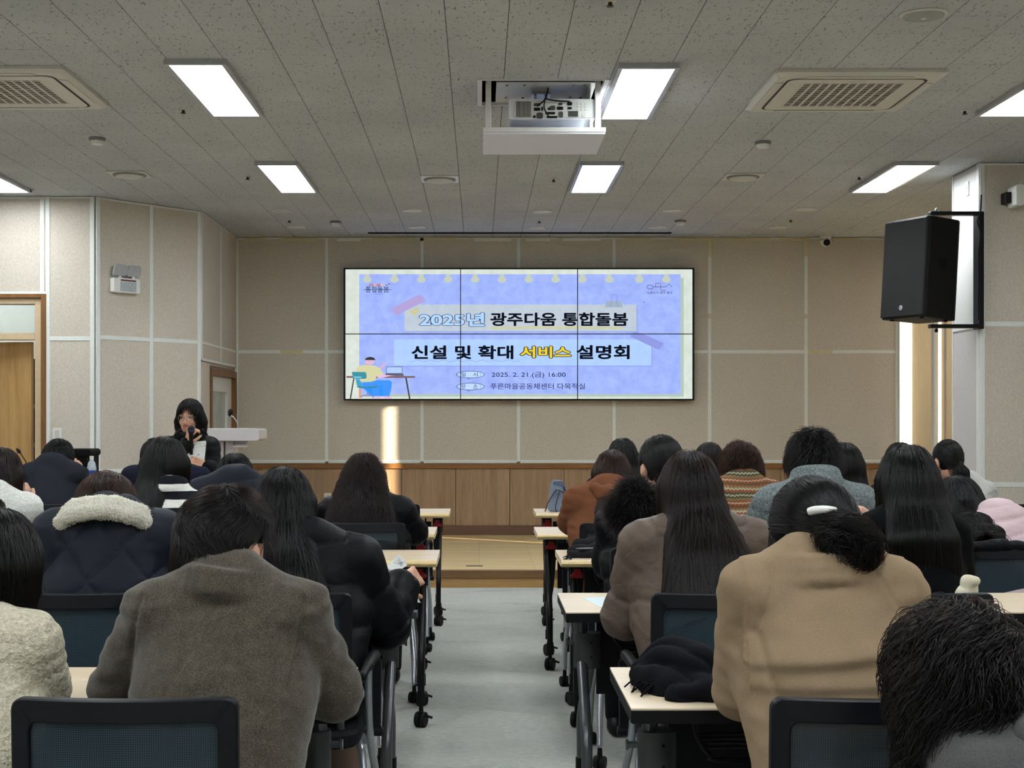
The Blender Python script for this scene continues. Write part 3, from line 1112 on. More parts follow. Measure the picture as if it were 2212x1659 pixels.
# ------------------------------------------------------------------ projector on its lift
LZ = 2.972
lift = thing('projector_lift', 'white metal projector lift hanging from an opening in the ceiling', 'lift', ((HX0 + HX1) / 2, HY0 + 0.12, CEIL))
LX, LY = (HX1 - HX0) / 2, 0.61
zb = LZ - CEIL
bm = bmesh.new()
add_box(bm, -LX + 0.01, LX + 0.01, 0, LY, zb, zb + 0.012)
obj('lid_panel', bm, plain('lid_white', rgb(220, 222, 230), 0.5, var=0.02), lift, bevel=0.002)
for (a, b, c, d) in ((-LX + 0.01, LX + 0.012, -0.004, 0.02), (-LX + 0.01, LX + 0.01, LY - 0.02, LY), (-LX + 0.01, -LX + 0.03, 0.02, LY - 0.02), (LX - 0.01, LX + 0.01, 0.02, LY - 0.02)):
    bm = bmesh.new()
    add_box(bm, a, b, c, d, zb + 0.012, zb + 0.038)
    obj('tray_bar', bm, M_WHITE, lift, bevel=0.002)
for sx in (-1, 1):
    for y in (0.012, LY - 0.05):
        bm = bmesh.new()
        x = sx * (LX - 0.035) + 0.005
        add_box(bm, x - 0.016, x + 0.016, y, y + 0.03, zb + 0.038, 0.12)
        obj('post', bm, M_WHITE, lift, bevel=0.002)
bm = bmesh.new()
add_box(bm, -LX + 0.085, LX - 0.04, 0.0, LY - 0.05, 0.012, 0.018)
obj('top_plate', bm, M_WHITE, lift)
bm = bmesh.new()
add_box(bm, LX - 0.075, LX - 0.069, 0.03, LY - 0.06, zb + 0.038, 0.018)
obj('side_plate', bm, M_WHITE, lift)
for x in (-0.2, -0.1, 0.18, 0.24):
    for y in (0.05, 0.36):
        bm = bmesh.new()
        add_lathe(bm, [(0.007, 0.0), (0.007, -0.006), (0, -0.007)], (x, y, 0.012), seg=10)
        obj('bolt', bm, M_GREY, lift)
bm = bmesh.new()
for x in (-0.035, 0.035):
    add_tube(bm, [(x, 0.24, 0.015), (x * 0.8, 0.25, -0.03), (x * 1.5, 0.25, -0.075)], 0.008, 8)
add_box(bm, -0.055, 0.055, 0.2, 0.32, -0.005, 0.012)
obj('mount_arm', bm, M_ALU, lift)

prj = thing('projector', 'white ceiling projector with ports and cables on its rear panel', 'projector', ((HX0 + HX1) / 2 + 0.055, 7.87, 3.062))
PW, PH, PD = 0.49, 0.115, 0.40
bm = bmesh.new()
add_prism(bm, rrect(PW, PH, 0.018, 4, 0, PH / 2), 0, PD, Matrix(((1, 0, 0, 0), (0, 0, 1, 0), (0, 1, 0, 0), (0, 0, 0, 1))))
obj('body', bm, plain('projector_white', rgb(222, 226, 230), 0.4, var=0.02), prj, smooth='auto')
bm = bmesh.new()
add_box(bm, -PW / 2 + 0.03, PW / 2 - 0.02, -0.004, 0.0, 0.008, PH - 0.01)
obj('rear_panel', bm, plain('projector_grey', rgb(206, 208, 204), 0.5, var=0.02), prj, bevel=0.001)
bm = bmesh.new()
add_box(bm, -0.205, -0.118, -0.0046, -0.004, 0.012, PH - 0.014)
obj('vent_recess', bm, M_DARK, prj)
for k in range(12):
    bm = bmesh.new()
    x = -0.204 + k * 0.0075
    add_box(bm, x, x + 0.0032, -0.006, -0.0046, 0.012, PH - 0.014)
    obj('vent_slat', bm, M_OFFW, prj)
ports = [(-0.085, 0.082, 0.036, 0.016), (-0.085, 0.056, 0.036, 0.018), (-0.055, 0.058, 0.01, 0.022), (0.004, 0.064, 0.028, 0.026), (-0.016, 0.058, 0.016, 0.012), (0.046, 0.062, 0.036, 0.018),
         (0.048, 0.086, 0.022, 0.012), (0.1, 0.088, 0.028, 0.02), (0.1, 0.062, 0.024, 0.013), (-0.07, 0.02, 0.038, 0.034), (-0.1, 0.014, 0.016, 0.014), (-0.01, 0.034, 0.055, 0.014), (0.05, 0.026, 0.026, 0.034), (0.0, 0.012, 0.06, 0.012)]
for i, (x, z, w, h) in enumerate(ports):
    bm = bmesh.new()
    add_prism(bm, rrect(w, h, min(w, h) * 0.3, 3, x, z), 0.004, 0.007, Matrix(((1, 0, 0, 0), (0, 0, -1, 0), (0, 1, 0, 0), (0, 0, 0, 1))))
    obj('port', bm, M_BLACK if i % 3 else plain('port_grey', rgb(72, 72, 70), 0.5), prj)
bm = bmesh.new()
add_box(bm, 0.092, 0.148, -0.0065, -0.004, 0.014, 0.046)
obj('status_display', bm, plain('lcd_olive', rgb(66, 70, 62), 0.3), prj)
for (x, z) in [(0.145 + 0.022 * i, 0.055 + 0.017 * j) for i in range(3) for j in range(3)]:
    bm = bmesh.new()
    add_lathe(bm, [(0.006, 0.004), (0.005, 0.0065), (0, 0.0065)], (x, 0, z), axis=(0, -1, 0), seg=12)
    obj('button', bm, M_OFFW, prj)
bm = bmesh.new()
add_lathe(bm, [(0.013, 0.004), (0.012, 0.0065), (0, 0.0065)], (0.18, 0, 0.026), axis=(0, -1, 0), seg=20)
obj('button', bm, M_OFFW, prj)
bm = bmesh.new()
for pts in ([(-0.02, 0.05, 0.19), (-0.025, -0.01, 0.16), (-0.04, -0.02, 0.11), (-0.085, -0.014, 0.07)], [(-0.04, -0.02, 0.115), (-0.045, -0.022, 0.06), (-0.02, -0.018, 0.014)], [(-0.04, -0.02, 0.112), (0.02, -0.026, 0.1), (0.1, -0.014, 0.098)]):
    add_tube(bm, bezier(pts, 6), 0.0042, 6)
obj('cable', bm, M_BLACK, prj, smooth=True)
flat_text('maker_mark', 'H.CinemaJet', prj, (0.0, 0.06, -0.0006), 0.105, M_GREY)

# ------------------------------------------------------------------ loudspeaker on its bracket
spk = thing('loudspeaker', 'black wall-mounted loudspeaker tilted down on the pier bracket', 'speaker', (3.21, 10.0, 2.10), 0)
fx, fy = Vector((-0.447, 0.894, 0)), Vector((0.894, 0.447, 0))           # along the front face, into the cabinet
Ms = Matrix(((fx.x, fy.x, 0, 0), (fx.y, fy.y, 0, 0), (0, 0, 1, 0), (0, 0, 0, 1)))
tilt = Matrix.Translation((0, 0, 0.37)) @ Matrix.Rotation(R(4.0), 4, fx) @ Matrix.Translation((0, 0, -0.37))
Ms = tilt @ Ms
SW, SD, SHt = 0.447, 0.345, 0.735
bm = bmesh.new()
add_prism(bm, [(0.0, 0.03), (0.02, 0.012), (SW - 0.02, 0.012), (SW, 0.03), (SW - 0.05, SD - 0.02), (SW - 0.09, SD), (0.03, SD), (0.0, SD - 0.04)], 0, SHt, Ms)
obj('cabinet', bm, plain('speaker_black', rgb(9, 9, 10), 0.6, bump=0.2, scale=300), spk, bevel=0.006)
bm = bmesh.new()
add_prism(bm, [(0.012, 0.0), (SW - 0.012, 0.0), (SW - 0.006, 0.013), (0.006, 0.013)], 0.012, SHt - 0.012, Ms)
tgr = NT('speaker_mesh')
wv = tgr.add('ShaderNodeTexVoronoi')
wv.inputs['Scale'].default_value = 260
tgr.link(tgr.coord('Object'), wv.inputs['Vector'])
tgr.set(tgr.ramp(wv.outputs['Distance'], [(0.2, rgb(3, 3, 4)), (0.6, rgb(10, 11, 14))]), 0.5, 0.2)
obj('front_grille', bm, tgr.m, spk, bevel=0.003)
bm = bmesh.new()
add_lathe(bm, [(0.019, 0), (0.019, 0.004), (0, 0.005)], Ms @ Vector((SW * 0.5, -0.0, 0.075)), axis=-(Ms.to_3x3() @ Vector((0, 1, 0))), seg=24)
obj('badge', bm, M_ALU, spk)
bm = bmesh.new()
nrm = Ms.to_3x3() @ Vector((-1, 0, 0))
c = Ms @ Vector((-0.0005, SD * 0.5, SHt * 0.55))
uu, ww = Ms.to_3x3() @ Vector((0, 1, 0)), Ms.to_3x3() @ Vector((0, 0, 1))
Mh = Matrix((( uu.x, ww.x, nrm.x, c.x), (uu.y, ww.y, nrm.y, c.y), (uu.z, ww.z, nrm.z, c.z), (0, 0, 0, 1)))
add_prism(bm, [(-0.035, 0.025), (0.035, 0.025), (0.035, -0.015), (0.015, -0.04), (-0.015, -0.04), (-0.035, -0.015)], 0, 0.003, Mh)
obj('handle_recess', bm, M_DARK, spk)
bm = bmesh.new()
for s_, y_ in ((0.06, 0.05), (0.06, 0.28), (0.36, 0.05)):
    q = Ms @ Vector((s_, y_, -0.012))
    add_lathe(bm, [(0.016, 0), (0.016, 0.014)], q, seg=12)
obj('rubber_foot', bm, M_BLACK, spk)

brk = thing('speaker_bracket', 'black metal U-shaped bracket holding the loudspeaker on the pier', 'bracket', (3.66, 10.2, 2.02))
bm = bmesh.new()
add_box(bm, 0.0, 0.035, -0.03, 0.1, 0.0, 0.86)
obj('wall_bar', bm, M_BLACKM, brk, bevel=0.003)
for z in (0.005, 0.83):
    bm = bmesh.new()
    add_box(bm, -0.36, 0.0, -0.05, 0.02, z, z + 0.028)
    obj('arm', bm, M_BLACKM, brk, bevel=0.003)
    bm = bmesh.new()
    zz = z + (0.028 if z > 0.5 else -0.03)
    add_lathe(bm, [(0.012, -0.0), (0.014, 0.012), (0.009, 0.024), (0, 0.03)], (-0.31, -0.015, zz), seg=14)
    obj('pivot_bolt', bm, M_ALU if z > 0.5 else M_BLACK, brk)
bm = bmesh.new()
add_tube(bm, bezier([(0.01, -0.04, 0.98), (0.0, -0.05, 0.86), (-0.02, -0.05, 0.78), (0.0, -0.05, 0.7), (-0.012, -0.05, 0.55), (-0.01, -0.05, 0.35), (-0.014, -0.05, 0.2), (-0.01, -0.05, 0.06)], 6), 0.006, 6)
obj('cable', bm, M_BLACK, brk, smooth=True)


def wall_plate(name, label, cat, p, u, n, w, h, rockers=1, mat=None, socket=False):
    r_ = thing(name, label, cat, p)
    u, n = Vector(u), Vector(n)
    Mx = Matrix(((u.x, 0, n.x, 0), (u.y, 0, n.y, 0), (0, 1, n.z, 0), (0, 0, 0, 1)))
    bm = bmesh.new()
    add_prism(bm, rrect(w, h, 0.008, 3), 0, 0.009, Mx)
    obj('plate', bm, mat or M_WHITE, r_, bevel=0.001)
    bm = bmesh.new()
    if socket:
        add_lathe(bm, [(0.026, 0.009), (0.026, 0.0115), (0.021, 0.0115), (0.019, 0.0095), (0, 0.0095)], (0, 0, 0), axis=n, seg=20)
    else:
        add_prism(bm, rrect(w * 0.5, h * 0.62, 0.004, 2), 0.009, 0.013, Mx)
    obj('socket' if socket else 'rocker', bm, M_OFFW, r_)
    if socket:
        bm = bmesh.new()
        for s in (-0.008, 0.008):
            add_lathe(bm, [(0.0025, 0.0096), (0.0025, 0.0102), (0, 0.0102)], u * s, axis=n, seg=8)
        obj('socket_hole', bm, M_DARK, r_)
    return r_


p = at(124, 938, 11.815)
wall_plate('light_switch', 'tall white light switch plate beside the open door', 'switch', (p.x, 11.815, p.z), (1, 0, 0), (0, -1, 0), 0.075, 0.11)
p = at(708, 1074, 14.52)
wall_plate('wall_outlet', 'white power outlet on the oak wainscot', 'outlet', (p.x, 14.527, p.z), (1, 0, 0), (0, -1, 0), 0.075, 0.085, socket=True)
wall_plate('pier_outlet', 'white power outlet high on the pier above the loudspeaker', 'outlet', (3.69, 10.50, at(2085, 408, 10.5).z), (0, -1, 0), (-1, 0, 0), 0.075, 0.11, socket=True)

# wireless access point on the pier
p = at(2185, 427, 10.2)
r_ = thing('access_point', 'white wireless access point on a black mount on the pier', 'router', (p.x, 10.25, p.z))
bm = bmesh.new()
add_prism(bm, rrect(0.062, 0.155, 0.02, 4), 0, 0.17, Matrix(((1, 0, 0, 0.012), (0, 0, -1, -0.02), (0, 1, 0, 0), (0, 0, 0, 1))))
obj('shell', bm, M_WHITE, r_, bevel=0.008)
bm = bmesh.new()
add_box(bm, -0.06, -0.015, -0.1, 0.0, -0.045, 0.035)
obj('mount', bm, M_BLACK, r_, bevel=0.003)

# emergency light on the diagonal wall
pa = wd.A + wd.u * 0.27 + wd.n * 0.022
r_ = thing('emergency_light', 'white twin-head emergency light on the angled wall', 'light', (pa.x, pa.y, at(268, 618, pa.y).z))
Me = Matrix(((wd.u.x, 0, wd.n.x, 0), (wd.u.y, 0, wd.n.y, 0), (0, 1, 0, 0), (0, 0, 0, 1)))
bm = bmesh.new()
add_prism(bm, rrect(0.27, 0.125, 0.012, 3), 0, 0.06, Me)
obj('housing', bm, M_WHITE, r_, bevel=0.003)
bm = bmesh.new()
add_prism(bm, rrect(0.165, 0.085, 0.006, 2, 0.012, -0.01), 0.06, 0.062, Me)
obj('clear_cover', bm, plain('cover_grey', rgb(168, 176, 180), 0.15), r_)
bm = bmesh.new()
add_prism(bm, rrect(0.16, 0.014, 0.004, 2, 0.012, 0.044), 0.0615, 0.0625, Me)
obj('red_strip', bm, plain('dark_red', rgb(96, 40, 44), 0.4), r_)
for k, (x, z) in enumerate(((0.03, 0.005), (0.055, -0.01), (0.07, 0.008), (0.072, -0.03))):
    bm = bmesh.new()
    add_lathe(bm, [(0.006, 0.062), (0.004, 0.064), (0, 0.065)], Me @ Vector((x, z, 0)), axis=wd.n, seg=10)
    obj('indicator', bm, M_WHITE, r_)
for x in (-0.055, 0.085):
    bm = bmesh.new()
    add_prism(bm, [(-0.075, -0.045), (0.045, -0.045), (0.065, -0.025), (0.075, 0.04), (0.06, 0.055), (-0.045, 0.055), (-0.062, 0.04), (-0.08, -0.03)], 0.03, 0.05, Me @ Matrix.Translation((x, 0.125, 0)))
    h = obj('lamp_head', bm, plain('lamp_head_grey', rgb(158, 158, 158), 0.35), r_, bevel=0.004)
    bm = bmesh.new()
    add_prism(bm, rrect(0.028, 0.03, 0.005, 2, x - 0.01, 0.07), 0.028, 0.048, Me)
    obj('swivel', bm, M_WHITE, r_)
# ------------------------------------------------------------------ video wall and its slide
SY = 14.42                       # plane of the picture
EXP_GAIN = 2.0 ** -vs.exposure
vw = thing('video_wall', 'large six-panel video wall showing a blue presentation slide', 'video wall', at(1121, 722, SY))
VO = Vector(vw.location)


def vp(px, py, layer=0.0):
    p = at(px, py, SY)
    return Vector((p.x - VO.x, -0.0007 * layer, p.z - VO.z))


def disp(r, g, b, k=1.0):
    nm = 'slide_%d_%d_%d' % (r, g, b)
    if nm in MATS:
        return MATS[nm]
    return emit(nm, rgb(r, g, b), EXP_GAIN * k)


def m_paper(name, c0, c1):
    t = NT(name)
    nz = t.noise(t.coord('Object'), 9, 5, 0.65)
    col = t.ramp(nz, [(0.3, c0), (0.7, c1)])
    t.set((0.02, 0.02, 0.02, 1), 0.4)
    t.link(col, t.b.inputs['Emission Color'])
    t.b.inputs['Emission Strength'].default_value = EXP_GAIN
    return t.m


def poly(name, pts, mat, layer):
    bm = bmesh.new()
    v = [bm.verts.new(vp(p[0], p[1], layer)) for p in pts]
    f = bm.faces.new(v)
    if f.normal.y > 0:
        pass
    bmesh.ops.triangulate(bm, faces=[f])
    bm.normal_update()
    for f in bm.faces:
        if f.normal.y > 0:
            f.normal_flip()
    me = bpy.data.meshes.new(name)
    bm.to_mesh(me)
    bm.free()
    return link_mesh(name, me, mat, vw)


def rect(name, x0, x1, y0, y1, mat, layer):
    return poly(name, [(x0, y0), (x1, y0), (x1, y1), (x0, y1)], mat, layer)


def ell(cx, cy, rx, ry, n=24, a0=0, a1=360):
    return [(cx + rx * math.cos(R(a0 + (a1 - a0) * k / n)), cy + ry * math.sin(R(a0 + (a1 - a0) * k / n))) for k in range(n if a1 - a0 >= 360 else n + 1)]


def stroke(name, pts, w, mat, layer, parent=None):
    bm = bmesh.new()
    P = [Vector(p).to_2d() if len(p) > 2 else Vector(p) for p in pts]
    L, Rr = [], []
    for i, p in enumerate(P):
        d = (P[min(i + 1, len(P) - 1)] - P[max(i - 1, 0)])
        d = d.normalized() if d.length else Vector((1, 0))
        nn = Vector((-d.y, d.x)) * w / 2
        a, b = p + nn, p - nn
        L.append(bm.verts.new(vp(a.x, a.y, layer)))
        Rr.append(bm.verts.new(vp(b.x, b.y, layer)))
    for i in range(len(P) - 1):
        bm.faces.new((L[i], L[i + 1], Rr[i + 1], Rr[i]))
    me = bpy.data.meshes.new(name)
    bm.to_mesh(me)
    bm.free()
    return link_mesh(name, me, mat, vw)


def text_mesh(body, bold=0.0, res=3):
    """flat lettering; weight is added by overlaying shifted copies of the glyphs"""
    P, F = LETTERS[body]
    if bold <= 0:
        return P.copy(), [list(f) for f in F]
    vs_, fs_ = [], []
    rings = [(0, 0)] + [(bold * q * math.cos(R(a)), bold * q * math.sin(R(a))) for q in ((1.0,) if bold < 0.03 else (0.55, 1.0)) for a in range(0, 360, 30)]
    for dx, dy in rings:
        o_ = len(vs_) * len(P)
        fs_ += [[i + o_ for i in f] for f in F]
        vs_.append(P + np.array([dx, dy, 0]))
    return np.concatenate(vs_), fs_


def text(name, body, x0, x1, y0, y1, mat, layer, bold=0.0, fit=None):
    co, fs_ = text_mesh(body, bold)
    n = len(co)
    ref = fit if fit is not None else (co[:, 0].min(), co[:, 0].max(), co[:, 1].min(), co[:, 1].max())
    u = (co[:, 0] - ref[0]) / (ref[1] - ref[0])
    v = (co[:, 1] - ref[2]) / (ref[3] - ref[2])
    a, b = vp(x0, y1, layer), vp(x1, y0, layer)
    co2 = np.stack([a.x + u * (b.x - a.x), np.full(n, a.y), a.z + v * (b.z - a.z)], 1)
    me = bpy.data.meshes.new(name)
    me.from_pydata(co2.tolist(), [], fs_)
    me.update()
    link_mesh(name, me, mat, vw)
    return ref


# cabinet of the wall and the six panels
p0, p1 = vp(742, 578.5), vp(1500, 865)
bm = bmesh.new()
add_box(bm, p0.x, p1.x, 0.006, 0.085, p1.z, p0.z)
obj('housing', bm, M_BLACK, vw)
bm = bmesh.new()
add_box(bm, p0.x + 0.3, p1.x - 0.3, 0.085, 0.108, p1.z + 0.3, p0.z - 0.3)
obj('wall_mount', bm, M_BLACKM, vw)
m_bg = m_paper('slide_cream', rgb(206, 216, 204), rgb(226, 234, 226))
xs_, ys_ = (745.5, 995.0, 1247.5, 1496.5), (581, 721.5, 862.5)
for i in range(3):
    for j in range(2):
        bm = bmesh.new()
        a, b = vp(xs_[i], ys_[j + 1]), vp(xs_[i + 1], ys_[j])
        add_box(bm, a.x, b.x, 0.0, 0.006, a.z, b.z)
        pn = obj('display_panel', bm, m_bg, vw)
        bm = bmesh.new()
        e, zf = 0.0042, -0.012
        for (q0, q1, q2, q3) in ((a.x, b.x, a.z, a.z + e), (a.x, b.x, b.z - e, b.z), (a.x, a.x + e, a.z + e, b.z - e), (b.x - e, b.x, a.z + e, b.z - e)):
            add_box(bm, q0, q1, zf, 0.0, q2, q3)
        bz = obj('bezel', bm, M_BLACK, pn)
bm = bmesh.new()
a, b = vp(742.5, 864.8), vp(1499.5, 578.8)
for (q0, q1, q2, q3) in ((a.x, b.x, a.z, a.z + 0.011), (a.x, b.x, b.z - 0.011, b.z), (a.x, a.x + 0.013, a.z + 0.011, b.z - 0.011), (b.x - 0.013, b.x, a.z + 0.011, b.z - 0.011)):
    add_box(bm, q0, q1, -0.014, 0.006, q2, q3)
obj('outer_bezel', bm, M_BLACK, vw)

m_blue = m_paper('slide_blue_paper', rgb(146, 166, 246), rgb(170, 194, 255))
m_note1 = m_paper('slide_note_grey', rgb(182, 196, 212), rgb(196, 208, 218))
m_note2 = m_paper('slide_note_sky', rgb(166, 200, 255), rgb(180, 212, 255))
K = disp(14, 18, 30)
CR = lambda x, y: (x / 2.765 + 720, y / 2.765 + 560)
rect('slide_shadow', 782, 1477, 600, 857, disp(176, 196, 184), 1)
rect('slide_paper', 776, 1470, 592.5, 851, m_blue, 2)
for x in (203, 365, 525, 685, 847, 1007, 1167, 1327, 1488, 1648, 1828, 1988):
    cx, cy = CR(x, 122)
    pts = [(cx - 4.6, 592), (cx + 4.6, 592), (cx + 4.6, cy - 5.2)] + ell(cx, cy, 9.4, 6.6, 20, -58, 238) + [(cx - 4.6, cy - 5.2)]
    poly('slide_ring_hole', pts, disp(196, 206, 190), 3)
# upper note with scalloped top edge
pts = [(873.7, 715.5)] + [(873.7, 658)]
for k in range(61):
    x = 874 + (1374.6 - 874) * k / 60
    pts.append((x, 657 + (1.6 if k % 2 else 0)))
pts += [(1374.6, 715.5)]
poly('slide_shadow', [(x + 3, y + 2) for x, y in pts], disp(148, 168, 232), 3)
poly('slide_note', pts, m_note1, 4)
rect('slide_shadow', 853, 1410, 735, 792, disp(146, 166, 236), 3)
rect('slide_note', 851, 1407, 733, 789.6, m_note2, 4)
poly('slide_tape', [CR(340, 297), CR(372, 316), CR(378, 338), CR(424, 312), CR(556, 246), CR(540, 236), CR(536, 222), CR(510, 212)], disp(178, 160, 218), 5)
poly('slide_tape', [CR(1773, 462), CR(1800, 432), CR(1835, 440), CR(1975, 502), CR(1945, 542)], disp(140, 150, 226), 5)
for q in ((455, 312, 470, 303, 498, 326, 484, 333), (480, 297, 492, 290, 514, 312, 506, 322)):
    pts = [CR(q[0], q[1]), CR(q[2], q[3]), CR(q[4], q[5]), CR(q[6], q[7])]
    poly('slide_spark', pts, disp(214, 200, 110), 6)
# binder clip
poly('slide_clip', [CR(1622, 287), CR(1632, 250), CR(1716, 250), CR(1728, 287)], disp(158, 176, 190), 6)
stroke('slide_clip_wire', [CR(1652, 285), CR(1662, 250), CR(1656, 222), CR(1660, 213), CR(1678, 210), CR(1694, 213), CR(1698, 222), CR(1690, 250), CR(1702, 285)], 1.6, disp(140, 150, 232), 7)
# underlines
rr_ = random.Random(5)
pts = [(1059 + 285 * k / 40, 708 + rr_.uniform(-0.8, 0.8)) for k in range(41)]
stroke('slide_underline', pts, 3.2, disp(212, 204, 120), 6)
stroke('slide_underline', [(1344 + 40 * k / 8, 706.5 + (k % 2)) for k in range(9)], 0.7, disp(170, 186, 226), 6)
stroke('slide_wave', [(883 + 238 * k / 60, 779.5 + 1.6 * math.sin(k * 0.9)) for k in range(61)], 1.6, disp(150, 180, 236), 6)
# titles
r0 = text('slide_lettering', '2025년', 906, 1047, 675.5, 704.8, disp(176, 212, 255), 8, bold=0.035)
text('slide_lettering', '2025년', 906, 1047, 675.5, 704.8, disp(30, 40, 90), 7, bold=0.068, fit=r0)
text('slide_lettering', '광주다움 통합돌봄', 1059, 1356.5, 675, 704.5, K, 8, bold=0.030)
text('slide_lettering', '신설 및 확대', 889, 1109, 746, 776, K, 8, bold=0.030)
r0 = text('slide_lettering', '서비스', 1124, 1233, 748, 773, disp(236, 208, 60), 8, bold=0.030)
text('slide_lettering', '서비스', 1124, 1233, 748, 773, disp(40, 44, 40), 7, bold=0.085, fit=r0)
text('slide_lettering', '설명회', 1245, 1360, 745.5, 776, K, 8, bold=0.030)
text('slide_lettering', '2025. 2. 21.(금) 16:00', 1062, 1222, 803.5, 817, disp(44, 54, 100), 8, bold=0.006)
text('slide_lettering', '푸른마을공동체센터 다목적실', 1059, 1263.6, 828, 841, disp(44, 54, 100), 8, bold=0.006)
for cy, w_ in ((809, ('일', '시')), (835, ('장', '소'))):
    poly('slide_bubble', ell(1016, cy, 31, 8), disp(50, 60, 130), 6)
    poly('slide_bubble', ell(1016, cy, 29.6, 6.8), disp(190, 218, 255), 7)
    stroke('slide_bubble_tail', [(1008, cy + 7), (1013, cy + 11), (1015, cy + 7)], 0.9, disp(50, 60, 130), 8)
    text('slide_lettering', w_[0], 996, 1006, cy - 5, cy + 4.5, disp(50, 60, 130), 8, bold=0.006)
    text('slide_lettering', w_[1], 1022, 1032, cy - 5, cy + 4.5, disp(50, 60, 130), 8, bold=0.006)
    stroke('slide_bubble_mark', [(990, cy - 2), (988, cy), (990, cy + 2)], 0.8, disp(50, 60, 130), 8)
    stroke('slide_bubble_mark', [(1037, cy - 2), (1039, cy), (1037, cy + 2)], 0.8, disp(50, 60, 130), 8)
# emblem on the entrance side of the slide
text('slide_lettering', '통합돌봄', 790, 840, 618.5, 632, disp(40, 52, 96), 8, bold=0.006)
stroke('slide_logo_line', [(785.5, 625.5), (845, 625.5)], 1.1, disp(60, 70, 120), 8)
for k, c in enumerate(((150, 90, 130), (230, 150, 120), (160, 90, 120), (226, 170, 150))):
    rect('slide_logo_block', 798.5 + 7.8 * k, 805.5 + 7.8 * k, 613.5, 618.2, disp(*c), 7)
    text('slide_lettering', '광주다움'[k], 799.8 + 7.8 * k, 804.2 + 7.8 * k, 614.2, 617.6, disp(236, 226, 236), 8, bold=0.0)
for (x, y) in ((835, 616), (840.5, 613.5)):
    poly('slide_logo_block', ell(x, y, 2.6, 1.6, 8), disp(120, 110, 160), 7)
text('slide_lettering', '"광주다움 통합돌봄 서비스"', 799, 832, 634, 636.6, disp(70, 84, 190), 8, bold=0.0)
# line emblem on the window side of the slide
C7 = lambda x, y: (x / 5.53 + 1240, y / 5.53 + 570)
em = disp(66, 50, 110)
stroke('slide_logo_line', [C7(908 + 37 * math.cos(R(a)), 277 + 25 * math.sin(R(a))) for a in range(0, 361, 15)], 1.1, em, 8)
stroke('slide_logo_line', [C7(945, 275), C7(1098, 275), C7(1133, 240), C7(1172, 278)], 1.1, em, 8)
stroke('slide_logo_line', [C7(972, 275), C7(972, 237), C7(985, 233), C7(1025, 233), C7(1033, 240), C7(1033, 312), C7(1045, 317), C7(1100, 317)], 1.1, disp(104, 60, 110), 8)
text('slide_lettering', '인문도시 광주 동구', 1398, 1452.5, 629.5, 635.2, disp(60, 62, 120), 8, bold=0.01)
poly('slide_cursor', [C7(822, 447), C7(848, 462), C7(835, 464), C7(828, 476)], disp(110, 130, 220), 8)
# seated figure at a desk, drawn on the slide
C6 = lambda x, y: (x / 5.53 + 740, y / 5.53 + 570)
P6 = lambda nm, L, c, ly: poly(nm, [C6(*q) for q in L], disp(*c), ly)
P6('slide_figure_chair', [(195, 1492), (222, 1492), (220, 1598), (195, 1598)], (226, 150, 110), 5)
P6('slide_figure_chair', [(288, 1480), (312, 1480), (312, 1565), (372, 1565), (374, 1600), (358, 1600), (356, 1580), (235, 1580), (234, 1600), (218, 1600), (222, 1565), (288, 1565)], (124, 140, 206), 5)
P6('slide_figure_leg', [(225, 1420), (400, 1390), (560, 1390), (590, 1410), (585, 1470), (560, 1580), (480, 1580), (476, 1450), (450, 1450), (435, 1580), (358, 1580), (356, 1470), (230, 1470)], (50, 146, 250), 6)
P6('slide_figure_foot', [(380, 1580), (440, 1582), (468, 1600), (465, 1606), (380, 1604)], (226, 180, 222), 6)
P6('slide_figure_foot', [(480, 1580), (545, 1582), (588, 1600), (585, 1608), (480, 1604)], (226, 180, 222), 6)
P6('slide_figure_desk', [(45, 1340), (860, 1340), (872, 1350), (860, 1362), (55, 1362), (45, 1352)], (124, 84, 88), 6)
P6('slide_figure_desk', [(128, 1362), (144, 1362), (100, 1622), (84, 1622)], (60, 54, 62), 6)
P6('slide_figure_desk', [(748, 1362), (768, 1362), (812, 1618), (794, 1618)], (60, 54, 62), 6)
P6('slide_figure_hand', [(420, 1345), (480, 1312), (645, 1325), (640, 1336), (560, 1342), (470, 1362), (420, 1366)], (226, 190, 226), 7)
P6('slide_figure_hand', [(435, 1240), (480, 1200), (476, 1184), (500, 1178), (516, 1196), (505, 1212), (460, 1262)], (214, 176, 214), 7)
P6('slide_figure_laptop', [(522, 1228), (716, 1228), (716, 1312), (522, 1312)], (62, 66, 92), 7)
P6('slide_figure_laptop', [(528, 1234), (710, 1234), (710, 1306), (528, 1306)], (178, 206, 255), 8)
P6('slide_figure_laptop', [(512, 1312), (722, 1312), (734, 1338), (640, 1338), (650, 1322), (506, 1326)], (84, 84, 108), 8)
P6('slide_figure_shirt', [(165, 1250), (185, 1222), (250, 1208), (330, 1206), (400, 1220), (450, 1250), (485, 1310), (425, 1345), (400, 1350), (395, 1395), (330, 1410), (235, 1412), (200, 1380), (180, 1300), (160, 1275)], (214, 212, 164), 8)
P6('slide_figure_neck', [(280, 1180), (345, 1180), (335, 1212), (278, 1212)], (214, 168, 196), 8.5)
poly('slide_figure_face', [C6(*q) for q in ell(325, 1160, 58, 44)], disp(224, 184, 214), 9)
poly('slide_figure_hair', [C6(*q) for q in ell(330, 1150, 62, 38, 20, 180, 360)], disp(26, 26, 30), 9.5)
for x in (315, 358):
    stroke('slide_figure_eye', [C6(x - 8, 1164), C6(x, 1160), C6(x + 8, 1164)], 0.5, disp(60, 50, 70), 10)
P6('slide_figure_seat', [(112, 1290), (270, 1292), (285, 1310), (288, 1360), (272, 1374), (140, 1374), (122, 1350)], (44, 142, 160), 9.5)
P6('slide_figure_seat', [(132, 1344), (224, 1346), (226, 1362), (136, 1364)], (110, 206, 226), 10)
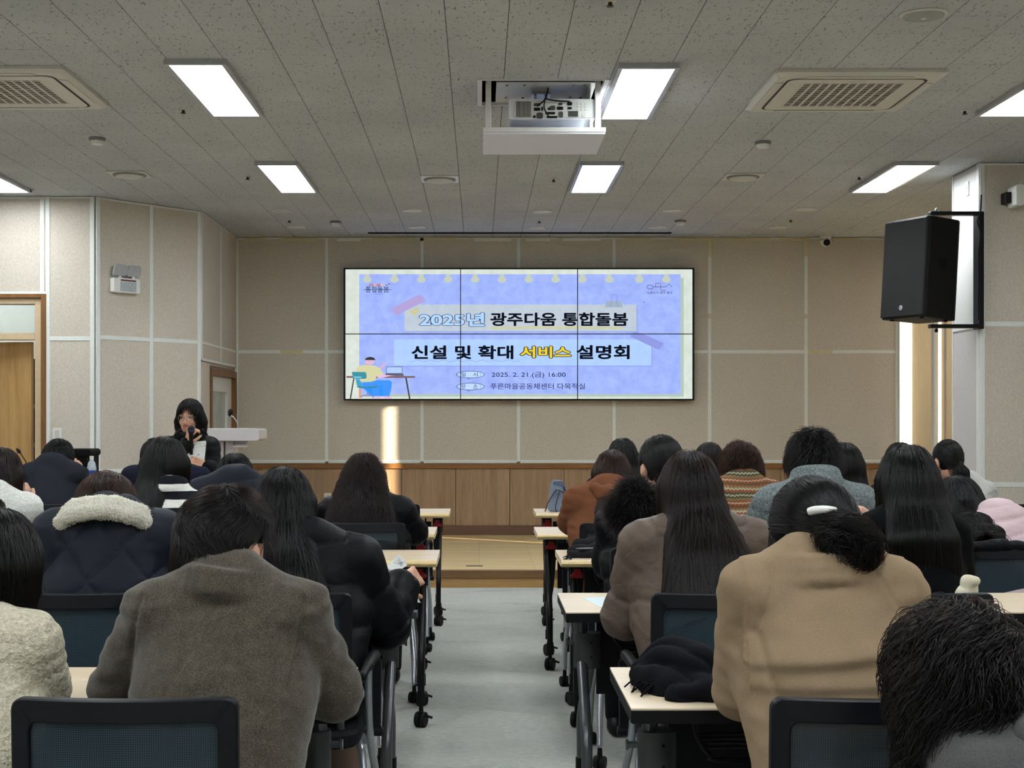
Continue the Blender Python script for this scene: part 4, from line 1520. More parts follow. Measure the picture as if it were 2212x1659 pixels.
P6('slide_figure_seat', [(158, 1376), (200, 1376), (222, 1420), (228, 1462), (180, 1470), (165, 1430)], (56, 160, 190), 9.6)
P6('slide_figure_seat', [(172, 1462), (300, 1470), (430, 1456), (432, 1468), (380, 1482), (220, 1486), (176, 1476)], (40, 134, 150), 9.7)
# ------------------------------------------------------------------ tables, chairs
M_MAPLE = wood('maple_laminate', rgb(220, 198, 164), rgb(238, 220, 192), 'X', 0.8, 0.28)
M_MAPLE_E = plain('maple_edge', rgb(220, 194, 138), 0.4, var=0.06)
M_TUBE = plain('dark_tube', rgb(34, 34, 34), 0.28, 0.6, var=0.03)
M_POST = plain('post_grey', rgb(56, 58, 58), 0.45, 0.1)
M_TUBEG = plain('grey_tube', rgb(92, 94, 96), 0.3, 0.55, var=0.03)
M_RED = plain('red_lever', rgb(170, 22, 34), 0.35)
M_RUBBER = plain('rubber', rgb(13, 13, 13), 0.6)


def caster(bm, p, r=0.034, brake=False, yaw=0.0):
    """twin-wheel caster standing on the floor at p (x, y), stem up"""
    c, s = math.cos(yaw), math.sin(yaw)
    ax = (c, s, 0)
    for d in (-0.013, 0.013):
        add_lathe(bm, [(r * 0.6, -0.010), (r * 0.92, -0.010), (r, -0.006), (r, 0.006), (r * 0.92, 0.010), (r * 0.6, 0.010)], (p[0] + c * d, p[1] + s * d, r), axis=ax, seg=18)
    add_tube(bm, [(p[0], p[1], r * 1.4), (p[0], p[1], r * 2 + 0.03)], [0.012, 0.009], 8)
    add_box(bm, p[0] - 0.006, p[0] + 0.006, p[1] - 0.02, p[1] + 0.02, r * 0.9, r * 2.05)
    if brake:
        add_tube(bm, [(p[0] + 0.02, p[1], r * 1.5), (p[0] + 0.05, p[1] - 0.01, r * 1.25)], 0.006, 6)


def make_table(name, label, x0, x1, ynear, depth, kind, lever=True):
    """kind A: black edge and wide grey posts; kind B: maple bullnose and red fold lever"""
    L = x1 - x0
    r_ = thing(name, label, 'table', (x0, ynear, 0), 0, 'folding training tables in rows')
    zt, th = 0.74, 0.030
    bm = bmesh.new()
    if kind == 'A':
        add_box(bm, 0.0, L, 0.0, depth, zt - 0.004, zt)
        obj('tabletop', bm, M_MAPLE, r_)
        bm = bmesh.new()
        add_box(bm, 0.0, L, 0.0, depth, zt - th - 0.004, zt - 0.0042)
        obj('edge_band', bm, M_BLACK, r_, bevel=0.002)
    else:
        add_box(bm, 0.0, L, 0.012, depth, zt - th, zt)
        obj('tabletop', bm, M_MAPLE, r_)
        bm = bmesh.new()
        pts = [(0.012, zt - th), (0.002, zt - th + 0.004), (-0.004, zt - th + 0.012), (-0.005, zt - 0.014), (0.0, zt - 0.005), (0.012, zt - 0.0002)]
        add_prism(bm, pts, 0, L, Matrix(((0, 0, 1, 0), (1, 0, 0, 0), (0, 1, 0, 0), (0, 0, 0, 1))))
        obj('edge_band', bm, M_MAPLE_E, r_, smooth='auto')
    ym = depth * 0.52
    for side, lx in ((1, 0.07), (-1, L - 0.07)):
        if kind == 'A':
            bm = bmesh.new()
            add_prism(bm, rrect(0.094, 0.075, 0.035, 4, lx + side * 0.02, ym), 0.515, 0.635)
            pc = obj('post_cover', bm, M_POST, r_, smooth='auto')
            bm = bmesh.new()
            add_tube(bm, [(lx, ym, 0.63), (lx, ym, 0.712)], 0.018, 12)
            add_box(bm, lx - 0.03, lx + 0.09, ym - 0.03, ym + 0.03, 0.685, 0.708)
            obj('post_head', bm, M_TUBEG, r_)
            bm = bmesh.new()
            add_lathe(bm, [(0.008, 0), (0.008, 0.024), (0.013, 0.025), (0.013, 0.031), (0, 0.032)], (lx - side * 0.024, ym, 0.60), axis=(-side, 0, 0), seg=14)
            obj('height_knob', bm, M_TUBEG, pc, smooth='auto')
            bm = bmesh.new()
            for z in (0.555, 0.605):
                add_lathe(bm, [(0.004, 0), (0.004, 0.0015), (0, 0.0015)], (lx + side * 0.03, ym - 0.0375, z), axis=(0, -1, 0), seg=10)
            obj('screw_hole', bm, M_DARK, pc)
            ztop, rt, mt = 0.53, 0.0185, M_TUBEG
        else:
            bm = bmesh.new()
            add_tube(bm, [(lx, ym, 0.60), (lx, ym, 0.71)], 0.022, 12)
            add_box(bm, lx - 0.025, lx + 0.025, ym - 0.12, ym + 0.12, 0.688, 0.709)
            obj('post_head', bm, M_BLACK, r_)
            bm = bmesh.new()
            xx = lx + side * 0.012
            add_prism(bm, [(-0.012, 0.0), (0.014, 0.0), (0.02, -0.03), (0.03, -0.045), (0.026, -0.06), (-0.028, -0.06), (-0.03, -0.05), (-0.012, -0.035)], -0.011, 0.011,
                      Matrix(((side, 0, 0, xx), (0, 0, 1, ym - 0.06), (0, 1, 0, 0.70), (0, 0, 0, 1))))
            if lever:
                obj('fold_lever', bm, M_RED, r_, bevel=0.003)
            else:
                bm.free()
            ztop, rt, mt = 0.69, 0.016, M_TUBE
        for k, (dy, yo) in enumerate(((-1, 0.02), (1, depth - 0.02))):
            dx = side * (0.0 if k == 0 else 0.032)
            y1 = ym + dy * 0.028
            pts = bezier([(lx + dx, y1, ztop), (lx + dx, y1, ztop * 0.5 + 0.26), (lx + dx * 0.8, y1 + (yo - y1) * 0.45, 0.43), (lx + dx * 0.5, yo - dy * 0.015, 0.31), (lx + dx * 0.5, yo, 0.2), (lx + dx * 0.5, yo, 0.1)], 6)
            bm = bmesh.new()
            add_tube(bm, pts, rt, 12)
            lg = obj('leg', bm, mt, r_, smooth='auto')
            bm = bmesh.new()
            caster(bm, (lx + dx * 0.5, yo), 0.034, brake=True, yaw=R(20 * dy))
            add_tube(bm, [(lx + dx * 0.5, yo, 0.095), (lx + dx * 0.5, yo, 0.15)], rt + 0.004, 10)
            obj('caster', bm, M_RUBBER, lg, smooth='auto')
    # modesty panel with pale squares painted for the light through its slots, and the wire shelf under the top
    bm = bmesh.new()
    yb = depth * 0.74
    add_box(bm, 0.13, L - 0.13, yb, yb + 0.012, 0.40, 0.66)
    mp = obj('modesty_panel', bm, plain('modesty_grey', rgb(28, 29, 31), 0.5), r_)
    bm = bmesh.new()
    n = int((L - 0.4) / 0.0465)
    for k in range(n):
        x = 0.2 + k * 0.0465
        add_box(bm, x - 0.004, x + 0.004, yb - 0.0012, yb, 0.476, 0.484)
    obj('painted_slot_row', bm, plain('slot_painted_light', rgb(170, 170, 168), 0.6), mp)
    bm = bmesh.new()
    for k in range(4):
        y = depth * 0.34 + k * 0.045
        add_tube(bm, [(0.19, y, 0.615), (L - 0.19, y, 0.615)], 0.004, 6)
    for x in (0.16, L - 0.16):
        sgn = 1 if x < 1 else -1
        add_tube(bm, bezier([(x, depth * 0.3, 0.70), (x + sgn * 0.005, depth * 0.3, 0.65), (x + sgn * 0.04, depth * 0.3, 0.60), (x + sgn * 0.1, depth * 0.3, 0.59), (L / 2, depth * 0.3, 0.59)], 5), 0.006, 8)
    obj('wire_shelf', bm, M_TUBE, r_, smooth=True)
    return r_


ROWS_NEAR = {1: 3.04, 2: 4.53, 3: 6.15, 4: 7.53, 5: 9.12}
DEP = 0.50
TABLES = {
    ('R', 1): (0.332, 2.13, 'A', 'maple-topped black-edged table holding the black scarf'), ('R', 2): (0.282, 2.08, 'A', 'black-edged table in front of the brown puffer jacket'),
    ('R', 3): (0.362, 2.16, 'B', 'maple table with a red lever and a folded grey scarf on it'), ('R', 4): (0.313, 2.11, 'B', 'maple table with a red lever under the orange hoodie sleeve'),
    ('R', 5): (0.371, 2.17, 'B', 'maple table carrying the blue-grey handbag'),
    ('L', 1): (-2.11, -0.31, 'A', 'black-edged table in front of the herringbone coat'), ('L', 2): (-2.03, -0.235, 'A', 'black-edged table in front of the black puffer coat and quilted jacket'),
    ('L', 3): (-1.99, -0.19, 'B', 'maple table with a red lever behind the held paper sheet'), ('L', 4): (-2.05, -0.245, 'B', 'maple table mostly hidden by the long wavy hair'),
    ('L', 5): (-2.0, -0.20, 'B', 'front maple table of the entrance-side block'),
    ('RR', 3): (2.19, 3.99, 'B', 'outer maple table in front of the pink quilted jacket'), ('RR', 4): (2.15, 3.95, 'B', 'outer maple table in the second row from the stage'),
    ('RR', 5): (2.20, 3.60, 'B', 'outer front maple table below the ponytail'), ('LL', 3): (-3.83, -2.03, 'B', 'outer maple table behind the white boucle sweater'),
    ('LL', 4): (-3.89, -2.09, 'B', 'outer maple table in the fourth row on the entrance side'), ('LL', 5): (-3.85, -2.04, 'B', 'outer front maple table with the black bag'),
    ('RR', 2): (2.11, 3.91, 'A', 'black-edged table beside the curly-haired head'),
}
for (sd, row), (x0, x1, kd, lb) in TABLES.items():
    make_table('training_table', lb, x0, x1, ROWS_NEAR[row], DEP, kd)

# ---- chair: origin on the floor below the seat, facing +Y
M_CHF = plain('chair_frame_black', rgb(17, 19, 24), 0.42, var=0.05)


def m_mesh():
    t = NT('chair_mesh')
    v = t.coord('Object', scale=(1, 1, 1))
    sep = t.add('ShaderNodeSeparateXYZ')
    t.link(v, sep.inputs[0])
    sx = t.math('SINE', t.math('MULTIPLY', sep.outputs[0], 1500))
    sz = t.math('SINE', t.math('MULTIPLY', sep.outputs[2], 1500))
    f = t.math('MAXIMUM', sx, sz)
    nz = t.noise(v, 5, 2)
    col = t.ramp(f, [(0.15, rgb(18, 29, 36)), (0.9, rgb(58, 78, 88))])
    t.set(t.mix(t.math('MULTIPLY', nz, 0.4), col, rgb(34, 54, 70)), 0.55, 0, 0.3)
    tr = t.add('ShaderNodeBsdfTransparent')
    mx = t.add('ShaderNodeMixShader')
    mx.inputs[0].default_value = 0.95
    t.link(tr.outputs[0], mx.inputs[1])
    t.link(t.b.outputs[0], mx.inputs[2])
    t.link(mx.outputs[0], t.out.inputs['Surface'])
    return t.m


M_MESH = m_mesh()
CH_W, CH_TOP = 0.415, 0.865
_chair = None


def make_chair(label):
    r_ = thing('conference_chair', label, 'chair', (0, 0, 0), 0, 'black mesh-back conference chairs')
    yb = -0.20

    def back_pt(u, z):           # curved back sheet: u in -1..1
        return Vector((u * CH_W / 2, yb - 0.028 * (1 - u * u) - 0.05 * max(0, (z - 0.5)) + 0.02, z))
    # frame: top bar, side bars, bottom bar as one swept loop of box sections
    bm = bmesh.new()
    w_out, z0, z1 = 1.0, 0.49, CH_TOP
    loop_o, loop_i = [], []
    rc = 0.022
    path_o = rrect(CH_W, z1 - z0, rc, 4, 0, (z0 + z1) / 2)
    path_i = [(x * (CH_W - 0.068) / CH_W, (z0 + 0.03) + (z - z0) * ((z1 - 0.043) - (z0 + 0.03)) / (z1 - z0)) for x, z in path_o]
    rings = []
    for (xo, zo), (xi, zi) in zip(path_o, path_i):
        po, pi = back_pt(xo / (CH_W / 2), zo), back_pt(xi / (CH_W / 2), zi)
        rings.append([bm.verts.new(po + Vector((0, -0.013, 0))), bm.verts.new(pi + Vector((0, -0.013, 0))), bm.verts.new(pi + Vector((0, 0.013, 0))), bm.verts.new(po + Vector((0, 0.013, 0)))])
    n = len(rings)
    # extra samples along the long top and bottom bars so that they follow the curve
    for i in range(n):
        A, B = rings[i], rings[(i + 1) % n]
        for k in range(4):
            bm.faces.new((A[k], A[(k + 1) % 4], B[(k + 1) % 4], B[k]))
    bmesh.ops.subdivide_edges(bm, edges=[e for e in bm.edges if e.calc_length() > 0.2], cuts=8, use_grid_fill=True)
    for v in bm.verts:
        u = v.co.x / (CH_W / 2)
        base = yb - 0.05 * max(0, (v.co.z - 0.5)) + 0.02
        off = 0.013 if v.co.y > back_pt(u, v.co.z).y - 1e-4 + (0.0 if abs(u) > 0.8 else -0.0) else -0.013
        # keep the sign each vertex had on its ring
        v.co.y = base - 0.028 * (1 - u * u) + (0.013 if (v.co.y - base + 0.028 * (1 - min(1, abs(u)) ** 2)) > 0 else -0.013) if abs(u) > 0.8 else v.co.y - 0.028 * (1 - u * u) + 0.028 * (1 - ((CH_W - 0.05) / CH_W) ** 2)
    obj('back_frame', bm, M_CHF, r_, bevel=0.003)
    bm = bmesh.new()
    nu, nz = 12, 8
    grid = [[bm.verts.new(back_pt(-0.86 + 1.72 * i / nu, 0.515 + (CH_TOP - 0.04 - 0.515) * j / nz)) for i in range(nu + 1)] for j in range(nz + 1)]
    for j in range(nz):
        for i in range(nu):
            bm.faces.new((grid[j][i], grid[j][i + 1], grid[j + 1][i + 1], grid[j + 1][i]))
    obj('mesh_back', bm, M_MESH, r_, smooth=True)
    bm = bmesh.new()
    add_prism(bm, rrect(0.45, 0.44, 0.07, 5, 0, 0.02), 0.405, 0.455)
    obj('seat', bm, plain('chair_seat_fabric', rgb(15, 16, 18), 0.85, bump=0.3, scale=200), r_, bevel=0.012)
    for s in (-1, 1):
        x = s * 0.235
        bm = bmesh.new()
        pts = bezier([(x, yb + 0.02, 0.615), (x + s * 0.012, -0.12, 0.635), (x + s * 0.02, 0.0, 0.645), (x + s * 0.02, 0.07, 0.635), (x + s * 0.018, 0.1, 0.60)], 6)
        add_tube(bm, pts, [0.013] * 6 + [0.017] * 12 + [0.013] * (len(pts) - 18), 10)
        ar = obj('armrest', bm, M_BLACK, r_, smooth=True)
        bm = bmesh.new()
        add_prism(bm, [(0.085, 0.62), (0.115, 0.61), (0.085, 0.40), (0.06, 0.40)], -0.02, 0.02, Matrix(((0, 0, 1, x + s * 0.018), (1, 0, 0, 0), (0, 1, 0, 0), (0, 0, 0, 1))))
        add_tube(bm, [(x - s * 0.01, 0.072, 0.40), (x + s * 0.045, 0.072, 0.40)], 0.016, 10)
        obj('arm_strap', bm, M_CHF, ar, bevel=0.003)
        bm = bmesh.new()
        add_tube(bm, bezier([(x + s * 0.012, -0.09, 0.63), (x + s * 0.012, -0.085, 0.5), (x + s * 0.015, -0.05, 0.40), (x + s * 0.02, 0.12, 0.24), (x + s * 0.02, 0.2, 0.09)], 6), 0.012, 10)
        lg = obj('leg', bm, M_ALU, r_, smooth='auto')
        bm = bmesh.new()
        caster(bm, (x + s * 0.02, 0.2), 0.026, yaw=R(15))
        obj('caster', bm, M_RUBBER, lg, smooth='auto')
        bm = bmesh.new()
        add_tube(bm, bezier([(x - s * 0.03, 0.0, 0.385), (x - s * 0.01, -0.06, 0.36), (x + s * 0.01, -0.16, 0.2), (x + s * 0.015, -0.21, 0.09)], 6), 0.012, 10)
        lg = obj('leg', bm, M_ALU, r_, smooth='auto')
        bm = bmesh.new()
        caster(bm, (x + s * 0.015, -0.21), 0.026, yaw=R(-20))
        obj('caster', bm, M_RUBBER, lg, smooth='auto')
    bm = bmesh.new()
    for y in (0.0, 0.1):
        add_tube(bm, [(-0.235, y, 0.39), (0.235, y, 0.39)], 0.013, 8)
    for s in (-1, 1):
        add_tube(bm, [(s * 0.17, yb + 0.03, 0.52), (s * 0.17, yb + 0.06, 0.44), (s * 0.16, -0.05, 0.4)], 0.011, 8)
    obj('seat_frame', bm, M_ALU, r_, smooth='auto')
    return r_


def chair(px_or_x, yback, label, rz=0.0):
    global _chair
    if _chair is None:
        _chair = make_chair(label)
        c = _chair
    else:
        c = copy_tree(_chair)
        c['label'] = label
    c.location = (px_or_x, yback + 0.2, 0)
    c.rotation_euler = (0, 0, rz)
    return c


BACK = {1: 2.55, 2: 4.05, 3: 5.44, 4: 6.70, 5: 8.14}
for x, row, lb in (
        (-0.651, 1, 'mesh-back chair in the corner below the herringbone coat'), (0.742, 1, 'mesh-back chair below the camel coat'),
        (1.217 * -1, 2, 'mesh-back chair behind the navy quilted jacket'), (-0.58, 2, 'mesh-back chair with visible armrest behind the black puffer coat'),
        (0.708, 2, 'mesh-back chair behind the brown puffer jacket'), (1.29, 2, 'mesh-back chair behind the black knit sweater'),
        (-0.638, 3, 'empty mesh-back chair just beyond the black puffer coat'), (0.72, 3, 'mesh-back chair under the black fur-hooded coat'),
        (2.11, 3, 'mesh-back chair with a dark padded coat over its top'), (-0.565, 4, 'mesh-back chair under the long wavy hair'),
        (0.69, 4, 'mesh-back chair under the orange hoodie'), (-0.557, 5, 'empty mesh-back chair in the front row by the aisle'),
        (-1.27, 3, 'mesh-back chair behind the striped sweater'), (-1.25, 4, 'mesh-back chair behind the dark padded jacket near the lectern'),
        (-1.95, 3, 'mesh-back chair behind the white boucle sweater'), (-1.36, 1, 'mesh-back chair behind the cream boucle coat'),
        (1.36, 3, 'mesh-back chair behind the grey fleece jacket'), (1.32, 4, 'mesh-back chair behind the multicoloured striped sweater'),
        (1.90, 4, 'mesh-back chair behind the dark suit jacket'),
        (0.78, 5, 'mesh-back chair behind the navy jacket in the front row'), (1.42, 5, 'mesh-back chair behind the dark head in the front row'),
        (2.44, 5, 'mesh-back chair in the front row of the window side'), (3.02, 5, 'mesh-back chair behind the ponytail'), (-1.90, 5, 'mesh-back chair behind the navy padded jacket')):
    chair(x, BACK[row], lb)
chair(-2.55, 8.12, 'mesh-back chair behind the dark grey sweater')
chair(0.86, 1.88, 'mesh-back chair under the curly-haired head')
# ------------------------------------------------------------------ signed-distance modelling for people
V3 = lambda *a: np.array(a, dtype=np.float64)


class Field:
    def __init__(self, lo, hi, h):
        self.h = h
        self.o = np.floor(np.array(lo) / h) * h
        n = np.ceil((np.array(hi) - self.o) / h).astype(int) + 1
        self.n = n
        self.V = np.full(n, 0.3, dtype=np.float32)

    def _sub(self, lo, hi):
        a = np.maximum(0, np.floor((lo - self.o) / self.h).astype(int))
        b = np.minimum(self.n, np.ceil((hi - self.o) / self.h).astype(int) + 1)
        if np.any(b <= a):
            return None, None
        ax = [(self.o[i] + np.arange(a[i], b[i]) * self.h).astype(np.float32) for i in range(3)]
        X, Y, Z = ax[0][:, None, None], ax[1][None, :, None], ax[2][None, None, :]
        return (slice(a[0], b[0]), slice(a[1], b[1]), slice(a[2], b[2])), (X, Y, Z)

    @staticmethod
    def _merge(v, d, k):
        if k <= 0:
            return np.minimum(v, d)
        hh = np.clip(0.5 + 0.5 * (v - d) / k, 0, 1)
        return v + (d - v) * hh - k * hh * (1 - hh)

    def cone(self, a, b, ra, rb, k=0.02, inf=0.0):
        a, b = np.array(a, float), np.array(b, float)
        ra, rb = ra + inf, rb + inf
        m = max(ra, rb) + k + 0.035
        s, g = self._sub(np.minimum(a, b) - m, np.maximum(a, b) + m)
        if s is None:
            return
        X, Y, Z = g
        ba = b - a
        L2 = max(1e-9, float(ba @ ba))
        t = np.clip(((X - a[0]) * ba[0] + (Y - a[1]) * ba[1] + (Z - a[2]) * ba[2]) / L2, 0, 1)
        d = np.sqrt((X - a[0] - ba[0] * t) ** 2 + (Y - a[1] - ba[1] * t) ** 2 + (Z - a[2] - ba[2] * t) ** 2) - (ra + (rb - ra) * t)
        self.V[s] = self._merge(self.V[s], d, k)

    def _ell(self, g, c, r, M):
        X, Y, Z = g
        dx, dy, dz = X - c[0], Y - c[1], Z - c[2]
        if M is not None:
            p = [M[0][i] * dx + M[1][i] * dy + M[2][i] * dz for i in range(3)]       # M columns are the local axes
        else:
            p = [dx + 0 * dy + 0 * dz, dy + 0 * dx + 0 * dz, dz + 0 * dx + 0 * dy]
        k0 = np.sqrt((p[0] / r[0]) ** 2 + (p[1] / r[1]) ** 2 + (p[2] / r[2]) ** 2)
        k1 = np.sqrt((p[0] / r[0] ** 2) ** 2 + (p[1] / r[1] ** 2) ** 2 + (p[2] / r[2] ** 2) ** 2) + 1e-9
        return k0 * (k0 - 1) / k1

    def ell(self, c, r, M=None, k=0.02, inf=0.0):
        c, r = np.array(c, float), np.array(r, float) + inf
        m = max(r) + k + 0.035
        s, g = self._sub(c - m, c + m)
        if s is None:
            return
        self.V[s] = self._merge(self.V[s], self._ell(g, c, r, M), k)

    def cut_ell(self, c, r, M=None, k=0.01):
        c, r = np.array(c, float), np.array(r, float)
        m = max(r) + 0.04
        s, g = self._sub(c - m, c + m)
        if s is None:
            return
        d = -self._ell(g, c, r, M)
        self.V[s] = -self._merge(-self.V[s], -d, k)

    def cut_plane(self, p, n, k=0.012):
        """remove everything on the +n side"""
        s, g = self._sub(self.o, self.o + self.n * self.h)
        X, Y, Z = g
        d = ((X - p[0]) * n[0] + (Y - p[1]) * n[1] + (Z - p[2]) * n[2]).astype(np.float32)
        self.V = -self._merge(-self.V, -d, k)

    def sample(self, P):
        q = (P - self.o) / self.h
        q = np.clip(q, 0.001, self.n - 1.002)
        i = q.astype(int)
        f = q - i
        V, x, y, z = self.V, i[:, 0], i[:, 1], i[:, 2]
        fx, fy, fz = f[:, 0], f[:, 1], f[:, 2]
        c00 = V[x, y, z] * (1 - fx) + V[x + 1, y, z] * fx
        c10 = V[x, y + 1, z] * (1 - fx) + V[x + 1, y + 1, z] * fx
        c01 = V[x, y, z + 1] * (1 - fx) + V[x + 1, y, z + 1] * fx
        c11 = V[x, y + 1, z + 1] * (1 - fx) + V[x + 1, y + 1, z + 1] * fx
        return (c00 * (1 - fy) + c10 * fy) * (1 - fz) + (c01 * (1 - fy) + c11 * fy) * fz

    def grad(self, P):
        e = self.h * 0.9
        g = np.stack([self.sample(P + d) - self.sample(P - d) for d in (V3(e, 0, 0), V3(0, e, 0), V3(0, 0, e))], 1)
        return g / (np.linalg.norm(g, axis=1, keepdims=True) + 1e-9)

    def net(self):
        """naive surface nets -> verts, quads"""
        V = self.V
        S = V < 0
        c = S[:-1, :-1, :-1].astype(np.int8)
        tot = np.zeros_like(c)
        offs = [(i, j, k) for i in (0, 1) for j in (0, 1) for k in (0, 1)]
        nx, ny, nz = V.shape
        for (i, j, k) in offs:
            tot += S[i:nx - 1 + i, j:ny - 1 + j, k:nz - 1 + k]
        act = (tot > 0) & (tot < 8)
        ix = np.argwhere(act)
        if len(ix) == 0:
            return np.zeros((0, 3)), np.zeros((0, 4), int)
        vals = np.stack([V[ix[:, 0] + i, ix[:, 1] + j, ix[:, 2] + k] for (i, j, k) in offs], 1)
        pos = np.zeros((len(ix), 3))
        cnt = np.zeros(len(ix))
        oa = np.array(offs, float)
        for a in range(8):
            for b in range(a + 1, 8):
                if np.abs(oa[a] - oa[b]).sum() != 1:
                    continue
                va, vb = vals[:, a], vals[:, b]
                m = (va < 0) != (vb < 0)
                t = va[m] / (va[m] - vb[m])
                pos[m] += oa[a] + (oa[b] - oa[a]) * t[:, None]
                cnt[m] += 1
        P = self.o + (ix + pos / cnt[:, None]) * self.h
        idx = np.full(act.shape, -1, dtype=np.int64)
        idx[tuple(ix.T)] = np.arange(len(ix))
        quads = []
        for ax in range(3):
            sl0 = [slice(1, -1)] * 3
            sl1 = [slice(1, -1)] * 3
            sl0[ax] = slice(0, -1)
            sl1[ax] = slice(1, None)
            A, B = S[tuple(sl0)], S[tuple(sl1)]
            for sgn, m in ((1, A & ~B), (-1, ~A & B)):
                e = np.argwhere(m)
                if len(e) == 0:
                    continue
                e = e + np.array([0 if q == ax else 1 for q in range(3)])
                u, w = [q for q in range(3) if q != ax]
                du, dw = np.zeros(3, int), np.zeros(3, int)
                du[u], dw[w] = 1, 1
                c0, c1, c2, c3 = e - du - dw, e - dw, e, e - du
                q = np.stack([idx[tuple(cc.T)] for cc in (c0, c1, c2, c3)], 1)
                if (sgn > 0) != (ax == 1):
                    pass
                else:
                    q = q[:, ::-1]
                quads.append(q)
        Q = np.concatenate(quads)
        Q = Q[(Q >= 0).all(1)]
        return P, Q


def np_mesh(name, P, Q, mat, parent, origin, smooth=True):
    me = bpy.data.meshes.new(name)
    P = P - np.array(origin)
    me.vertices.add(len(P))
    me.vertices.foreach_set('co', P.astype(np.float32).ravel())
    me.loops.add(len(Q) * 4)
    me.loops.foreach_set('vertex_index', Q.astype(np.int32).ravel())
    me.polygons.add(len(Q))
    me.polygons.foreach_set('loop_start', np.arange(0, len(Q) * 4, 4, dtype=np.int32))
    me.polygons.foreach_set('use_smooth', np.ones(len(Q), dtype=bool))
    me.update(calc_edges=True)
    me.validate()
    return link_mesh(name, me, mat, parent)


def rotm(pitch=0, yaw=0, roll=0, face=0):
    """columns: local right, forward, up.  pitch>0 nods down, yaw>0 turns to the sitter's left, roll>0 tilts the head to the sitter's right"""
    M = Matrix.Rotation(R(face), 3, 'Z') @ Matrix.Rotation(R(yaw), 3, 'Z') @ Matrix.Rotation(R(-pitch), 3, 'X') @ Matrix.Rotation(R(roll), 3, 'Y')
    return np.array(M)


# ------------------------------------------------------------------ hair
def m_hair(name, mel, red=0.5, rough=0.22, base=None):
    if name in MATS:
        return MATS[name]
    t = NT(name)
    hb = t.add('ShaderNodeBsdfHairPrincipled')
    hb.parametrization = 'MELANIN'
    hb.inputs['Melanin'].default_value = mel
    hb.inputs['Melanin Redness'].default_value = red
    hb.inputs['Roughness'].default_value = rough
    hb.inputs['Radial Roughness'].default_value = 0.35
    hb.inputs['Random Roughness'].default_value = 0.2
    hb.inputs['Random Color'].default_value = 0.08
    if base is not None:
        t.set(base, 0.5, 0, 0.04)
        mx = t.add('ShaderNodeMixShader')
        mx.inputs[0].default_value = 0.55
        t.link(t.b.outputs[0], mx.inputs[1])
        t.link(hb.outputs[0], mx.inputs[2])
        t.link(mx.outputs[0], t.out.inputs['Surface'])
    else:
        t.link(hb.outputs[0], t.out.inputs['Surface'])
    MATS[name] = t.m
    return t.m


HAIRC = {'black': (1.0, 0.35, rgb(9, 9, 10)), 'soft': (0.96, 0.12, rgb(14, 12, 12)), 'dark': (0.915, 0.35, rgb(20, 15, 14)), 'brown': (0.82, 0.5, rgb(36, 24, 19))}


def hair_mats(c):
    mel, red, base = HAIRC[c]
    return m_hair('hair_' + c, mel, red, 0.14, base), plain('scalp_' + c, base, 0.55, var=0.2, scale=60, spec=0.12)


def sines(P, wl, seed, n=6):
    g = np.random.default_rng(seed)
    out = np.zeros(len(P))
    for _ in range(n):
        d = g.normal(size=3)
        d /= np.linalg.norm(d)
        out += np.sin(P @ d * 2 * np.pi / (wl * g.uniform(0.7, 1.4)) + g.uniform(0, 6.28))
    return out / n


def grow(F, seeds, L, npt, flow, off, free_z=-0.25, curl=0.0, freq=40.0, lift=0.0, rng=None, down=0.35, jitter=0.12):
    """trace strands over the surface of field F"""
    n = len(seeds)
    P = seeds.copy()
    st = L / (npt - 1)
    pts = [P.copy()]
    prev = None
    jit = rng.normal(size=(n, 3)) * jitter
    for k in range(npt - 1):
        N = F.grad(P)
        D = flow(P) + jit
        T = D - N * (D * N).sum(1, keepdims=True)
        T /= np.linalg.norm(T, axis=1, keepdims=True) + 1e-9
        if prev is not None:
            T = 0.55 * prev + 0.45 * T
            T /= np.linalg.norm(T, axis=1, keepdims=True) + 1e-9
        free = (N[:, 2] < free_z)
        if prev is not None:
            fd = prev * (1 - down) + np.array([0, 0, -1.0]) * down
            fd /= np.linalg.norm(fd, axis=1, keepdims=True) + 1e-9
            T = np.where(free[:, None], fd, T)
        P2 = P + T * st[:, None]
        d = F.sample(P2)
        corr = (d - off - lift * (k + 1) / npt)
        corr = np.where(free, np.minimum(corr, 0) * 0.5, np.clip(corr, -0.02, 0.02) * 0.8)
        P2 = P2 - F.grad(P2) * corr[:, None]
        prev = P2 - P
        prev /= np.linalg.norm(prev, axis=1, keepdims=True) + 1e-9
        P = P2
        pts.append(P.copy())
    A = np.stack(pts, 1)
    if curl > 0:
        ph = rng.uniform(0, 6.28, n)
        fr = freq * rng.uniform(0.7, 1.3, n)
        s = st[:, None] * np.arange(npt)[None, :]
        amp = curl * np.minimum(1.0, np.arange(npt) / 3.0)[None, :] * rng.uniform(0.4, 1.2, n)[:, None]
        U = rng.normal(size=(n, 3))
        U /= np.linalg.norm(U, axis=1, keepdims=True)
        W = np.cross(U, np.array([0.2, 0.3, 1.0]))
        W /= np.linalg.norm(W, axis=1, keepdims=True)
        a = s * fr[:, None] + ph[:, None]
        A = A + (np.cos(a) * amp)[:, :, None] * U[:, None, :] + (np.sin(a) * amp)[:, :, None] * W[:, None, :]
    return A


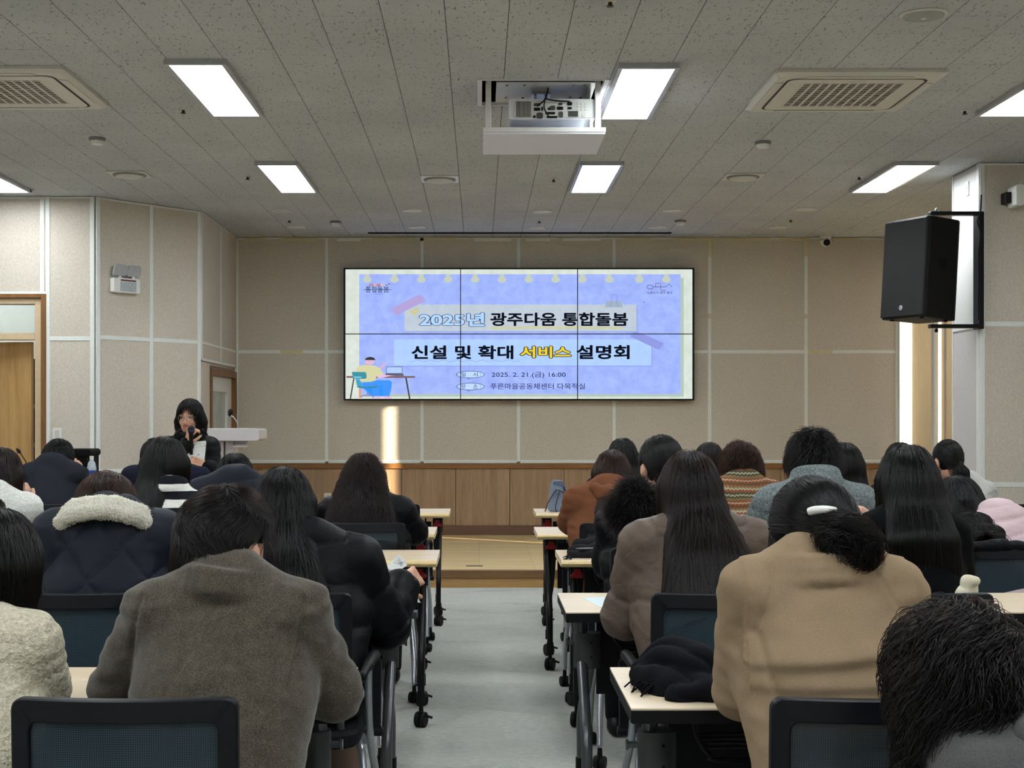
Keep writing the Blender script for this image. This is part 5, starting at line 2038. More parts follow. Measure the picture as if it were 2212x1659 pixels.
def curves_obj(name, A, r0, r1, mat, parent, origin):
    n, m, _ = A.shape
    cu = bpy.data.hair_curves.new(name)
    cu.add_curves([m] * n)
    co = (A - np.array(origin)).astype(np.float32).ravel()
    cu.attributes['position'].data.foreach_set('vector', co)
    t = np.linspace(0, 1, m)
    rad = (r0 + (r1 - r0) * t ** 2)
    ra = cu.attributes.get('radius') or cu.attributes.new('radius', 'FLOAT', 'POINT')
    ra.data.foreach_set('value', np.tile(rad, n).astype(np.float32))
    cu.materials.append(mat)
    o = bpy.data.objects.new(name, cu)
    COL.objects.link(o)
    o.parent = parent
    return o


# ------------------------------------------------------------------ body
M_SKIN = None


def m_skin():
    t = NT('skin')
    nz = t.noise(t.coord('Object'), 25, 4)
    t.set(t.ramp(nz, [(0.3, rgb(196, 146, 120)), (0.7, rgb(222, 176, 150))]), 0.5, 0, 0.35)
    t.b.inputs['Subsurface Weight'].default_value = 0.1
    t.b.inputs['Subsurface Radius'].default_value = (0.01, 0.004, 0.002)
    return t.m


M_SKIN = m_skin()
M_NAVYT = fabric('dark_trousers', rgb(18, 19, 24), 200, 0.2)
M_SHOE = plain('black_shoe', rgb(24, 23, 23), 0.4)


def hand_prims(W, d, n, curl=0.9, side=1, spread=0.25, scale=1.0):
    """wrist W, direction d, back-of-hand normal n -> list of cones; fingers curl away from n"""
    d, n = np.array(d, float), np.array(n, float)
    d /= np.linalg.norm(d)
    n -= d * (n @ d)
    n /= np.linalg.norm(n)
    s = np.cross(d, n) * side
    out = []
    pal = W + d * 0.02
    for k in range(4):
        o = (k - 1.5) * 0.0175 * scale
        out.append((pal + s * o * 0.7, pal + d * 0.062 * scale + s * o, 0.0125, 0.0105))
    lens = (0.072, 0.08, 0.074, 0.058)
    for k in range(4):
        o = (k - 1.5) * 0.0185 * scale
        p = pal + d * 0.066 * scale + s * o
        ang = 0.15
        for j, f in enumerate((0.45, 0.32, 0.23)):
            ang += curl * (0.55 + 0.2 * j) * (1 + 0.06 * k)
            dd = d * math.cos(ang) - n * math.sin(ang) + s * (k - 1.5) * 0.05 * spread
            q = p + dd * lens[k] * f * scale
            out.append((p, q, 0.0092 - 0.0008 * j, 0.0086 - 0.0008 * j))
            p = q
    p = pal - s * 0.03 * scale + d * 0.005
    for j, (f, a) in enumerate(((0.036, 0.75), (0.028, 0.45), (0.022, 0.25))):
        dd = d * math.cos(a) - s * math.sin(a) - n * (0.25 + 0.5 * curl * 0.5)
        dd /= np.linalg.norm(dd)
        q = p + dd * f * scale
        out.append((p, q, 0.0115 - 0.001 * j, 0.0105 - 0.001 * j))
        p = q
    return out


def arc_collar(C, rx, ry, z0, z1, r, a0=-200, a1=20, n=14, face=0, tilt=0.0):
    """list of cones running round the neck"""
    pts = []
    for k in range(n + 1):
        a = R(a0 + (a1 - a0) * k / n)
        x, y = rx * math.cos(a), ry * math.sin(a)
        z = z0 + (z1 - z0) * (0.5 - 0.5 * math.sin(a)) + tilt * x
        c, s = math.cos(R(face)), math.sin(R(face))
        pts.append(V3(C[0] + c * x - s * y, C[1] + s * x + c * y, C[2] + z))
    return [(pts[i], pts[i + 1], r, r) for i in range(n)]


def cone_collar(h=0.05, rx=0.085, ry=0.08, r=0.013, fold=0.0, dx=0.0, tilt=0.0, dz=0.0):
    """a standing band round the neck, narrowing upwards; fold adds an outer turned-down layer"""
    def f(NB, sm):
        out = []
        n = max(3, int(h / 0.014))
        for k in range(n + 1):
            q = k / n
            out += arc_collar(NB + V3(dx, 0.004 + 0.012 * q, -0.012 + dz + (h + 0.012) * q), rx * (1 - 0.16 * q), ry * (1 - 0.18 * q), 0.0, 0.022, r, -205, 25, 16, tilt=tilt)
        if fold:
            for k in range(3):
                q = k / 2
                out += arc_collar(NB + V3(dx, 0.0, dz + h - fold * q), rx * (0.88 + 0.16 * q) + 0.012, ry * (0.86 + 0.16 * q) + 0.012, -0.008, 0.02, r * 0.85, -215, 35, 16, tilt=tilt)
        return out
    return ('merge', f)


def person(label, top, Yh, shx, shy, Ys, sh=0.19, t=0.02, hs=1.0, pitch=12, yaw=0, roll=0, gmat=None, gname='jacket', hair='long', hcol='black', hair_par=None,
           elbows=None, wrists=None, hands=None, style='plain', stylep=None, res=0.0095, hip_back=0.16, collar=None, trousers=None, face=0, neck_r=0.05, bulk=1.0, legs=True, strands=2600, ears=True, hipx=None, hemz=None, extra=None, seed=None, knee=None, stand=False, grooves=None, steps=None):
    seed = seed if seed is not None else abs(hash(label)) % 10000
    seed = sum(ord(ch) * (i + 1) for i, ch in enumerate(label)) % 100000
    rng = np.random.default_rng(seed)
    hp = dict(hair_par or {})
    T = np.array(at(top[0], top[1], Yh))
    cap_t = hp.get('cap', 0.018)
    M = rotm(pitch, yaw, roll, face)
    skull_r = np.array((0.073, 0.090, 0.098)) * hs
    # skull centre from the highest point of hair
    ext = math.sqrt(sum((M[2][i] * (skull_r[i] + cap_t)) ** 2 for i in range(3)))
    SC = T - V3(0, 0, ext)
    C = SC - M @ V3(0, -0.008, 0.02) * hs
    smid = np.array(at(shx, shy, Ys))
    zsh = smid[2]
    SL, SR = smid + V3(-sh + 0.055, 0, -0.055), smid + V3(sh - 0.055, 0, -0.055)
    NB = smid + V3(0, 0, 0.02)
    hx = smid[0] if hipx is None else hipx
    PV = V3(hx, Ys - hip_back, 0.545)
    if stand:
        PV[2] = 0.80
    org = V3(hx, Ys - hip_back, 0.0)
    EL, ER = (elbows or (None, None))
    if EL is None:
        EL = smid + V3(-sh - 0.045, 0.10, 0)
        EL[2] = 0.80
    if ER is None:
        ER = smid + V3(sh + 0.045, 0.10, 0)
        ER[2] = 0.80
    WL, WR = (wrists or (None, None))
    if WL is None:
        WL = EL + V3(0.13, 0.20, -0.015)
    if WR is None:
        WR = ER + V3(-0.13, 0.20, -0.015)
    EL, ER, WL, WR = [np.array(v, float) for v in (EL, ER, WL, WR)]
    # spine samples: (centre, radii)
    tor = []
    CH = smid + V3(0, -0.01, -0.19)
    for f, r in ((0.0, (0.165, 0.12, 0.11)), (0.36, (0.142, 0.105, 0.12)), (0.72, (0.158, 0.112, 0.14)), (1.0, (0.165, 0.108, 0.13))):
        c = PV * (1 - f) + CH * f
        c[1] -= 0.02 * math.sin(math.pi * f)
        tor.append((c, np.array(r) * V3(sh / 0.19, 1, 1) * V3(bulk, bulk, 1)))
    tor.append((smid + V3(0, 0.0, -0.085), np.array((sh * 0.72, 0.085, 0.085))))
    kn = knee or 0.42
    HL, HR = PV + V3(-0.085, 0.03, -0.01), PV + V3(0.085, 0.03, -0.01)
    KL, KR = PV + V3(-0.11, kn, -0.045), PV + V3(0.11, kn, -0.045)
    AL, AR = V3(KL[0], KL[1] - 0.02, 0.09), V3(KR[0], KR[1] - 0.02, 0.09)

    if stand:
        KL, KR = PV + V3(-0.095, 0.0, -0.36), PV + V3(0.095, 0.0, -0.36)
        AL, AR = V3(KL[0], KL[1] + 0.02, 0.09), V3(KR[0], KR[1] + 0.02, 0.09)
    fsg = -1.0 if abs(face) > 90 else 1.0
    lo = np.minimum.reduce([SC - 0.16, PV - 0.3, EL - 0.1, ER - 0.1, WL - 0.18, WR - 0.18])
    hi = np.maximum.reduce([SC + 0.16, PV + 0.3, EL + 0.1, ER + 0.1, WL + 0.18, WR + 0.18, KL + 0.25, KR + 0.25])
    lo[2] = -0.02 if legs else min(lo[2], 0.42)
    if stand:
        lo[1] -= 0.1

    # ---- body (skin)
    B = Field(lo, hi, res)
    B.ell(SC, skull_r, M, 0.0)
    B.ell(C + M @ V3(0, 0.028, -0.048) * hs, V3(0.056, 0.062, 0.074) * hs, M, 0.03)
    B.cone(C + M @ V3(0, 0.092, -0.01) * hs, C + M @ V3(0, 0.104, -0.034) * hs, 0.009, 0.013, 0.015)
    if ears:
        for s in (-1, 1):
            B.ell(C + M @ V3(s * (0.078 + 0.35 * cap_t), -0.006, -0.014) * hs, V3(0.011, 0.02, 0.034) * hs, M @ np.array(Matrix.Rotation(R(-18 * s), 3, 'Z')), 0.008)
    B.cone(NB + V3(0, 0, -0.04), C + M @ V3(0, -0.022, -0.06) * hs, neck_r + 0.012, neck_r, 0.03)
    for c, r in tor:
        B.ell(c, r - 0.006, None, 0.05)
    B.cone(SL, SR, 0.05, 0.05, 0.05)
    for S_, E_, W_ in ((SL, EL, WL), (SR, ER, WR)):
        B.cone(S_, E_, 0.045, 0.037, 0.03)
        B.cone(E_, W_, 0.037, 0.026, 0.01)
    hands = hands or {}
    for side, W_, E_ in (('L', WL, EL), ('R', WR, ER)):
        sg = 1 if side == 'L' else -1
        hd = hands.get(side)
        if hd is None:
            d = W_ - E_
            d[2] = 0
            prims = hand_prims(W_, d, (0, 0, 1), 0.5, sg)
        else:
            prims = hand_prims(W_, hd[0], hd[1], hd[2], sg if len(hd) < 4 else hd[3])
        for a, b, ra, rb in prims:
            B.cone(a, b, ra, rb, 0.006)
    if legs:
        for H_, K_, A_ in ((HL, KL, AL), (HR, KR, AR)):
            B.cone(H_, K_, 0.075, 0.052, 0.03)
            B.cone(K_, A_, 0.05, 0.034, 0.02)
            B.cone(A_ + V3(0, -0.03 * fsg, -0.045), A_ + V3(0, 0.12 * fsg, -0.055), 0.034, 0.028, 0.02)
    if extra and 'face' in extra:
        extra['face'](B, C, M, hs)
    P, Q = B.net()
    root_ = np_mesh('person', P, Q, M_SKIN, None, org)
    root_.location = Vector(org)
    tag(root_, label, 'person')

    # ---- garment
    G = Field(lo - 0.07, hi + 0.07, res)
    for c, r in tor:
        G.ell(c, r, None, 0.06, t)
    if hemz is not None:
        G.ell(PV + V3(0, -0.01, hemz), (0.19 * bulk, 0.14 * bulk, 0.14), None, 0.06, t)
    G.cone(SL, SR, 0.052, 0.052, 0.035, t)
    G.cone(SL + V3(0.03, 0, 0.01), NB + V3(-0.03, 0, -0.005), 0.04, 0.05, 0.04, t * 0.7)
    G.cone(SR + V3(-0.03, 0, 0.01), NB + V3(0.03, 0, -0.005), 0.04, 0.05, 0.04, t * 0.7)
    for S_, E_, W_ in ((SL, EL, WL), (SR, ER, WR)):
        G.cone(S_, E_, 0.05, 0.044, 0.014, t)
        G.cone(E_, E_ + (W_ - E_) * 0.93, 0.044, 0.034, 0.012, t * 0.9)
    for cc in (collar or []):
        if cc[0] == 'merge':
            for a, b, ra, rb in cc[1](NB, smid):
                G.cone(a, b, ra, rb, 0.012)
    if extra and 'garment' in extra:
        extra['garment'](G, NB, smid, C, M)
    P, Q = G.net()
    sp = stylep or {}
    N = G.grad(P)
    Lp = P - smid
    arm = np.minimum.reduce([np.linalg.norm(np.cross(P - a, (b - a) / np.linalg.norm(b - a)), axis=1) + 10 * (np.abs(P[:, 0] - smid[0]) < sh * 0.62) for a, b in ((SL, EL), (SR, ER), (EL, WL), (ER, WR))]) < (0.075 + t)
    sarm = np.where(P[:, 0] < smid[0], np.linalg.norm(P - SL, axis=1), np.linalg.norm(P - SR, axis=1))
    s = np.where(arm, sarm, -Lp[:, 2] + 0.02 * np.sin(Lp[:, 0] * 9))
    wr = sines(P, 0.16, seed) * 0.005 + sines(P * V3(1, 1, 1.8), 0.07, seed + 1) * 0.0022 * (1 + 1.2 * arm)
    if style == 'puffer':
        p = sp.get('pitch', 0.10)
        ridge = np.abs(np.sin(np.pi * s / p))
        P = P + N * (sp.get('amp', 0.02) * (ridge ** 0.38 - 0.72) + wr * 1.0)[:, None]
    elif style == 'diamond':
        p = sp.get('pitch', 0.19)
        u, v = Lp[:, 0], Lp[:, 2]
        f = np.minimum(np.abs(np.sin(np.pi * (u * 1.1 + v) / p)), np.abs(np.sin(np.pi * (u * 1.1 - v + 0.05) / p)))
        f = np.where(arm, np.abs(np.sin(np.pi * sarm / 0.14)), f)
        P = P + N * (sp.get('amp', 0.012) * (f ** 0.32 - 0.75) + wr * 0.8)[:, None]
    else:
        P = P + N * (wr * sp.get('wr', 1.0))[:, None]
    bk = N[:, 1] * fsg < 0.25
    for (xa, za, xb, zb, dep, wd) in (grooves or []):
        a2, d2 = np.array([xa, za]), np.array([xb - xa, zb - za])
        tt = np.clip(((P[:, [0, 2]] - a2) @ d2) / (d2 @ d2), 0, 1)
        dd = np.linalg.norm(P[:, [0, 2]] - a2 - tt[:, None] * d2, axis=1)
        P = P - N * (dep * np.exp(-(dd / wd) ** 2) * bk)[:, None]
    for (xa, za, xb, zb, dep) in (steps or []):
        zl = za + (P[:, 0] - xa) * (zb - za) / (xb - xa)
        tor_m = (np.abs(P[:, 0] - smid[0]) < sh * 0.86) & bk
        P = P + N * (dep * (1 / (1 + np.exp(-(P[:, 2] - zl) / 0.0035)) * np.exp(-np.maximum(0, P[:, 2] - zl) / 0.10)) * tor_m)[:, None]
    np_mesh(gname, P, Q, gmat, root_, org)

    # ---- separate collar / hood pieces
    for cc in (collar or []):
        if cc[0] == 'merge':
            continue
        nm, prims, mt, fur = cc[0], cc[1](NB, smid), cc[2], (cc[3] if len(cc) > 3 else None)
        al = np.array([q for a, b, *_ in prims for q in (a, b)])
        mr = max(max(p_[2], p_[3]) for p_ in prims)
        KF = Field(al.min(0) - mr - 0.05, al.max(0) + mr + 0.05, min(res, 0.008))
        for a, b, ra, rb in prims:
            KF.cone(a, b, ra, rb, 0.02)
        P2, Q2 = KF.net()
        N2 = KF.grad(P2)
        P2 = P2 + N2 * (sines(P2, 0.03, seed + 5) * 0.0022 + sines(P2, 0.08, seed + 6) * 0.004)[:, None]
        ko = np_mesh(nm, P2, Q2, mt, root_, org)
        if fur:
            nf, lf, rf, mf = fur
            ii = rng.integers(0, len(P2), nf)
            A = P2[ii][:, None, :] + (N2[ii] + rng.normal(size=(nf, 3)) * 0.35)[:, None, :] * (np.linspace(0, 1, 4)[None, :, None] * lf * rng.uniform(0.6, 1.1, nf)[:, None, None])
            A[:, :, 2] -= (np.linspace(0, 1, 4) ** 2 * lf * 0.3)[None, :]
            curves_obj('fur_pile', A, rf, rf * 0.3, mf, ko, org)

    # ---- trousers and shoes
    if legs:
        lg = Field(V3(PV[0] - 0.32, PV[1] - 0.25, 0.02), V3(PV[0] + 0.32, max(KL[1], PV[1]) + 0.17, PV[2] + 0.2), max(res, 0.011))
        lg.ell(PV + V3(0, 0, -0.01), (0.165, 0.12, 0.10), None, 0.04)
        for H_, K_, A_ in ((HL, KL, AL), (HR, KR, AR)):
            lg.cone(H_, K_, 0.08, 0.06, 0.04, 0.006)
            lg.cone(K_, A_ + V3(0, 0, 0.0), 0.058, 0.045, 0.02, 0.006)
        P, Q = lg.net()
        np_mesh('trousers', P, Q, trousers or M_NAVYT, root_, org)
        for A_ in (AL, AR):
            sf = Field(A_ - V3(0.08, 0.22, 0.11), A_ + V3(0.08, 0.22, 0.05), 0.01)
            sf.cone(A_ + V3(0, -0.03 * fsg, -0.045), A_ + V3(0, 0.125 * fsg, -0.055), 0.041, 0.034, 0.02)
            sf.cone(A_, A_ + V3(0, -0.02, -0.05), 0.04, 0.042, 0.02)
            P, Q = sf.net()
            np_mesh('shoe', P, Q, M_SHOE, root_, org)

    # ---- hair
    mh, mb = hair_mats(hcol)
    hres = hp.get('res', min(res, 0.0085))
    down = hp.get('len', 0.0)
    hl, hh = SC - 0.19, SC + 0.19
    hl = hl - V3(0.12, 0.12, max(0.02, down))
    hh = hh + V3(0.12, 0.06, 0.03)
    HF = Field(hl, hh, hres)
    HF.ell(SC, skull_r, M, 0.0, cap_t)
    if hp.get('vol'):
        HF.ell(SC + M @ V3(0, -0.015, 0.01), skull_r + V3(*hp['vol']), M, 0.02, cap_t)
    for (c_, r_) in hp.get('blobs', []):
        HF.ell(C + M @ (np.array(c_) * hs), np.array(r_) * hs, M, 0.025)
    pn = M @ V3(0, 0.79, -0.61)
    fc = hp.get('face', 0.02)
    HF.cut_plane(C + M @ V3(0, 0, 0) + pn * fc * hs, pn, 0.015)
    if hp.get('napez') is not None:
        HF.cut_plane(C + M @ V3(0, 0, hp['napez']), M @ V3(0, 0.0, -1.0), 0.015)
    if hair in ('bun', 'pony', 'short') and ears:
        for s_ in (-1, 1):
            HF.cut_ell(C + M @ V3(s_ * 0.094, 0.006, -0.020) * hs, V3(0.034, 0.032, 0.044) * hs, M, 0.008)
    ypath = []

    def back_y(z):
        """y of the garment's back at height z"""
        zz = np.clip(z, PV[2], zsh - 0.02)
        f = (zz - PV[2]) / (CH[2] - PV[2] + 1e-6)
        f = min(max(f, 0), 1)
        c = PV[1] * (1 - f) + CH[1] * f - 0.02 * math.sin(math.pi * f)
        return c - (0.112 * bulk + t)
    if hair in ('long', 'bob'):
        wtop = skull_r[0] + cap_t
        L_ = hp.get('len', 0.3)
        wb = hp.get('wb', 0.12)
        dx, dpos = hp.get('dx', 0.0), hp.get('side', 0.0)
        nseg = max(4, int(L_ / 0.028))
        z0 = SC[2] - 0.01
        y0 = SC[1] - 0.028 * fsg
        zz = z0 - L_ * np.arange(nseg + 1) / nseg
        if hair == 'bob':
            yy, rr_y = np.full(nseg + 1, y0), np.full(nseg + 1, 0.072)
        else:
            kz = [zsh - 0.5, zsh - 0.30, zsh - 0.16, zsh - 0.05, min(z0 - 0.05, zsh + 0.06), z0]
            pu = hp.get('push', 0.012)
            ky = [back_y(zsh - 0.5) - pu, back_y(zsh - 0.30) - pu, back_y(zsh - 0.16) - pu, smid[1] - 0.078 - t - pu, y0 - 0.012 - pu * 0.5, y0]
            for q in (3, 4):
                ky[q] = max(ky[q], min(ky[q - 1], ky[q]) if False else ky[q])
            fz = np.linspace(zsh - 0.5, z0, 60)
            fy = np.interp(fz, kz, ky)
            ker = np.ones(13) / 13
            fy = np.convolve(np.pad(fy, 6, mode='edge'), ker, mode='valid')
            yy = np.interp(zz, fz, fy)
            rr_y = np.interp(zz, [zsh - 0.12, zsh, z0 - 0.02, z0], [0.030, 0.042, 0.072, 0.074])
        for k in range(nseg + 1):
            f = k / nseg
            w = wtop * 0.93 + (wb - wtop * 0.93) * (f ** hp.get('wp', 1.2))
            x = SC[0] + dx * f + dpos * math.sin(math.pi * f)
            HF.ell((x, yy[k], zz[k]), (w, rr_y[k], 0.045), None, 0.03)
        if hp.get('sides', 0.0):
            for s_ in (-1, 1):
                HF.cone(C + M @ V3(s_ * 0.078, -0.005, 0.02), C + M @ V3(s_ * 0.082, 0.0, 0.0) + V3(0, -0.01, -hp['sides']), 0.022, 0.018, 0.025)
        if hair == 'bob' and hp.get('facecut', True):
            HF.cut_ell(C + M @ V3(0, 0.085, -0.05 + hp.get('fz', 0)), hp.get('fcr', (0.068, 0.075, 0.13)), M, 0.012)
    tie = None
    if hair == 'bun':
        tie = C + M @ (np.array(hp['bun']) * hs)
    if hair == 'pony':
        tie = C + M @ (np.array(hp.get('tie', (0, -0.1, -0.01))) * hs)
    P, Q = HF.net()
    N = HF.grad(P)
    rough_s = hp.get('lump', 0.0)
    P = P + N * (sines(P * V3(1, 1, 0.12), 0.022, seed + 11, 8) * hp.get('ridge', 0.0028))[:, None]
    if rough_s:
        P = P + N * (sines(P, hp.get('lumpw', 0.035), seed + 9, 8) * rough_s)[:, None]
    ho = np_mesh('hair', P, Q, mb, root_, org)
    # flow of the strands
    wh = SC + M @ V3(hp.get('part', 0.0), hp.get('whorl', -0.02), skull_r[2])

    def flow_down(p):
        d = p - wh
        r = np.linalg.norm(d, axis=1, keepdims=True) + 1e-6
        a = np.clip((r - 0.02) / 0.12, 0, 1)
        out = (d / r) * (1 - a) * 1.2 + np.array([0, 0, -1.0]) * (0.25 + a) + (M @ V3(0, -0.35, 0)) * (1 - a)
        wave = hp.get('wave', 0.0)
        if wave:
            out = out + np.stack([np.sin(p[:, 2] * 38 + p[:, 0] * 20 + seed), 0.5 * np.cos(p[:, 2] * 31), 0 * p[:, 0]], 1) * wave
        return out

    def flow_tie(p):
        d = tie - p
        return d / (np.linalg.norm(d, axis=1, keepdims=True) + 1e-6)
    flow = flow_tie if tie is not None else flow_down
    ok = np.where(N[:, 2] > hp.get('seedz', -0.35))[0]
    if hair in ('bun', 'pony', 'short') and ears:
        for s_ in (-1, 1):
            ec = C + M @ V3(s_ * 0.088, 0.004, -0.02) * hs
            ok = ok[np.linalg.norm(P[ok] - ec, axis=1) > 0.050]
    ii = ok[rng.integers(0, len(ok), strands)]
    sd = P[ii] + rng.normal(size=(strands, 3)) * hres * 0.4
    Lr = hp.get('slen', 0.16) * rng.uniform(0.5, 1.3, strands)
    off = rng.uniform(-0.002, hp.get('off', 0.0035), strands) + sines(sd * V3(1, 1, 0.12), 0.022, seed + 11, 8) * hp.get('ridge', 0.0028)
    npt = hp.get('npt', 11)
    A = grow(HF, sd, Lr, npt, flow, off, curl=hp.get('curl', 0.0), freq=hp.get('freq', 60.0), lift=hp.get('lift', 0.0), rng=rng, down=hp.get('down', 0.3), jitter=hp.get('jit', 0.12))
    if hair in ('bun', 'pony', 'short') and ears:
        keep = np.ones(len(A), bool)
        for s_ in (-1, 1):
            ec = C + M @ V3(s_ * 0.088, 0.002, -0.020) * hs
            keep &= np.linalg.norm(A - ec, axis=2).min(1) > 0.036
        A = A[keep]
    rr = hp.get('rad', 0.0007)
    curves_obj('hair_strands', A, rr, rr * 0.45, mh, ho, org)
    if hair in ('bun', 'pony'):
        TF = Field(tie - 0.16 - V3(0, 0, hp.get('plen', 0.05)), tie + 0.16, hres)
        if hair == 'bun':
            for (c_, r_) in hp['bunparts']:
                TF.ell(tie + np.array(c_), r_, None, 0.02)
        else:
            q = [tie + np.array(v) for v in hp['tail']]
            rad = hp['tailr']
            for k in range(len(q) - 1):
                TF.cone(q[k], q[k + 1], rad[k], rad[k + 1], 0.015)
        P3, Q3 = TF.net()
        N3 = TF.grad(P3)
        P3 = P3 + N3 * (sines(P3, 0.04, seed + 3) * hp.get('taillump', 0.002))[:, None]
        bo = np_mesh('hair_bun' if hair == 'bun' else 'ponytail', P3, Q3, mb, root_, org)
        n3 = hp.get('tstrands', 900)
        ii = rng.integers(0, len(P3), n3)
        if hair == 'bun':
            rv = rng.normal(size=3)
            fl = lambda p: np.cross(p - tie, np.array([0.3, 1.0, 0.5])) * 8 + sines(p, 0.05, seed)[:, None] * np.array([0.5, 0.2, 0.6])
            A = grow(TF, P3[ii], 0.07 * rng.uniform(0.5, 1.4, n3), 9, fl, rng.uniform(-0.002, 0.004, n3), free_z=-2, curl=0.011, freq=60, lift=0.012, rng=rng)
        else:
            A = grow(TF, P3[ii], 0.12 * rng.uniform(0.5, 1.4, n3), 9, lambda p: np.tile(np.array([0.1, -0.05, -1.0]), (len(p), 1)), rng.uniform(-0.002, 0.003, n3), rng=rng)
        curves_obj('tail_strands', A, rr, rr * 0.4, mh, bo, org)
    return dict(root=root_, C=C, M=M, SC=SC, org=org, NB=NB, smid=smid, HF=HF, rng=rng, EL=EL, ER=ER, WL=WL, WR=WR)
# ------------------------------------------------------------------ clothing materials
F_NAVYQ = fabric('navy_shell', rgb(31, 35, 44), 300, 0.08, 0.55, wrinkle=0.5, sheen=0.1)
F_BLACKP = fabric('black_shell', rgb(12, 13, 17), 300, 0.08, 0.5, wrinkle=0.9, sheen=0.05)
F_BROWNP = fabric('brown_shell', rgb(100, 86, 76), 300, 0.06, 0.45, wrinkle=0.9, sheen=0.05)
F_CAMEL = fabric('camel_wool', rgb(146, 125, 100), 420, 0.12, 0.95, 0.25, 0.002, sheen=0.5)
F_BLKNIT = fabric('black_knit', rgb(9, 10, 12), 180, 0.15, 0.95, 0.3, sheen=0.1)
F_GREYSW = fabric('charcoal_knit', rgb(40, 43, 50), 180, 0.15, 0.95, 0.3, sheen=0.2)
F_NAVY = fabric('navy_cloth', rgb(24, 27, 42), 220, 0.12, 0.9, sheen=0.2)
F_ORANGE = fabric('rust_fleece', rgb(116, 74, 51), 200, 0.1, 0.95, 0.3, sheen=0.3)
F_FLEECE = fabric('grey_boucle_fleece', rgb(112, 120, 120), 110, 0.42, 0.95, 0.9, 0.008, sheen=0.3)
F_BOUCLE = fabric('cream_boucle', rgb(204, 196, 172), 110, 0.22, 0.95, 0.9, 0.008, sheen=0.3)
F_WHITEB = fabric('white_boucle', rgb(214, 214, 208), 120, 0.16, 0.95, 0.8, 0.006, sheen=0.3)
F_SHERPA = fabric('sherpa', rgb(222, 218, 202), 140, 0.16, 0.95, 1.0, 0.01, sheen=0.4)
F_PINK = fabric('pink_shell', rgb(206, 182, 186), 260, 0.06, 0.6, wrinkle=0.5)
F_SUIT = fabric('dark_suiting', rgb(21, 22, 26), 260, 0.12, 0.8)
F_LGREY = fabric('light_grey_knit', rgb(192, 192, 188), 160, 0.1, 0.95, 0.4)
F_GCOAT = fabric('grey_wool', rgb(92, 91, 91), 300, 0.14, 0.95, 0.4)
F_JEANS = fabric('blue_denim', rgb(66, 88, 128), 260, 0.2, 0.9)
F_FUR = fabric('black_fur_base', rgb(10, 11, 14), 160, 0.3, 0.95)
M_FUR = m_hair('fur_black', 1.0, 0.2, 0.4)
M_SHERPAH = plain('sherpa_fibre', rgb(226, 222, 206), 0.95)


def m_herring():
    t = NT('brown_herringbone')
    v = t.coord('Object')
    sep = t.add('ShaderNodeSeparateXYZ')
    t.link(v, sep.inputs[0])
    x, z = sep.outputs[0], sep.outputs[2]
    zig = t.math('PINGPONG', x, 0.012)
    st = t.math('SINE', t.math('MULTIPLY', t.math('ADD', t.math('MULTIPLY', zig, 1.2), z), 1500))
    nz = t.noise(v, 330, 3, 0.7)
    big = t.noise(v, 40, 3)
    f = t.math('ADD', t.math('MULTIPLY', st, 0.10), t.math('ADD', t.math('MULTIPLY', nz, 0.75), t.math('MULTIPLY', big, 0.2)))
    t.set(t.ramp(f, [(0.28, rgb(42, 38, 32)), (0.5, rgb(80, 73, 62)), (0.75, rgb(122, 112, 94))]), 0.95, 0, 0.15)
    t.b.inputs['Sheen Weight'].default_value = 0.3
    t.bump(f, 0.5, 0.003)
    return t.m


def m_bands(name, pitch, stops, z0=0.0, wob=0.006, knit=260, rough=0.95):
    t = NT(name)
    v = t.coord('Object')
    sep = t.add('ShaderNodeSeparateXYZ')
    t.link(v, sep.inputs[0])
    nz = t.noise(v, 7, 2)
    z = t.math('ADD', sep.outputs[2], t.math('MULTIPLY', t.math('SUBTRACT', nz, 0.5), wob * 4))
    f = t.math('FRACT', t.math('DIVIDE', t.math('SUBTRACT', z, z0), pitch))
    c = t.ramp(f, stops, 'CONSTANT')
    kn = t.noise(v, knit, 2)
    c2 = t.ramp(kn, [(0.3, (0.8, 0.8, 0.8, 1)), (0.7, (1.1, 1.1, 1.1, 1))])
    t.set(t.mix(1.0, c, c2, 'MULTIPLY'), rough, 0, 0.2)
    t.bump(kn, 0.4, 0.003)
    return t.m


def m_folk():
    t = NT('multicolour_knit')
    v = t.coord('Object')
    sep = t.add('ShaderNodeSeparateXYZ')
    t.link(v, sep.inputs[0])
    zig = t.math('MULTIPLY', t.math('PINGPONG', sep.outputs[0], 0.009), 0.7)
    nz = t.math('MULTIPLY', t.math('SUBTRACT', t.noise(v, 6, 2), 0.5), 0.03)
    f = t.math('FRACT', t.math('DIVIDE', t.math('ADD', t.math('ADD', sep.outputs[2], zig), nz), 0.105))
    o, g, c, y = rgb(146, 84, 58), rgb(80, 82, 62), rgb(180, 170, 144), rgb(136, 118, 84)
    col = t.ramp(f, [(0, o), (0.1, c), (0.16, o), (0.26, y), (0.34, g), (0.44, c), (0.50, g), (0.60, o), (0.70, c), (0.78, y), (0.86, o), (0.93, g)], 'CONSTANT')
    kn = t.noise(v, 240, 2)
    t.set(t.mix(1.0, col, t.ramp(kn, [(0.3, (0.72, 0.72, 0.72, 1)), (0.7, (1.1, 1.1, 1.1, 1))]), 'MULTIPLY'), 0.95, 0, 0.15)
    t.bump(kn, 0.6, 0.005)
    return t.m


F_HERR = m_herring()
F_STRIPE = m_bands('black_white_stripes', 0.066, [(0, rgb(22, 24, 32)), (0.52, rgb(222, 222, 214))], z0=0.046, wob=0.004)
F_FOLK = m_folk()
Y1, Y2, Y3, Y4, Y5 = 2.92, 4.40, 5.78, 6.95, 8.50
A_ = lambda px, py, Y: np.array(at(px, py, Y))
LONG = dict(len=0.42, wb=0.12, slen=0.24, npt=13, sides=0.10, cap=0.016)


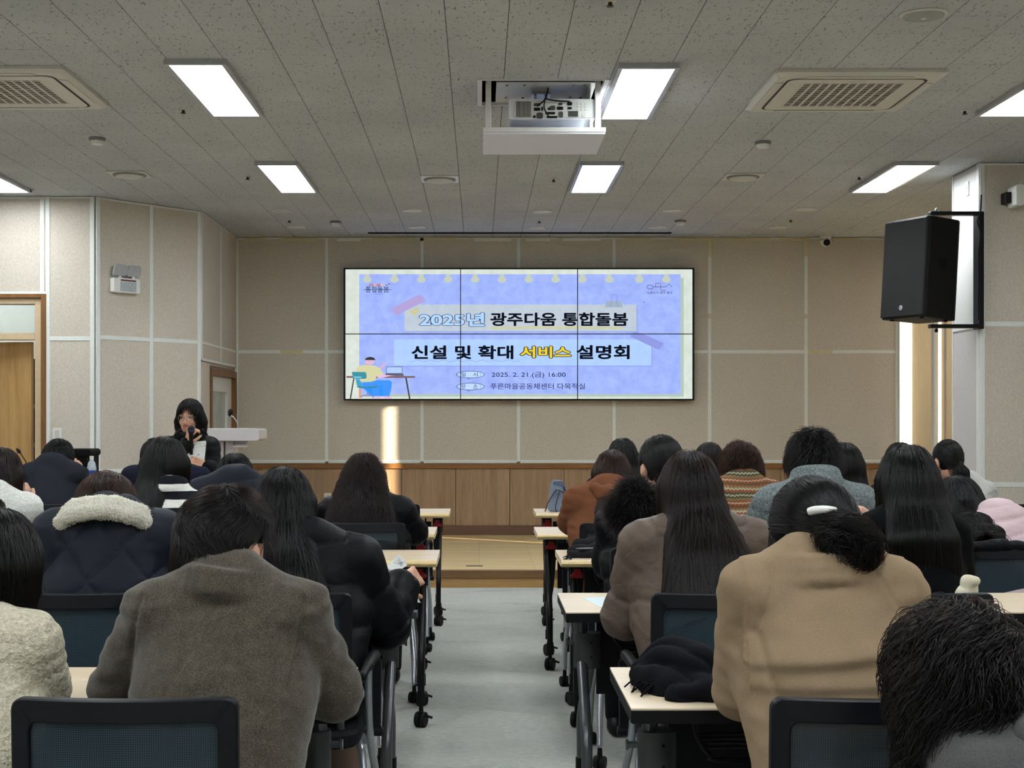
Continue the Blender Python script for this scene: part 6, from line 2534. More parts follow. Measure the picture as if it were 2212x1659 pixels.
def up(d, **k):
    q = dict(d)
    q.update(k)
    return q


def wool_collar(h=0.05, rx=0.085, ry=0.08, r=0.013, fold=0.0):
    return cone_collar(h, rx, ry, r, fold)


def gl(px0, py0, px1, py1, Y, dep=0.004, wd=0.004):
    a, b = at(px0, py0, Y), at(px1, py1, Y)
    return (a.x, a.z, b.x, b.z, dep, wd)


def hood(r=0.05, w=0.11, drop=0.05, back=0.10):
    def f(NB, sm):
        pts = [NB + V3(-w, 0.03, 0.0), NB + V3(-w * 0.75, -back * 0.7, -drop * 0.2), NB + V3(0, -back, -drop), NB + V3(w * 0.75, -back * 0.7, -drop * 0.2), NB + V3(w, 0.03, 0.0)]
        out = []
        for a, b in zip(pts, pts[1:]):
            out.append((a, b, r * 0.7, r * 0.7))
        out.append((NB + V3(-w * 0.5, -back * 0.8, -drop), NB + V3(w * 0.5, -back * 0.8, -drop), r, r))
        out.append((NB + V3(0, -back * 0.7, -drop * 0.4), NB + V3(0, -back * 0.75, -drop - 0.07), r, r * 0.7))
        return out
    return f


def pads(G, NB, sm, C, M):
    for s_ in (-1, 1):
        G.cone(sm + V3(s_ * 0.07, 0, -0.030), sm + V3(s_ * 0.185, 0.0, -0.034), 0.036, 0.034, 0.02)


# ------------------------------------------------------------------ nearest row
p2 = person('person in a brown herringbone coat and face mask, seen from behind', (487, 1050), 3.0, 490, 1266, Y1, sh=0.200, t=0.018, pitch=16, yaw=-38, roll=-4, gmat=F_HERR, gname='coat', hair='short', hcol='soft',
            hair_par=dict(jit=0.06, ridge=0.004, cap=0.022, slen=0.06, curl=0.0022, freq=60, wave=1.3, lump=0.009, lumpw=0.034, npt=10, lift=0.006, off=0.006, res=0.006, face=0.006, rad=0.0006, down=0.05, napez=-0.095,
                          blobs=[((0, -0.066, -0.055), (0.066, 0.04, 0.055))]),
            elbows=(A_(254, 1484, 3.02), A_(722, 1498, 3.0)), wrists=(A_(330, 1490, 3.22), A_(600, 1490, 3.2)), res=0.0065, collar=[cone_collar(0.026, 0.080, 0.074, 0.012, fold=0.036, dz=-0.032, tilt=-0.12)], extra={'garment': pads}, strands=8000, bulk=1.02, neck_r=0.048, hemz=-0.02,
            grooves=[gl(478, 1285, 352, 1520, 2.8, 0.003, 0.003), gl(302, 1290, 268, 1440, 2.85, 0.006, 0.005), gl(655, 1295, 630, 1480, 2.85, 0.006, 0.005)])
p1 = person('person in a cream boucle coat cut off by the picture edge', (-12, 1098), 3.0, -95, 1338, Y1, sh=0.20, t=0.024, pitch=22, yaw=8, gmat=F_BOUCLE, gname='coat', hair='bob', hcol='black',
            hair_par=dict(len=0.15, wb=0.082, cap=0.022, slen=0.14, npt=11, curl=0.002, freq=30, wave=0.2, res=0.0065, lift=0.003), strands=4500, res=0.008,
            elbows=(None, A_(85, 1490, 3.0)), wrists=(None, A_(20, 1490, 3.2)))
q1 = person('person in a camel wool coat with a hair bun and white clip', (1762, 1031), 2.98, 1778, 1222, Y1, sh=0.203, t=0.02, pitch=30, yaw=28, roll=-6, gmat=F_CAMEL, gname='coat', hair='bun', hcol='black',
            hair_par=dict(cap=0.014, bun=(-0.028, -0.106, -0.040), slen=0.15, npt=12, res=0.006, face=0.03, napez=-0.075, rad=0.0006, off=0.003,
                          bunparts=[((0.0, -0.008, -0.016), (0.046, 0.04, 0.046)), ((0.024, -0.004, -0.026), (0.038, 0.034, 0.038)), ((-0.02, -0.008, 0.01), (0.034, 0.028, 0.026))], taillump=0.010, tstrands=3200),
            elbows=(A_(1604, 1490, 2.98), A_(1962, 1490, 3.0)), wrists=(A_(1660, 1500, 3.2), A_(1850, 1490, 3.2)), res=0.0065, strands=7000, bulk=1.0, hemz=-0.02, trousers=F_JEANS, neck_r=0.05,
            collar=[cone_collar(0.030, 0.088, 0.082, 0.013, fold=0.042, dx=-0.006, tilt=0.06, dz=-0.045)],
            grooves=[gl(1684, 1212, 1636, 1362, 2.85, 0.004, 0.004), gl(1872, 1205, 1944, 1330, 2.85, 0.004, 0.004), gl(1640, 1370, 1665, 1500, 2.85, 0.007, 0.007)], steps=[(0.57, 0.868, 0.83, 0.893, 0.016), (0.57, 0.830, 0.83, 0.842, 0.010)])
# hair clip
clipc = np.array(at(1775, 1107, 2.87))
bm = bmesh.new()
pts = bezier([at(1746, 1106, 2.872), at(1760, 1102, 2.862), at(1785, 1101, 2.858), at(1808, 1105, 2.862)], 6)
add_tube(bm, [Vector(p) - Vector(q1['org']) for p in pts], [0.004] + [0.0085] * (len(pts) - 2) + [0.004], 8)
obj('hair_clip', bm, plain('clip_white', rgb(232, 232, 226), 0.3), q1['root'], smooth=True)
q2 = person('person with dark curly hair and a grey coat in the near corner', (2078, 1303), 2.30, 2300, 1585, 2.22, sh=0.20, t=0.03, pitch=34, yaw=24, gmat=F_GCOAT, gname='coat', hair='bob', hcol='soft',
            hair_par=dict(len=0.16, wb=0.098, cap=0.030, slen=0.12, curl=0.013, freq=62, lump=0.010, lumpw=0.035, npt=14, lift=0.010, off=0.010, res=0.007, rad=0.0007, wave=0.8, face=0.03, facecut=False, down=0.15), strands=5500, res=0.0095,
            elbows=(A_(2150, 1850, 2.3), None), hip_back=0.12, knee=0.30, collar=[('hood', hood(0.04, 0.10, 0.04, 0.07), F_GCOAT)])

# mask on the herringbone person
C, M, og = p2['C'], p2['M'], Vector(p2['org'])
w = lambda *v: Vector(C + M @ V3(*v)) - og
bm = bmesh.new()
rows = []
for j in range(6):
    z = -0.018 - 0.092 * j / 5
    dep = 0.098 + 0.012 * math.sin(math.pi * min(1, j / 3.4)) - (0.022 if j > 3 else 0) * (j - 3)
    row = []
    for i in range(11):
        a = R(-78 + 156 * i / 10)
        row.append(bm.verts.new(w(0.072 * math.sin(a), 0.012 + (dep - 0.012) * math.cos(a), z)))
    rows.append(row)
for j in range(5):
    for i in range(10):
        bm.faces.new((rows[j][i], rows[j][i + 1], rows[j + 1][i + 1], rows[j + 1][i]))
bmesh.ops.solidify(bm, geom=bm.faces[:], thickness=0.002)
mk = obj('face_mask', bm, fabric('mask_white', rgb(226, 226, 228), 200, 0.04, 0.9), p2['root'], smooth=True)
bm = bmesh.new()
for s in (-1, 1):
    add_tube(bm, bezier([w(s * 0.070, 0.03, -0.03), w(s * 0.082, 0.0, 0.016), w(s * 0.084, -0.024, 0.01), w(s * 0.084, -0.026, -0.03), w(s * 0.072, 0.028, -0.095)], 5), 0.0016, 6)
obj('mask_loop', bm, plain('loop_white', rgb(232, 232, 232), 0.6), mk)

# ------------------------------------------------------------------ second row
person('person in a navy quilted jacket with a white sherpa collar', (226, 1019), 4.50, 236, 1122, Y2, sh=0.222, t=0.028, pitch=42, yaw=-10, roll=6, gmat=F_NAVYQ, gname='jacket', hair='bob', hcol='brown',
       hair_par=dict(len=0.13, wb=0.112, cap=0.02, slen=0.15, npt=11, wave=0.15, curl=0.002, freq=25, off=0.005), style='diamond', stylep=dict(pitch=0.2, amp=0.022), res=0.008, strands=4500,
       collar=[('sherpa_collar', lambda NB, sm: arc_collar(NB + V3(0, -0.016, -0.03), 0.150, 0.105, -0.11, 0.045, 0.022, -225, 45) + arc_collar(NB + V3(0, -0.004, -0.005), 0.132, 0.095, -0.11, 0.045, 0.022, -225, 45), F_SHERPA, (6000, 0.003, 0.001, M_SHERPAH))])
p4 = person('person in a black puffer coat writing on a sheet, long black hair', (612, 1008), 4.47, 655, 1176, Y2, sh=0.225, t=0.030, pitch=18, yaw=10, gmat=F_BLACKP, gname='coat', hair='long', hcol='black',
            hair_par=up(LONG, len=0.33, wb=0.135, dx=0.05, off=0.006, sides=0.14, push=0.022, wp=1.0), style='puffer', stylep=dict(pitch=0.13, amp=0.016), res=0.0085, strands=5000,
            elbows=(None, A_(836, 1352, 4.48)), wrists=(None, A_(868, 1262, 4.60)), hands={'R': ((0.35, 0.5, 0.15), (0.8, -0.3, 0.5), 0.9)})
q3 = person('person in a glossy brown puffer jacket with very long dark hair', (1490, 973), 4.46, 1508, 1142, Y2, sh=0.222, t=0.032, pitch=12, yaw=6, gmat=F_BROWNP, gname='jacket', hair='long', hcol='dark',
            hair_par=up(LONG, len=0.50, wb=0.20, wp=1.1, slen=0.30, npt=15, off=0.006, dx=0.07, sides=0.16), style='puffer', stylep=dict(pitch=0.19, amp=0.020), res=0.0085, strands=6500,
            elbows=(A_(1352, 1330, 4.46), None), wrists=(A_(1420, 1325, 4.68), None))
q4 = person('person in a black knit sweater with straight black hair', (1962, 960), 4.45, 1966, 1116, Y2, sh=0.182, t=0.012, pitch=8, yaw=0, gmat=F_BLKNIT, gname='sweater', hair='long', hcol='black',
            hair_par=up(LONG, len=0.18, wb=0.108, off=0.004, sides=0.16, slen=0.27, npt=14), res=0.0085, strands=5000,
            elbows=(A_(1868, 1270, 4.5), A_(2072, 1270, 4.45)), wrists=(A_(1905, 1140, 4.55), None), hands={'L': ((-0.8, 0.2, 0.45), (0.2, -0.9, 0.4), 0.5)})

# ------------------------------------------------------------------ third row
person('person in a black and white striped sweater with long black hair', (357, 943), 5.86, 366, 1070, Y3, sh=0.176, t=0.012, pitch=6, yaw=16, gmat=F_STRIPE, gname='sweater', hair='long', hcol='black',
       hair_par=up(LONG, len=0.27, wb=0.055, dx=-0.075, off=0.004, sides=0.1), strands=4200, collar=[wool_collar(0.03, 0.068, 0.066, 0.012)])
p6 = person('person in a white boucle sweater with long brown-black hair, hand raised', (-2, 966), 5.88, -22, 1074, Y3, sh=0.205, t=0.018, pitch=14, yaw=-14, gmat=F_WHITEB, gname='sweater', hair='long', hcol='dark',
            hair_par=up(LONG, len=0.26, wb=0.10, off=0.004), strands=3600, elbows=(None, A_(78, 1150, 5.95)), wrists=(None, A_(52, 1100, 6.0)), hands={'R': ((-0.1, 0.1, 1.0), (0.7, -0.7, 0.0), 1.1)}, res=0.0085)
person('person in a black coat with a fur-trimmed hood, hair tied low', (1428, 940), 5.84, 1402, 1106, Y3, sh=0.20, t=0.03, pitch=4, yaw=24, gmat=F_BLACKP, gname='coat', hair='pony', hcol='black',
       hair_par=dict(cap=0.016, tie=(0.0, -0.10, -0.075), tail=[(0, 0.0, 0), (0.03, -0.02, -0.06), (0.05, -0.02, -0.16)], tailr=(0.02, 0.03, 0.02), face=0.025, slen=0.16, napez=-0.09), strands=3200,
       style='puffer', stylep=dict(pitch=0.12, amp=0.014), elbows=(A_(1318, 1218, 5.86), None),
       collar=[('fur_hood', lambda NB, sm: [(A_(1338, 1100, 5.62), A_(1372, 1075, 5.60), 0.055, 0.07), (A_(1372, 1075, 5.60), A_(1405, 1100, 5.60), 0.07, 0.055), (A_(1345, 1120, 5.60), A_(1400, 1128, 5.58), 0.05, 0.05)], F_FUR, (6000, 0.032, 0.0007, M_FUR))])
person('person in a grey fleece jacket with short tousled black hair', (1757, 946), 5.88, 1763, 1058, Y3, sh=0.242, t=0.022, pitch=24, gmat=F_FLEECE, gname='jacket', hair='short', hcol='black',
       hair_par=dict(cap=0.022, vol=(0.004, 0.0, 0.022), slen=0.055, npt=9, curl=0.007, freq=90, lift=0.022, lump=0.008, lumpw=0.04, napez=-0.05, face=0.012, off=0.008), strands=4000,
       collar=[wool_collar(0.04, 0.09, 0.088, 0.022)], bulk=1.08)
q14 = person('person in a pale pink quilted jacket with long black hair, head bowed', (2072, 1028), 5.80, 2158, 1122, 5.66, sh=0.20, t=0.022, pitch=12, yaw=14, roll=-10, gmat=F_PINK, gname='jacket', hair='long', hcol='black',
             hair_par=up(LONG, len=0.13, wb=0.092, dx=-0.01, off=0.006, sides=0.05, push=0.11, slen=0.2), style='puffer', stylep=dict(pitch=0.06, amp=0.008), strands=4500)

# ------------------------------------------------------------------ fourth row
person('person with long wavy black hair in a black coat by the aisle', (785, 978), 7.04, 792, 1082, Y4, sh=0.222, t=0.026, pitch=14, gmat=F_BLACKP, gname='coat', hair='long', hcol='dark',
       hair_par=up(LONG, len=0.38, wb=0.19, wp=0.6, push=0.02, slen=0.22, curl=0.010, freq=28, wave=0.35, off=0.010, npt=14, lump=0.007), style='puffer', stylep=dict(pitch=0.11, amp=0.012), strands=5500,
       elbows=(None, A_(895, 1150, 7.05)))
person('person in a dark padded jacket, straight black hair tucked in the collar', (507, 978), 7.05, 508, 1040, Y4, sh=0.218, t=0.026, pitch=12, gmat=F_NAVYQ, gname='jacket', hair='long', hcol='black',
       hair_par=up(LONG, len=0.19, wb=0.098, off=0.003), style='puffer', stylep=dict(pitch=0.13, amp=0.010), strands=3000)
person('person in a rust orange hoodie leaning on the table', (1322, 972), 7.05, 1316, 1058, Y4, sh=0.215, t=0.022, pitch=30, yaw=-8, gmat=F_ORANGE, gname='hoodie', hair='long', hcol='brown',
       hair_par=up(LONG, len=0.19, wb=0.10, off=0.004), strands=3200, elbows=(A_(1232, 1128, 7.02), None), wrists=(A_(1270, 1138, 7.25), None), collar=[('hood', hood(0.034, 0.10, 0.04, 0.095), F_ORANGE)])
person('person in a multicoloured striped knit sweater with a curly bob', (1600, 954), 7.04, 1606, 1044, Y4, sh=0.205, t=0.018, pitch=10, gmat=F_FOLK, gname='sweater', hair='bob', hcol='brown',
       hair_par=dict(len=0.13, wb=0.115, cap=0.022, slen=0.09, curl=0.009, freq=80, wave=0.6, lump=0.009, lumpw=0.04, npt=13, lift=0.006, off=0.008, down=0.1), strands=4500, elbows=(None, None))
person('person in a dark suit jacket with long straight hair behind the fleece jacket', (1824, 955), 7.0, 1842, 1072, Y4, sh=0.19, t=0.014, pitch=6, gmat=F_SUIT, gname='suit_jacket', hair='long', hcol='black',
       hair_par=up(LONG, len=0.34, wb=0.10, dx=0.03), strands=2800)

# ------------------------------------------------------------------ front row
p9 = person('person in a charcoal sweater resting the head on one hand', (125, 949), 8.6, 112, 1004, Y5, sh=0.195, t=0.014, pitch=38, yaw=16, roll=12, gmat=F_GREYSW, gname='sweater', hair='short', hcol='black',
            hair_par=dict(cap=0.016, slen=0.05, npt=8, lift=0.010, curl=0.002, freq=50, lump=0.004, napez=-0.06, face=0.012), strands=2600,
            elbows=(None, A_(186, 1072, 8.66)), wrists=(None, A_(174, 1018, 8.7)), hands={'R': ((-0.6, 0.1, 0.7), (0.6, -0.5, 0.5), 1.0)}, res=0.009)
person('person in a navy padded jacket hidden behind the striped sweater', (338, 946), 8.55, 358, 1014, Y5, sh=0.262, t=0.022, pitch=6, gmat=F_NAVY, gname='jacket', hair='short', hcol='black',
       hair_par=dict(cap=0.018, slen=0.05, npt=8, lift=0.008, napez=-0.06), strands=1600)
person('person in a navy jacket behind the orange hoodie, black hair', (1345, 946), 8.55, 1338, 1036, Y5, sh=0.20, t=0.02, pitch=8, gmat=F_NAVY, gname='jacket', hair='long', hcol='black', hair_par=up(LONG, len=0.25, wb=0.11), elbows=(A_(1280, 1100, 8.62), A_(1396, 1100, 8.62)), strands=2600)
person('person whose dark brown head shows beside the curly bob', (1532, 955), 8.55, 1530, 1050, Y5, sh=0.19, t=0.016, pitch=8, gmat=F_BLKNIT, gname='sweater', hair='long', hcol='dark', hair_par=up(LONG, len=0.25, wb=0.10), elbows=(A_(1472, 1100, 8.62), A_(1588, 1100, 8.62)), strands=2000)
person('person whose dark hair shows just above the black knit sweater wearer', (1944, 955), 8.55, 1946, 1050, Y5, sh=0.19, t=0.016, pitch=8, gmat=F_SUIT, gname='jacket', hair='long', hcol='black', hair_par=up(LONG, len=0.2, wb=0.1), elbows=(A_(1888, 1100, 8.62), A_(2004, 1100, 8.62)), strands=2000)
q13 = person('person in a light grey sweater with a low ponytail by the pier', (2048, 950), 8.55, 2086, 1042, Y5, sh=0.175, t=0.014, pitch=8, yaw=16, gmat=F_LGREY, gname='sweater', hair='pony', hcol='black',
             hair_par=dict(cap=0.012, tie=(0.01, -0.105, -0.03), tail=[(0, 0, 0), (0.015, -0.025, -0.05), (0.03, -0.03, -0.14), (0.075, -0.03, -0.26)], tailr=(0.018, 0.03, 0.03, 0.012), plen=0.3, face=0.03, napez=-0.07, slen=0.16, tstrands=900), strands=2600)
# ------------------------------------------------------------------ presenter, lectern and small things
def face_sculpt(B, C, M, hs):
    w = lambda *v: C + M @ V3(*v)
    B.ell(w(0, 0.062, -0.075), (0.026, 0.022, 0.02), M, 0.02)            # chin
    for s in (-1, 1):
        B.ell(w(s * 0.036, 0.062, -0.03), (0.022, 0.02, 0.02), M, 0.015)  # cheeks
        B.cone(w(s * 0.014, 0.088, 0.022), w(s * 0.05, 0.074, 0.02), 0.008, 0.007, 0.012)
        B.cut_ell(w(s * 0.031, 0.094, 0.003), (0.016, 0.012, 0.009), M, 0.008)
    B.ell(w(0, 0.086, -0.055), (0.02, 0.012, 0.011), M, 0.008)


YP = 10.2
pr = person('person standing with a microphone and folder, glasses and black padded coat', (411, 861), YP, 412, 950, YP, sh=0.19, t=0.026, pitch=2, yaw=-8, face=180, gmat=F_BLACKP, gname='coat', hair='bob', hcol='black',
            hair_par=dict(len=0.055, wb=0.112, cap=0.022, slen=0.075, npt=11, face=0.045, facecut=True, fcr=(0.060, 0.09, 0.105), fz=0.025, res=0.006, curl=0.002, freq=30, lift=0.002, ridge=0.002), style='puffer', stylep=dict(pitch=0.12, amp=0.012), res=0.0055, strands=3600, stand=True, hip_back=0.0,
            elbows=(A_(374, 1012, 10.12), A_(461, 1034, 10.12)), wrists=(A_(404, 958, 9.98), A_(452, 1008, 9.97)),
            hands={'L': ((0.35, -0.15, 0.95), (-0.55, -0.8, 0.1), 1.05, -1), 'R': ((-0.95, -0.15, 0.30), (0.1, -1.0, 0.1), 0.22, 1)}, extra={'face': face_sculpt}, hemz=0.0,
            collar=[('fur_collar', lambda NB, sm: [(a * V3(1, 1, 1), b, r0, r1) for a, b, r0, r1 in arc_collar(NB + V3(0, 0.0, -0.01), 0.088, 0.082, 0.03, 0.0, 0.026, -60, 240, 16)] + arc_collar(NB + V3(0, -0.01, -0.05), 0.095, 0.105, 0.02, -0.01, 0.028, 200, 340, 12), F_FUR, (4500, 0.010, 0.0008, M_FUR))])
C, M, og = pr['C'], pr['M'], Vector(pr['org'])
w = lambda *v: Vector(C + M @ V3(*v)) - og
for s in (-1, 1):
    bm = bmesh.new()
    add_lathe(bm, [(0, -0.011), (0.008, -0.008), (0.0115, 0), (0.008, 0.008), (0, 0.011)], w(s * 0.031, 0.077, 0.002), axis=Vector(M @ V3(0, 1, 0)), seg=14)
    ey = obj('eye', bm, plain('eye_white', rgb(220, 214, 208), 0.25), pr['root'], smooth=True)
    bm = bmesh.new()
    add_lathe(bm, [(0.0058, 0.0085), (0.004, 0.0112), (0, 0.012)], w(s * 0.031 - 0.001, 0.077, 0.002), axis=Vector(M @ V3(0, 1, 0)), seg=12)
    obj('iris', bm, plain('iris_brown', rgb(34, 22, 16), 0.2), ey, smooth=True)
    bm = bmesh.new()
    add_tube(bm, bezier([w(s * 0.014, 0.095, 0.024), w(s * 0.032, 0.092, 0.031), w(s * 0.05, 0.08, 0.026)], 5), [0.002] * 5 + [0.003] * 3 + [0.0015] * 3, 6)
    obj('eyebrow', bm, plain('brow_dark', rgb(48, 36, 32), 0.8), pr['root'], smooth=True)
    bm = bmesh.new()
    add_tube(bm, bezier([w(s * 0.017, 0.090, 0.004), w(s * 0.031, 0.093, 0.0125), w(s * 0.047, 0.081, 0.005)], 5), 0.0016, 6)
    obj('eyelid', bm, plain('lid_dark', rgb(70, 46, 40), 0.6), pr['root'], smooth=True)
bm = bmesh.new()
add_tube(bm, bezier([w(-0.021, 0.090, -0.053), w(-0.006, 0.0985, -0.0495), w(0, 0.0985, -0.0515), w(0.006, 0.0985, -0.0495), w(0.021, 0.090, -0.053)], 4), 0.0038, 6)
add_tube(bm, bezier([w(-0.017, 0.091, -0.056), w(0, 0.0985, -0.0605), w(0.017, 0.091, -0.056)], 5), 0.0042, 6)
obj('lips', bm, plain('lip_rose', rgb(160, 84, 80), 0.4), pr['root'], smooth=True)
bm = bmesh.new()
for s in (-1, 1):
    ring = [w(s * 0.032 + 0.024 * math.cos(R(a)), 0.104 - 0.010 * abs((s * 0.032 + 0.024 * math.cos(R(a))) / 0.056), -0.002 + 0.019 * math.sin(R(a))) for a in range(0, 360, 24)]
    add_tube(bm, ring, 0.0014, 6, closed=True)
    add_tube(bm, bezier([w(s * 0.055, 0.094, 0.006), w(s * 0.073, 0.06, 0.008), w(s * 0.078, 0.0, 0.004)], 4), 0.0013, 6)
add_tube(bm, [w(-0.009, 0.104, 0.002), w(0, 0.107, 0.004), w(0.009, 0.104, 0.002)], 0.0013, 6)
gs = obj('glasses', bm, plain('glasses_rim', rgb(196, 178, 172), 0.25, 0.6), pr['root'], smooth=True)

# handheld microphone
p0, p1 = at(413, 958, 9.955), at(413, 926, 9.93)
d = (p1 - p0).normalized()
mic = thing('microphone', 'black handheld microphone held up by the standing person', 'microphone', p0)
bm = bmesh.new()
add_tube(bm, [d * -0.08, d * 0.02, d * 0.075], [0.012, 0.0145, 0.017], 14)
obj('body', bm, M_BLACK, mic, smooth='auto')
bm = bmesh.new()
add_lathe(bm, [(0.016, 0.072), (0.022, 0.082), (0.0255, 0.1), (0.023, 0.118), (0.013, 0.130), (0, 0.133)], (0, 0, 0), axis=d, seg=18)
obj('grille', bm, plain('mic_mesh', rgb(34, 36, 44), 0.35, 0.5), mic, smooth=True)
bm = bmesh.new()
add_lathe(bm, [(0.0258, 0.094), (0.0266, 0.098), (0.0266, 0.103), (0.0258, 0.107)], (0, 0, 0), axis=d, seg=18)
obj('band', bm, plain('mic_band', rgb(58, 64, 96), 0.3, 0.5), mic, smooth='auto')

# folder with pages
fo = thing('folder', 'green folder with printed pages held by the standing person', 'folder', at(420, 990, 9.95))
fo_o = Vector(fo.location)


def sheet(bm, px, Y, th=0.0012, bend=0.0, n=6):
    """thin slightly bent sheet through four photo corners (clockwise from top-left) at depths Y"""
    q = [at(p[0], p[1], y) for p, y in zip(px, Y)]
    up_, dn = [], []
    for i in range(n + 1):
        f = i / n
        a, b = q[0].lerp(q[1], f), q[3].lerp(q[2], f)
        nn = (q[1] - q[0]).cross(q[3] - q[0]).normalized() * bend * math.sin(math.pi * f)
        up_.append((a + nn, a + nn + (q[1] - q[0]).cross(q[3] - q[0]).normalized() * th))
        dn.append((b + nn, b + nn + (q[1] - q[0]).cross(q[3] - q[0]).normalized() * th))
    return up_, dn


def sheet_obj(name, px, Y, mat, parent, origin, th=0.0012, bend=0.0):
    up_, dn = sheet(None, px, Y, th, bend)
    bm = bmesh.new()
    V = [[bm.verts.new(v - origin) for v in (up_[i][0], dn[i][0], dn[i][1], up_[i][1])] for i in range(len(up_))]
    for A, B in zip(V, V[1:]):
        for k in range(4):
            bm.faces.new((A[k], A[(k + 1) % 4], B[(k + 1) % 4], B[k]))
    bm.faces.new(V[0])
    bm.faces.new(list(reversed(V[-1])))
    return obj(name, bm, mat, parent, smooth=False)


def m_print(name, seedv=0.0, dens=0.56):
    """paper with faint printed lines"""
    t = NT(name)
    v = t.coord('Object')
    n1 = t.noise(t.coord('Object', scale=(60, 60, 260)), 1.0 + seedv, 2)
    n2 = t.noise(t.coord('Object', scale=(16, 16, 30)), 1.0, 2)
    f = t.math('MULTIPLY', t.ramp(n1, [(0.52, (0, 0, 0, 1)), (0.58, (1, 1, 1, 1))]), t.ramp(n2, [(dens - 0.04, (0, 0, 0, 1)), (dens, (1, 1, 1, 1))]))
    t.set(t.mix(f, rgb(226, 230, 226), rgb(150, 152, 156)), 0.8)
    return t.m


M_PAPER = plain('paper_white', rgb(228, 232, 228), 0.8, var=0.015)
M_PRINT = m_print('printed_paper')
sheet_obj('cover', [(391, 960), (447, 951), (441, 1024), (398, 1024)], (9.99, 9.985, 9.99, 9.99), plain('folder_green', rgb(36, 70, 50), 0.5), fo, fo_o, 0.004)
sheet_obj('page', [(393, 962), (445.5, 954), (438.5, 1022), (400, 1022)], (9.975, 9.975, 9.975, 9.975), M_PRINT, fo, fo_o, 0.003, 0.004)
sheet_obj('page', [(391, 957), (444, 952), (445, 956), (393, 963)], (9.968, 9.968, 9.972, 9.972), M_PAPER, fo, fo_o, 0.002)

# lectern on the stage
YL = 11.85
lx = at(496, 925, YL)
lec = thing('lectern', 'pale acrylic lectern with rounded tray behind the standing person', 'lectern', (lx.x, YL, 0.14))
M_ACR = plain('acrylic_pale', rgb(198, 192, 192), 0.25, var=0.02)
zt = lx.z - 0.14
bm = bmesh.new()
add_prism(bm, rrect(0.56, 0.105, 0.022, 4, 0.0, zt - 0.053), -0.2, 0.25, Matrix(((1, 0, 0, 0), (0, 0, 1, 0), (0, 1, 0, 0), (0, 0, 0, 1))))
obj('tray', bm, M_ACR, lec, bevel=0.004)
bm = bmesh.new()
add_box(bm, -0.21, -0.035, -0.1, 0.15, 0.04, zt - 0.106)
obj('column', bm, M_ACR, lec, bevel=0.006)
bm = bmesh.new()
add_box(bm, -0.025, 0.055, -0.08, 0.13, 0.04, zt - 0.106)
obj('column', bm, M_ACR, lec, bevel=0.006)
bm = bmesh.new()
add_box(bm, -0.28, 0.2, -0.2, 0.25, 0.0, 0.04)
obj('base', bm, M_ACR, lec, bevel=0.006)
bm = bmesh.new()
add_lathe(bm, [(0.056, 0), (0.056, -0.012), (0.04, -0.03), (0, -0.032)], (0.118, -0.1, zt - 0.106), seg=20)
obj('cup_holder', bm, plain('acrylic_grey', rgb(168, 166, 166), 0.3), lec, smooth='auto')
bm = bmesh.new()
add_box(bm, 0.06, 0.168, -0.18, -0.02, zt - 0.158, zt - 0.146)
obj('side_shelf', bm, M_ACR, lec, bevel=0.003)
gm = thing('gooseneck_microphone', 'gooseneck microphone with a black clip on the lectern', 'microphone', at(513, 925, YL - 0.1))
go = Vector(gm.location)
bm = bmesh.new()
add_tube(bm, bezier([at(513, 926, YL - 0.1) - go, at(513, 915, YL - 0.1) - go, at(506, 903, YL - 0.1) - go, at(497, 897, YL - 0.1) - go], 6), 0.005, 8)
obj('gooseneck', bm, M_ALU, gm, smooth=True)
bm = bmesh.new()
a, b = at(495, 899, YL - 0.1) - go, at(500, 884, YL - 0.1) - go
add_tube(bm, [a, a.lerp(b, 0.3), a.lerp(b, 0.45), a.lerp(b, 0.8), b], [0.010, 0.016, 0.022, 0.021, 0.010], 12)
obj('capsule', bm, M_BLACK, gm, smooth=True)

# ---- front table on the entrance side: black case, bottle, desk microphone
ct = at(165, 972, 9.42)
cs = thing('black_case', 'black soft equipment case standing on the front table', 'case', (at(178, 1000, 9.42).x, 9.30, 0.74))
bm = bmesh.new()
add_prism(bm, rrect(0.17, 0.40, 0.025, 4, 0.0, 0.2), 0, 0.22, Matrix(((1, 0, 0, 0), (0, 0, 1, 0), (0, 1, 0, 0), (0, 0, 0, 1))))
obj('shell', bm, fabric('case_nylon', rgb(12, 12, 13), 260, 0.15, 0.7), cs, bevel=0.008)
bm = bmesh.new()
add_prism(bm, rrect(0.19, 0.05, 0.02, 3, 0.0, 0.395), -0.012, 0.232, Matrix(((1, 0, 0, 0), (0, 0, 1, 0), (0, 1, 0, 0), (0, 0, 0, 1))))
obj('flap', bm, fabric('case_nylon', rgb(22, 22, 24)), cs, bevel=0.008)
bm = bmesh.new()
add_tube(bm, bezier([(0.07, -0.02, 0.36), (0.10, -0.03, 0.28), (0.112, -0.03, 0.16), (0.10, -0.02, 0.03)], 6), 0.005, 6)
obj('strap', bm, M_BLACK, cs, smooth=True)
bt = thing('water_bottle', 'clear water bottle with a blue label beside the black case', 'bottle', (at(198, 1000, 9.25).x, 9.25, 0.74))
bm = bmesh.new()
hb = at(198, 985, 9.25).z - 0.74
add_lathe(bm, [(0.028, 0), (0.031, 0.02), (0.031, hb - 0.08), (0.024, hb - 0.045), (0.012, hb - 0.028), (0.012, hb - 0.02)], (0, 0, 0), seg=18)
obj('bottle_body', bm, plain('pet_clear', rgb(176, 184, 190), 0.12), bt, smooth='auto')
bm = bmesh.new()
add_lathe(bm, [(0.0315, hb - 0.16), (0.0318, hb - 0.155), (0.0318, hb - 0.1), (0.0315, hb - 0.095)], (0, 0, 0), seg=18)
obj('label_band', bm, plain('label_blue', rgb(40, 66, 150), 0.4), bt, smooth='auto')
bm = bmesh.new()
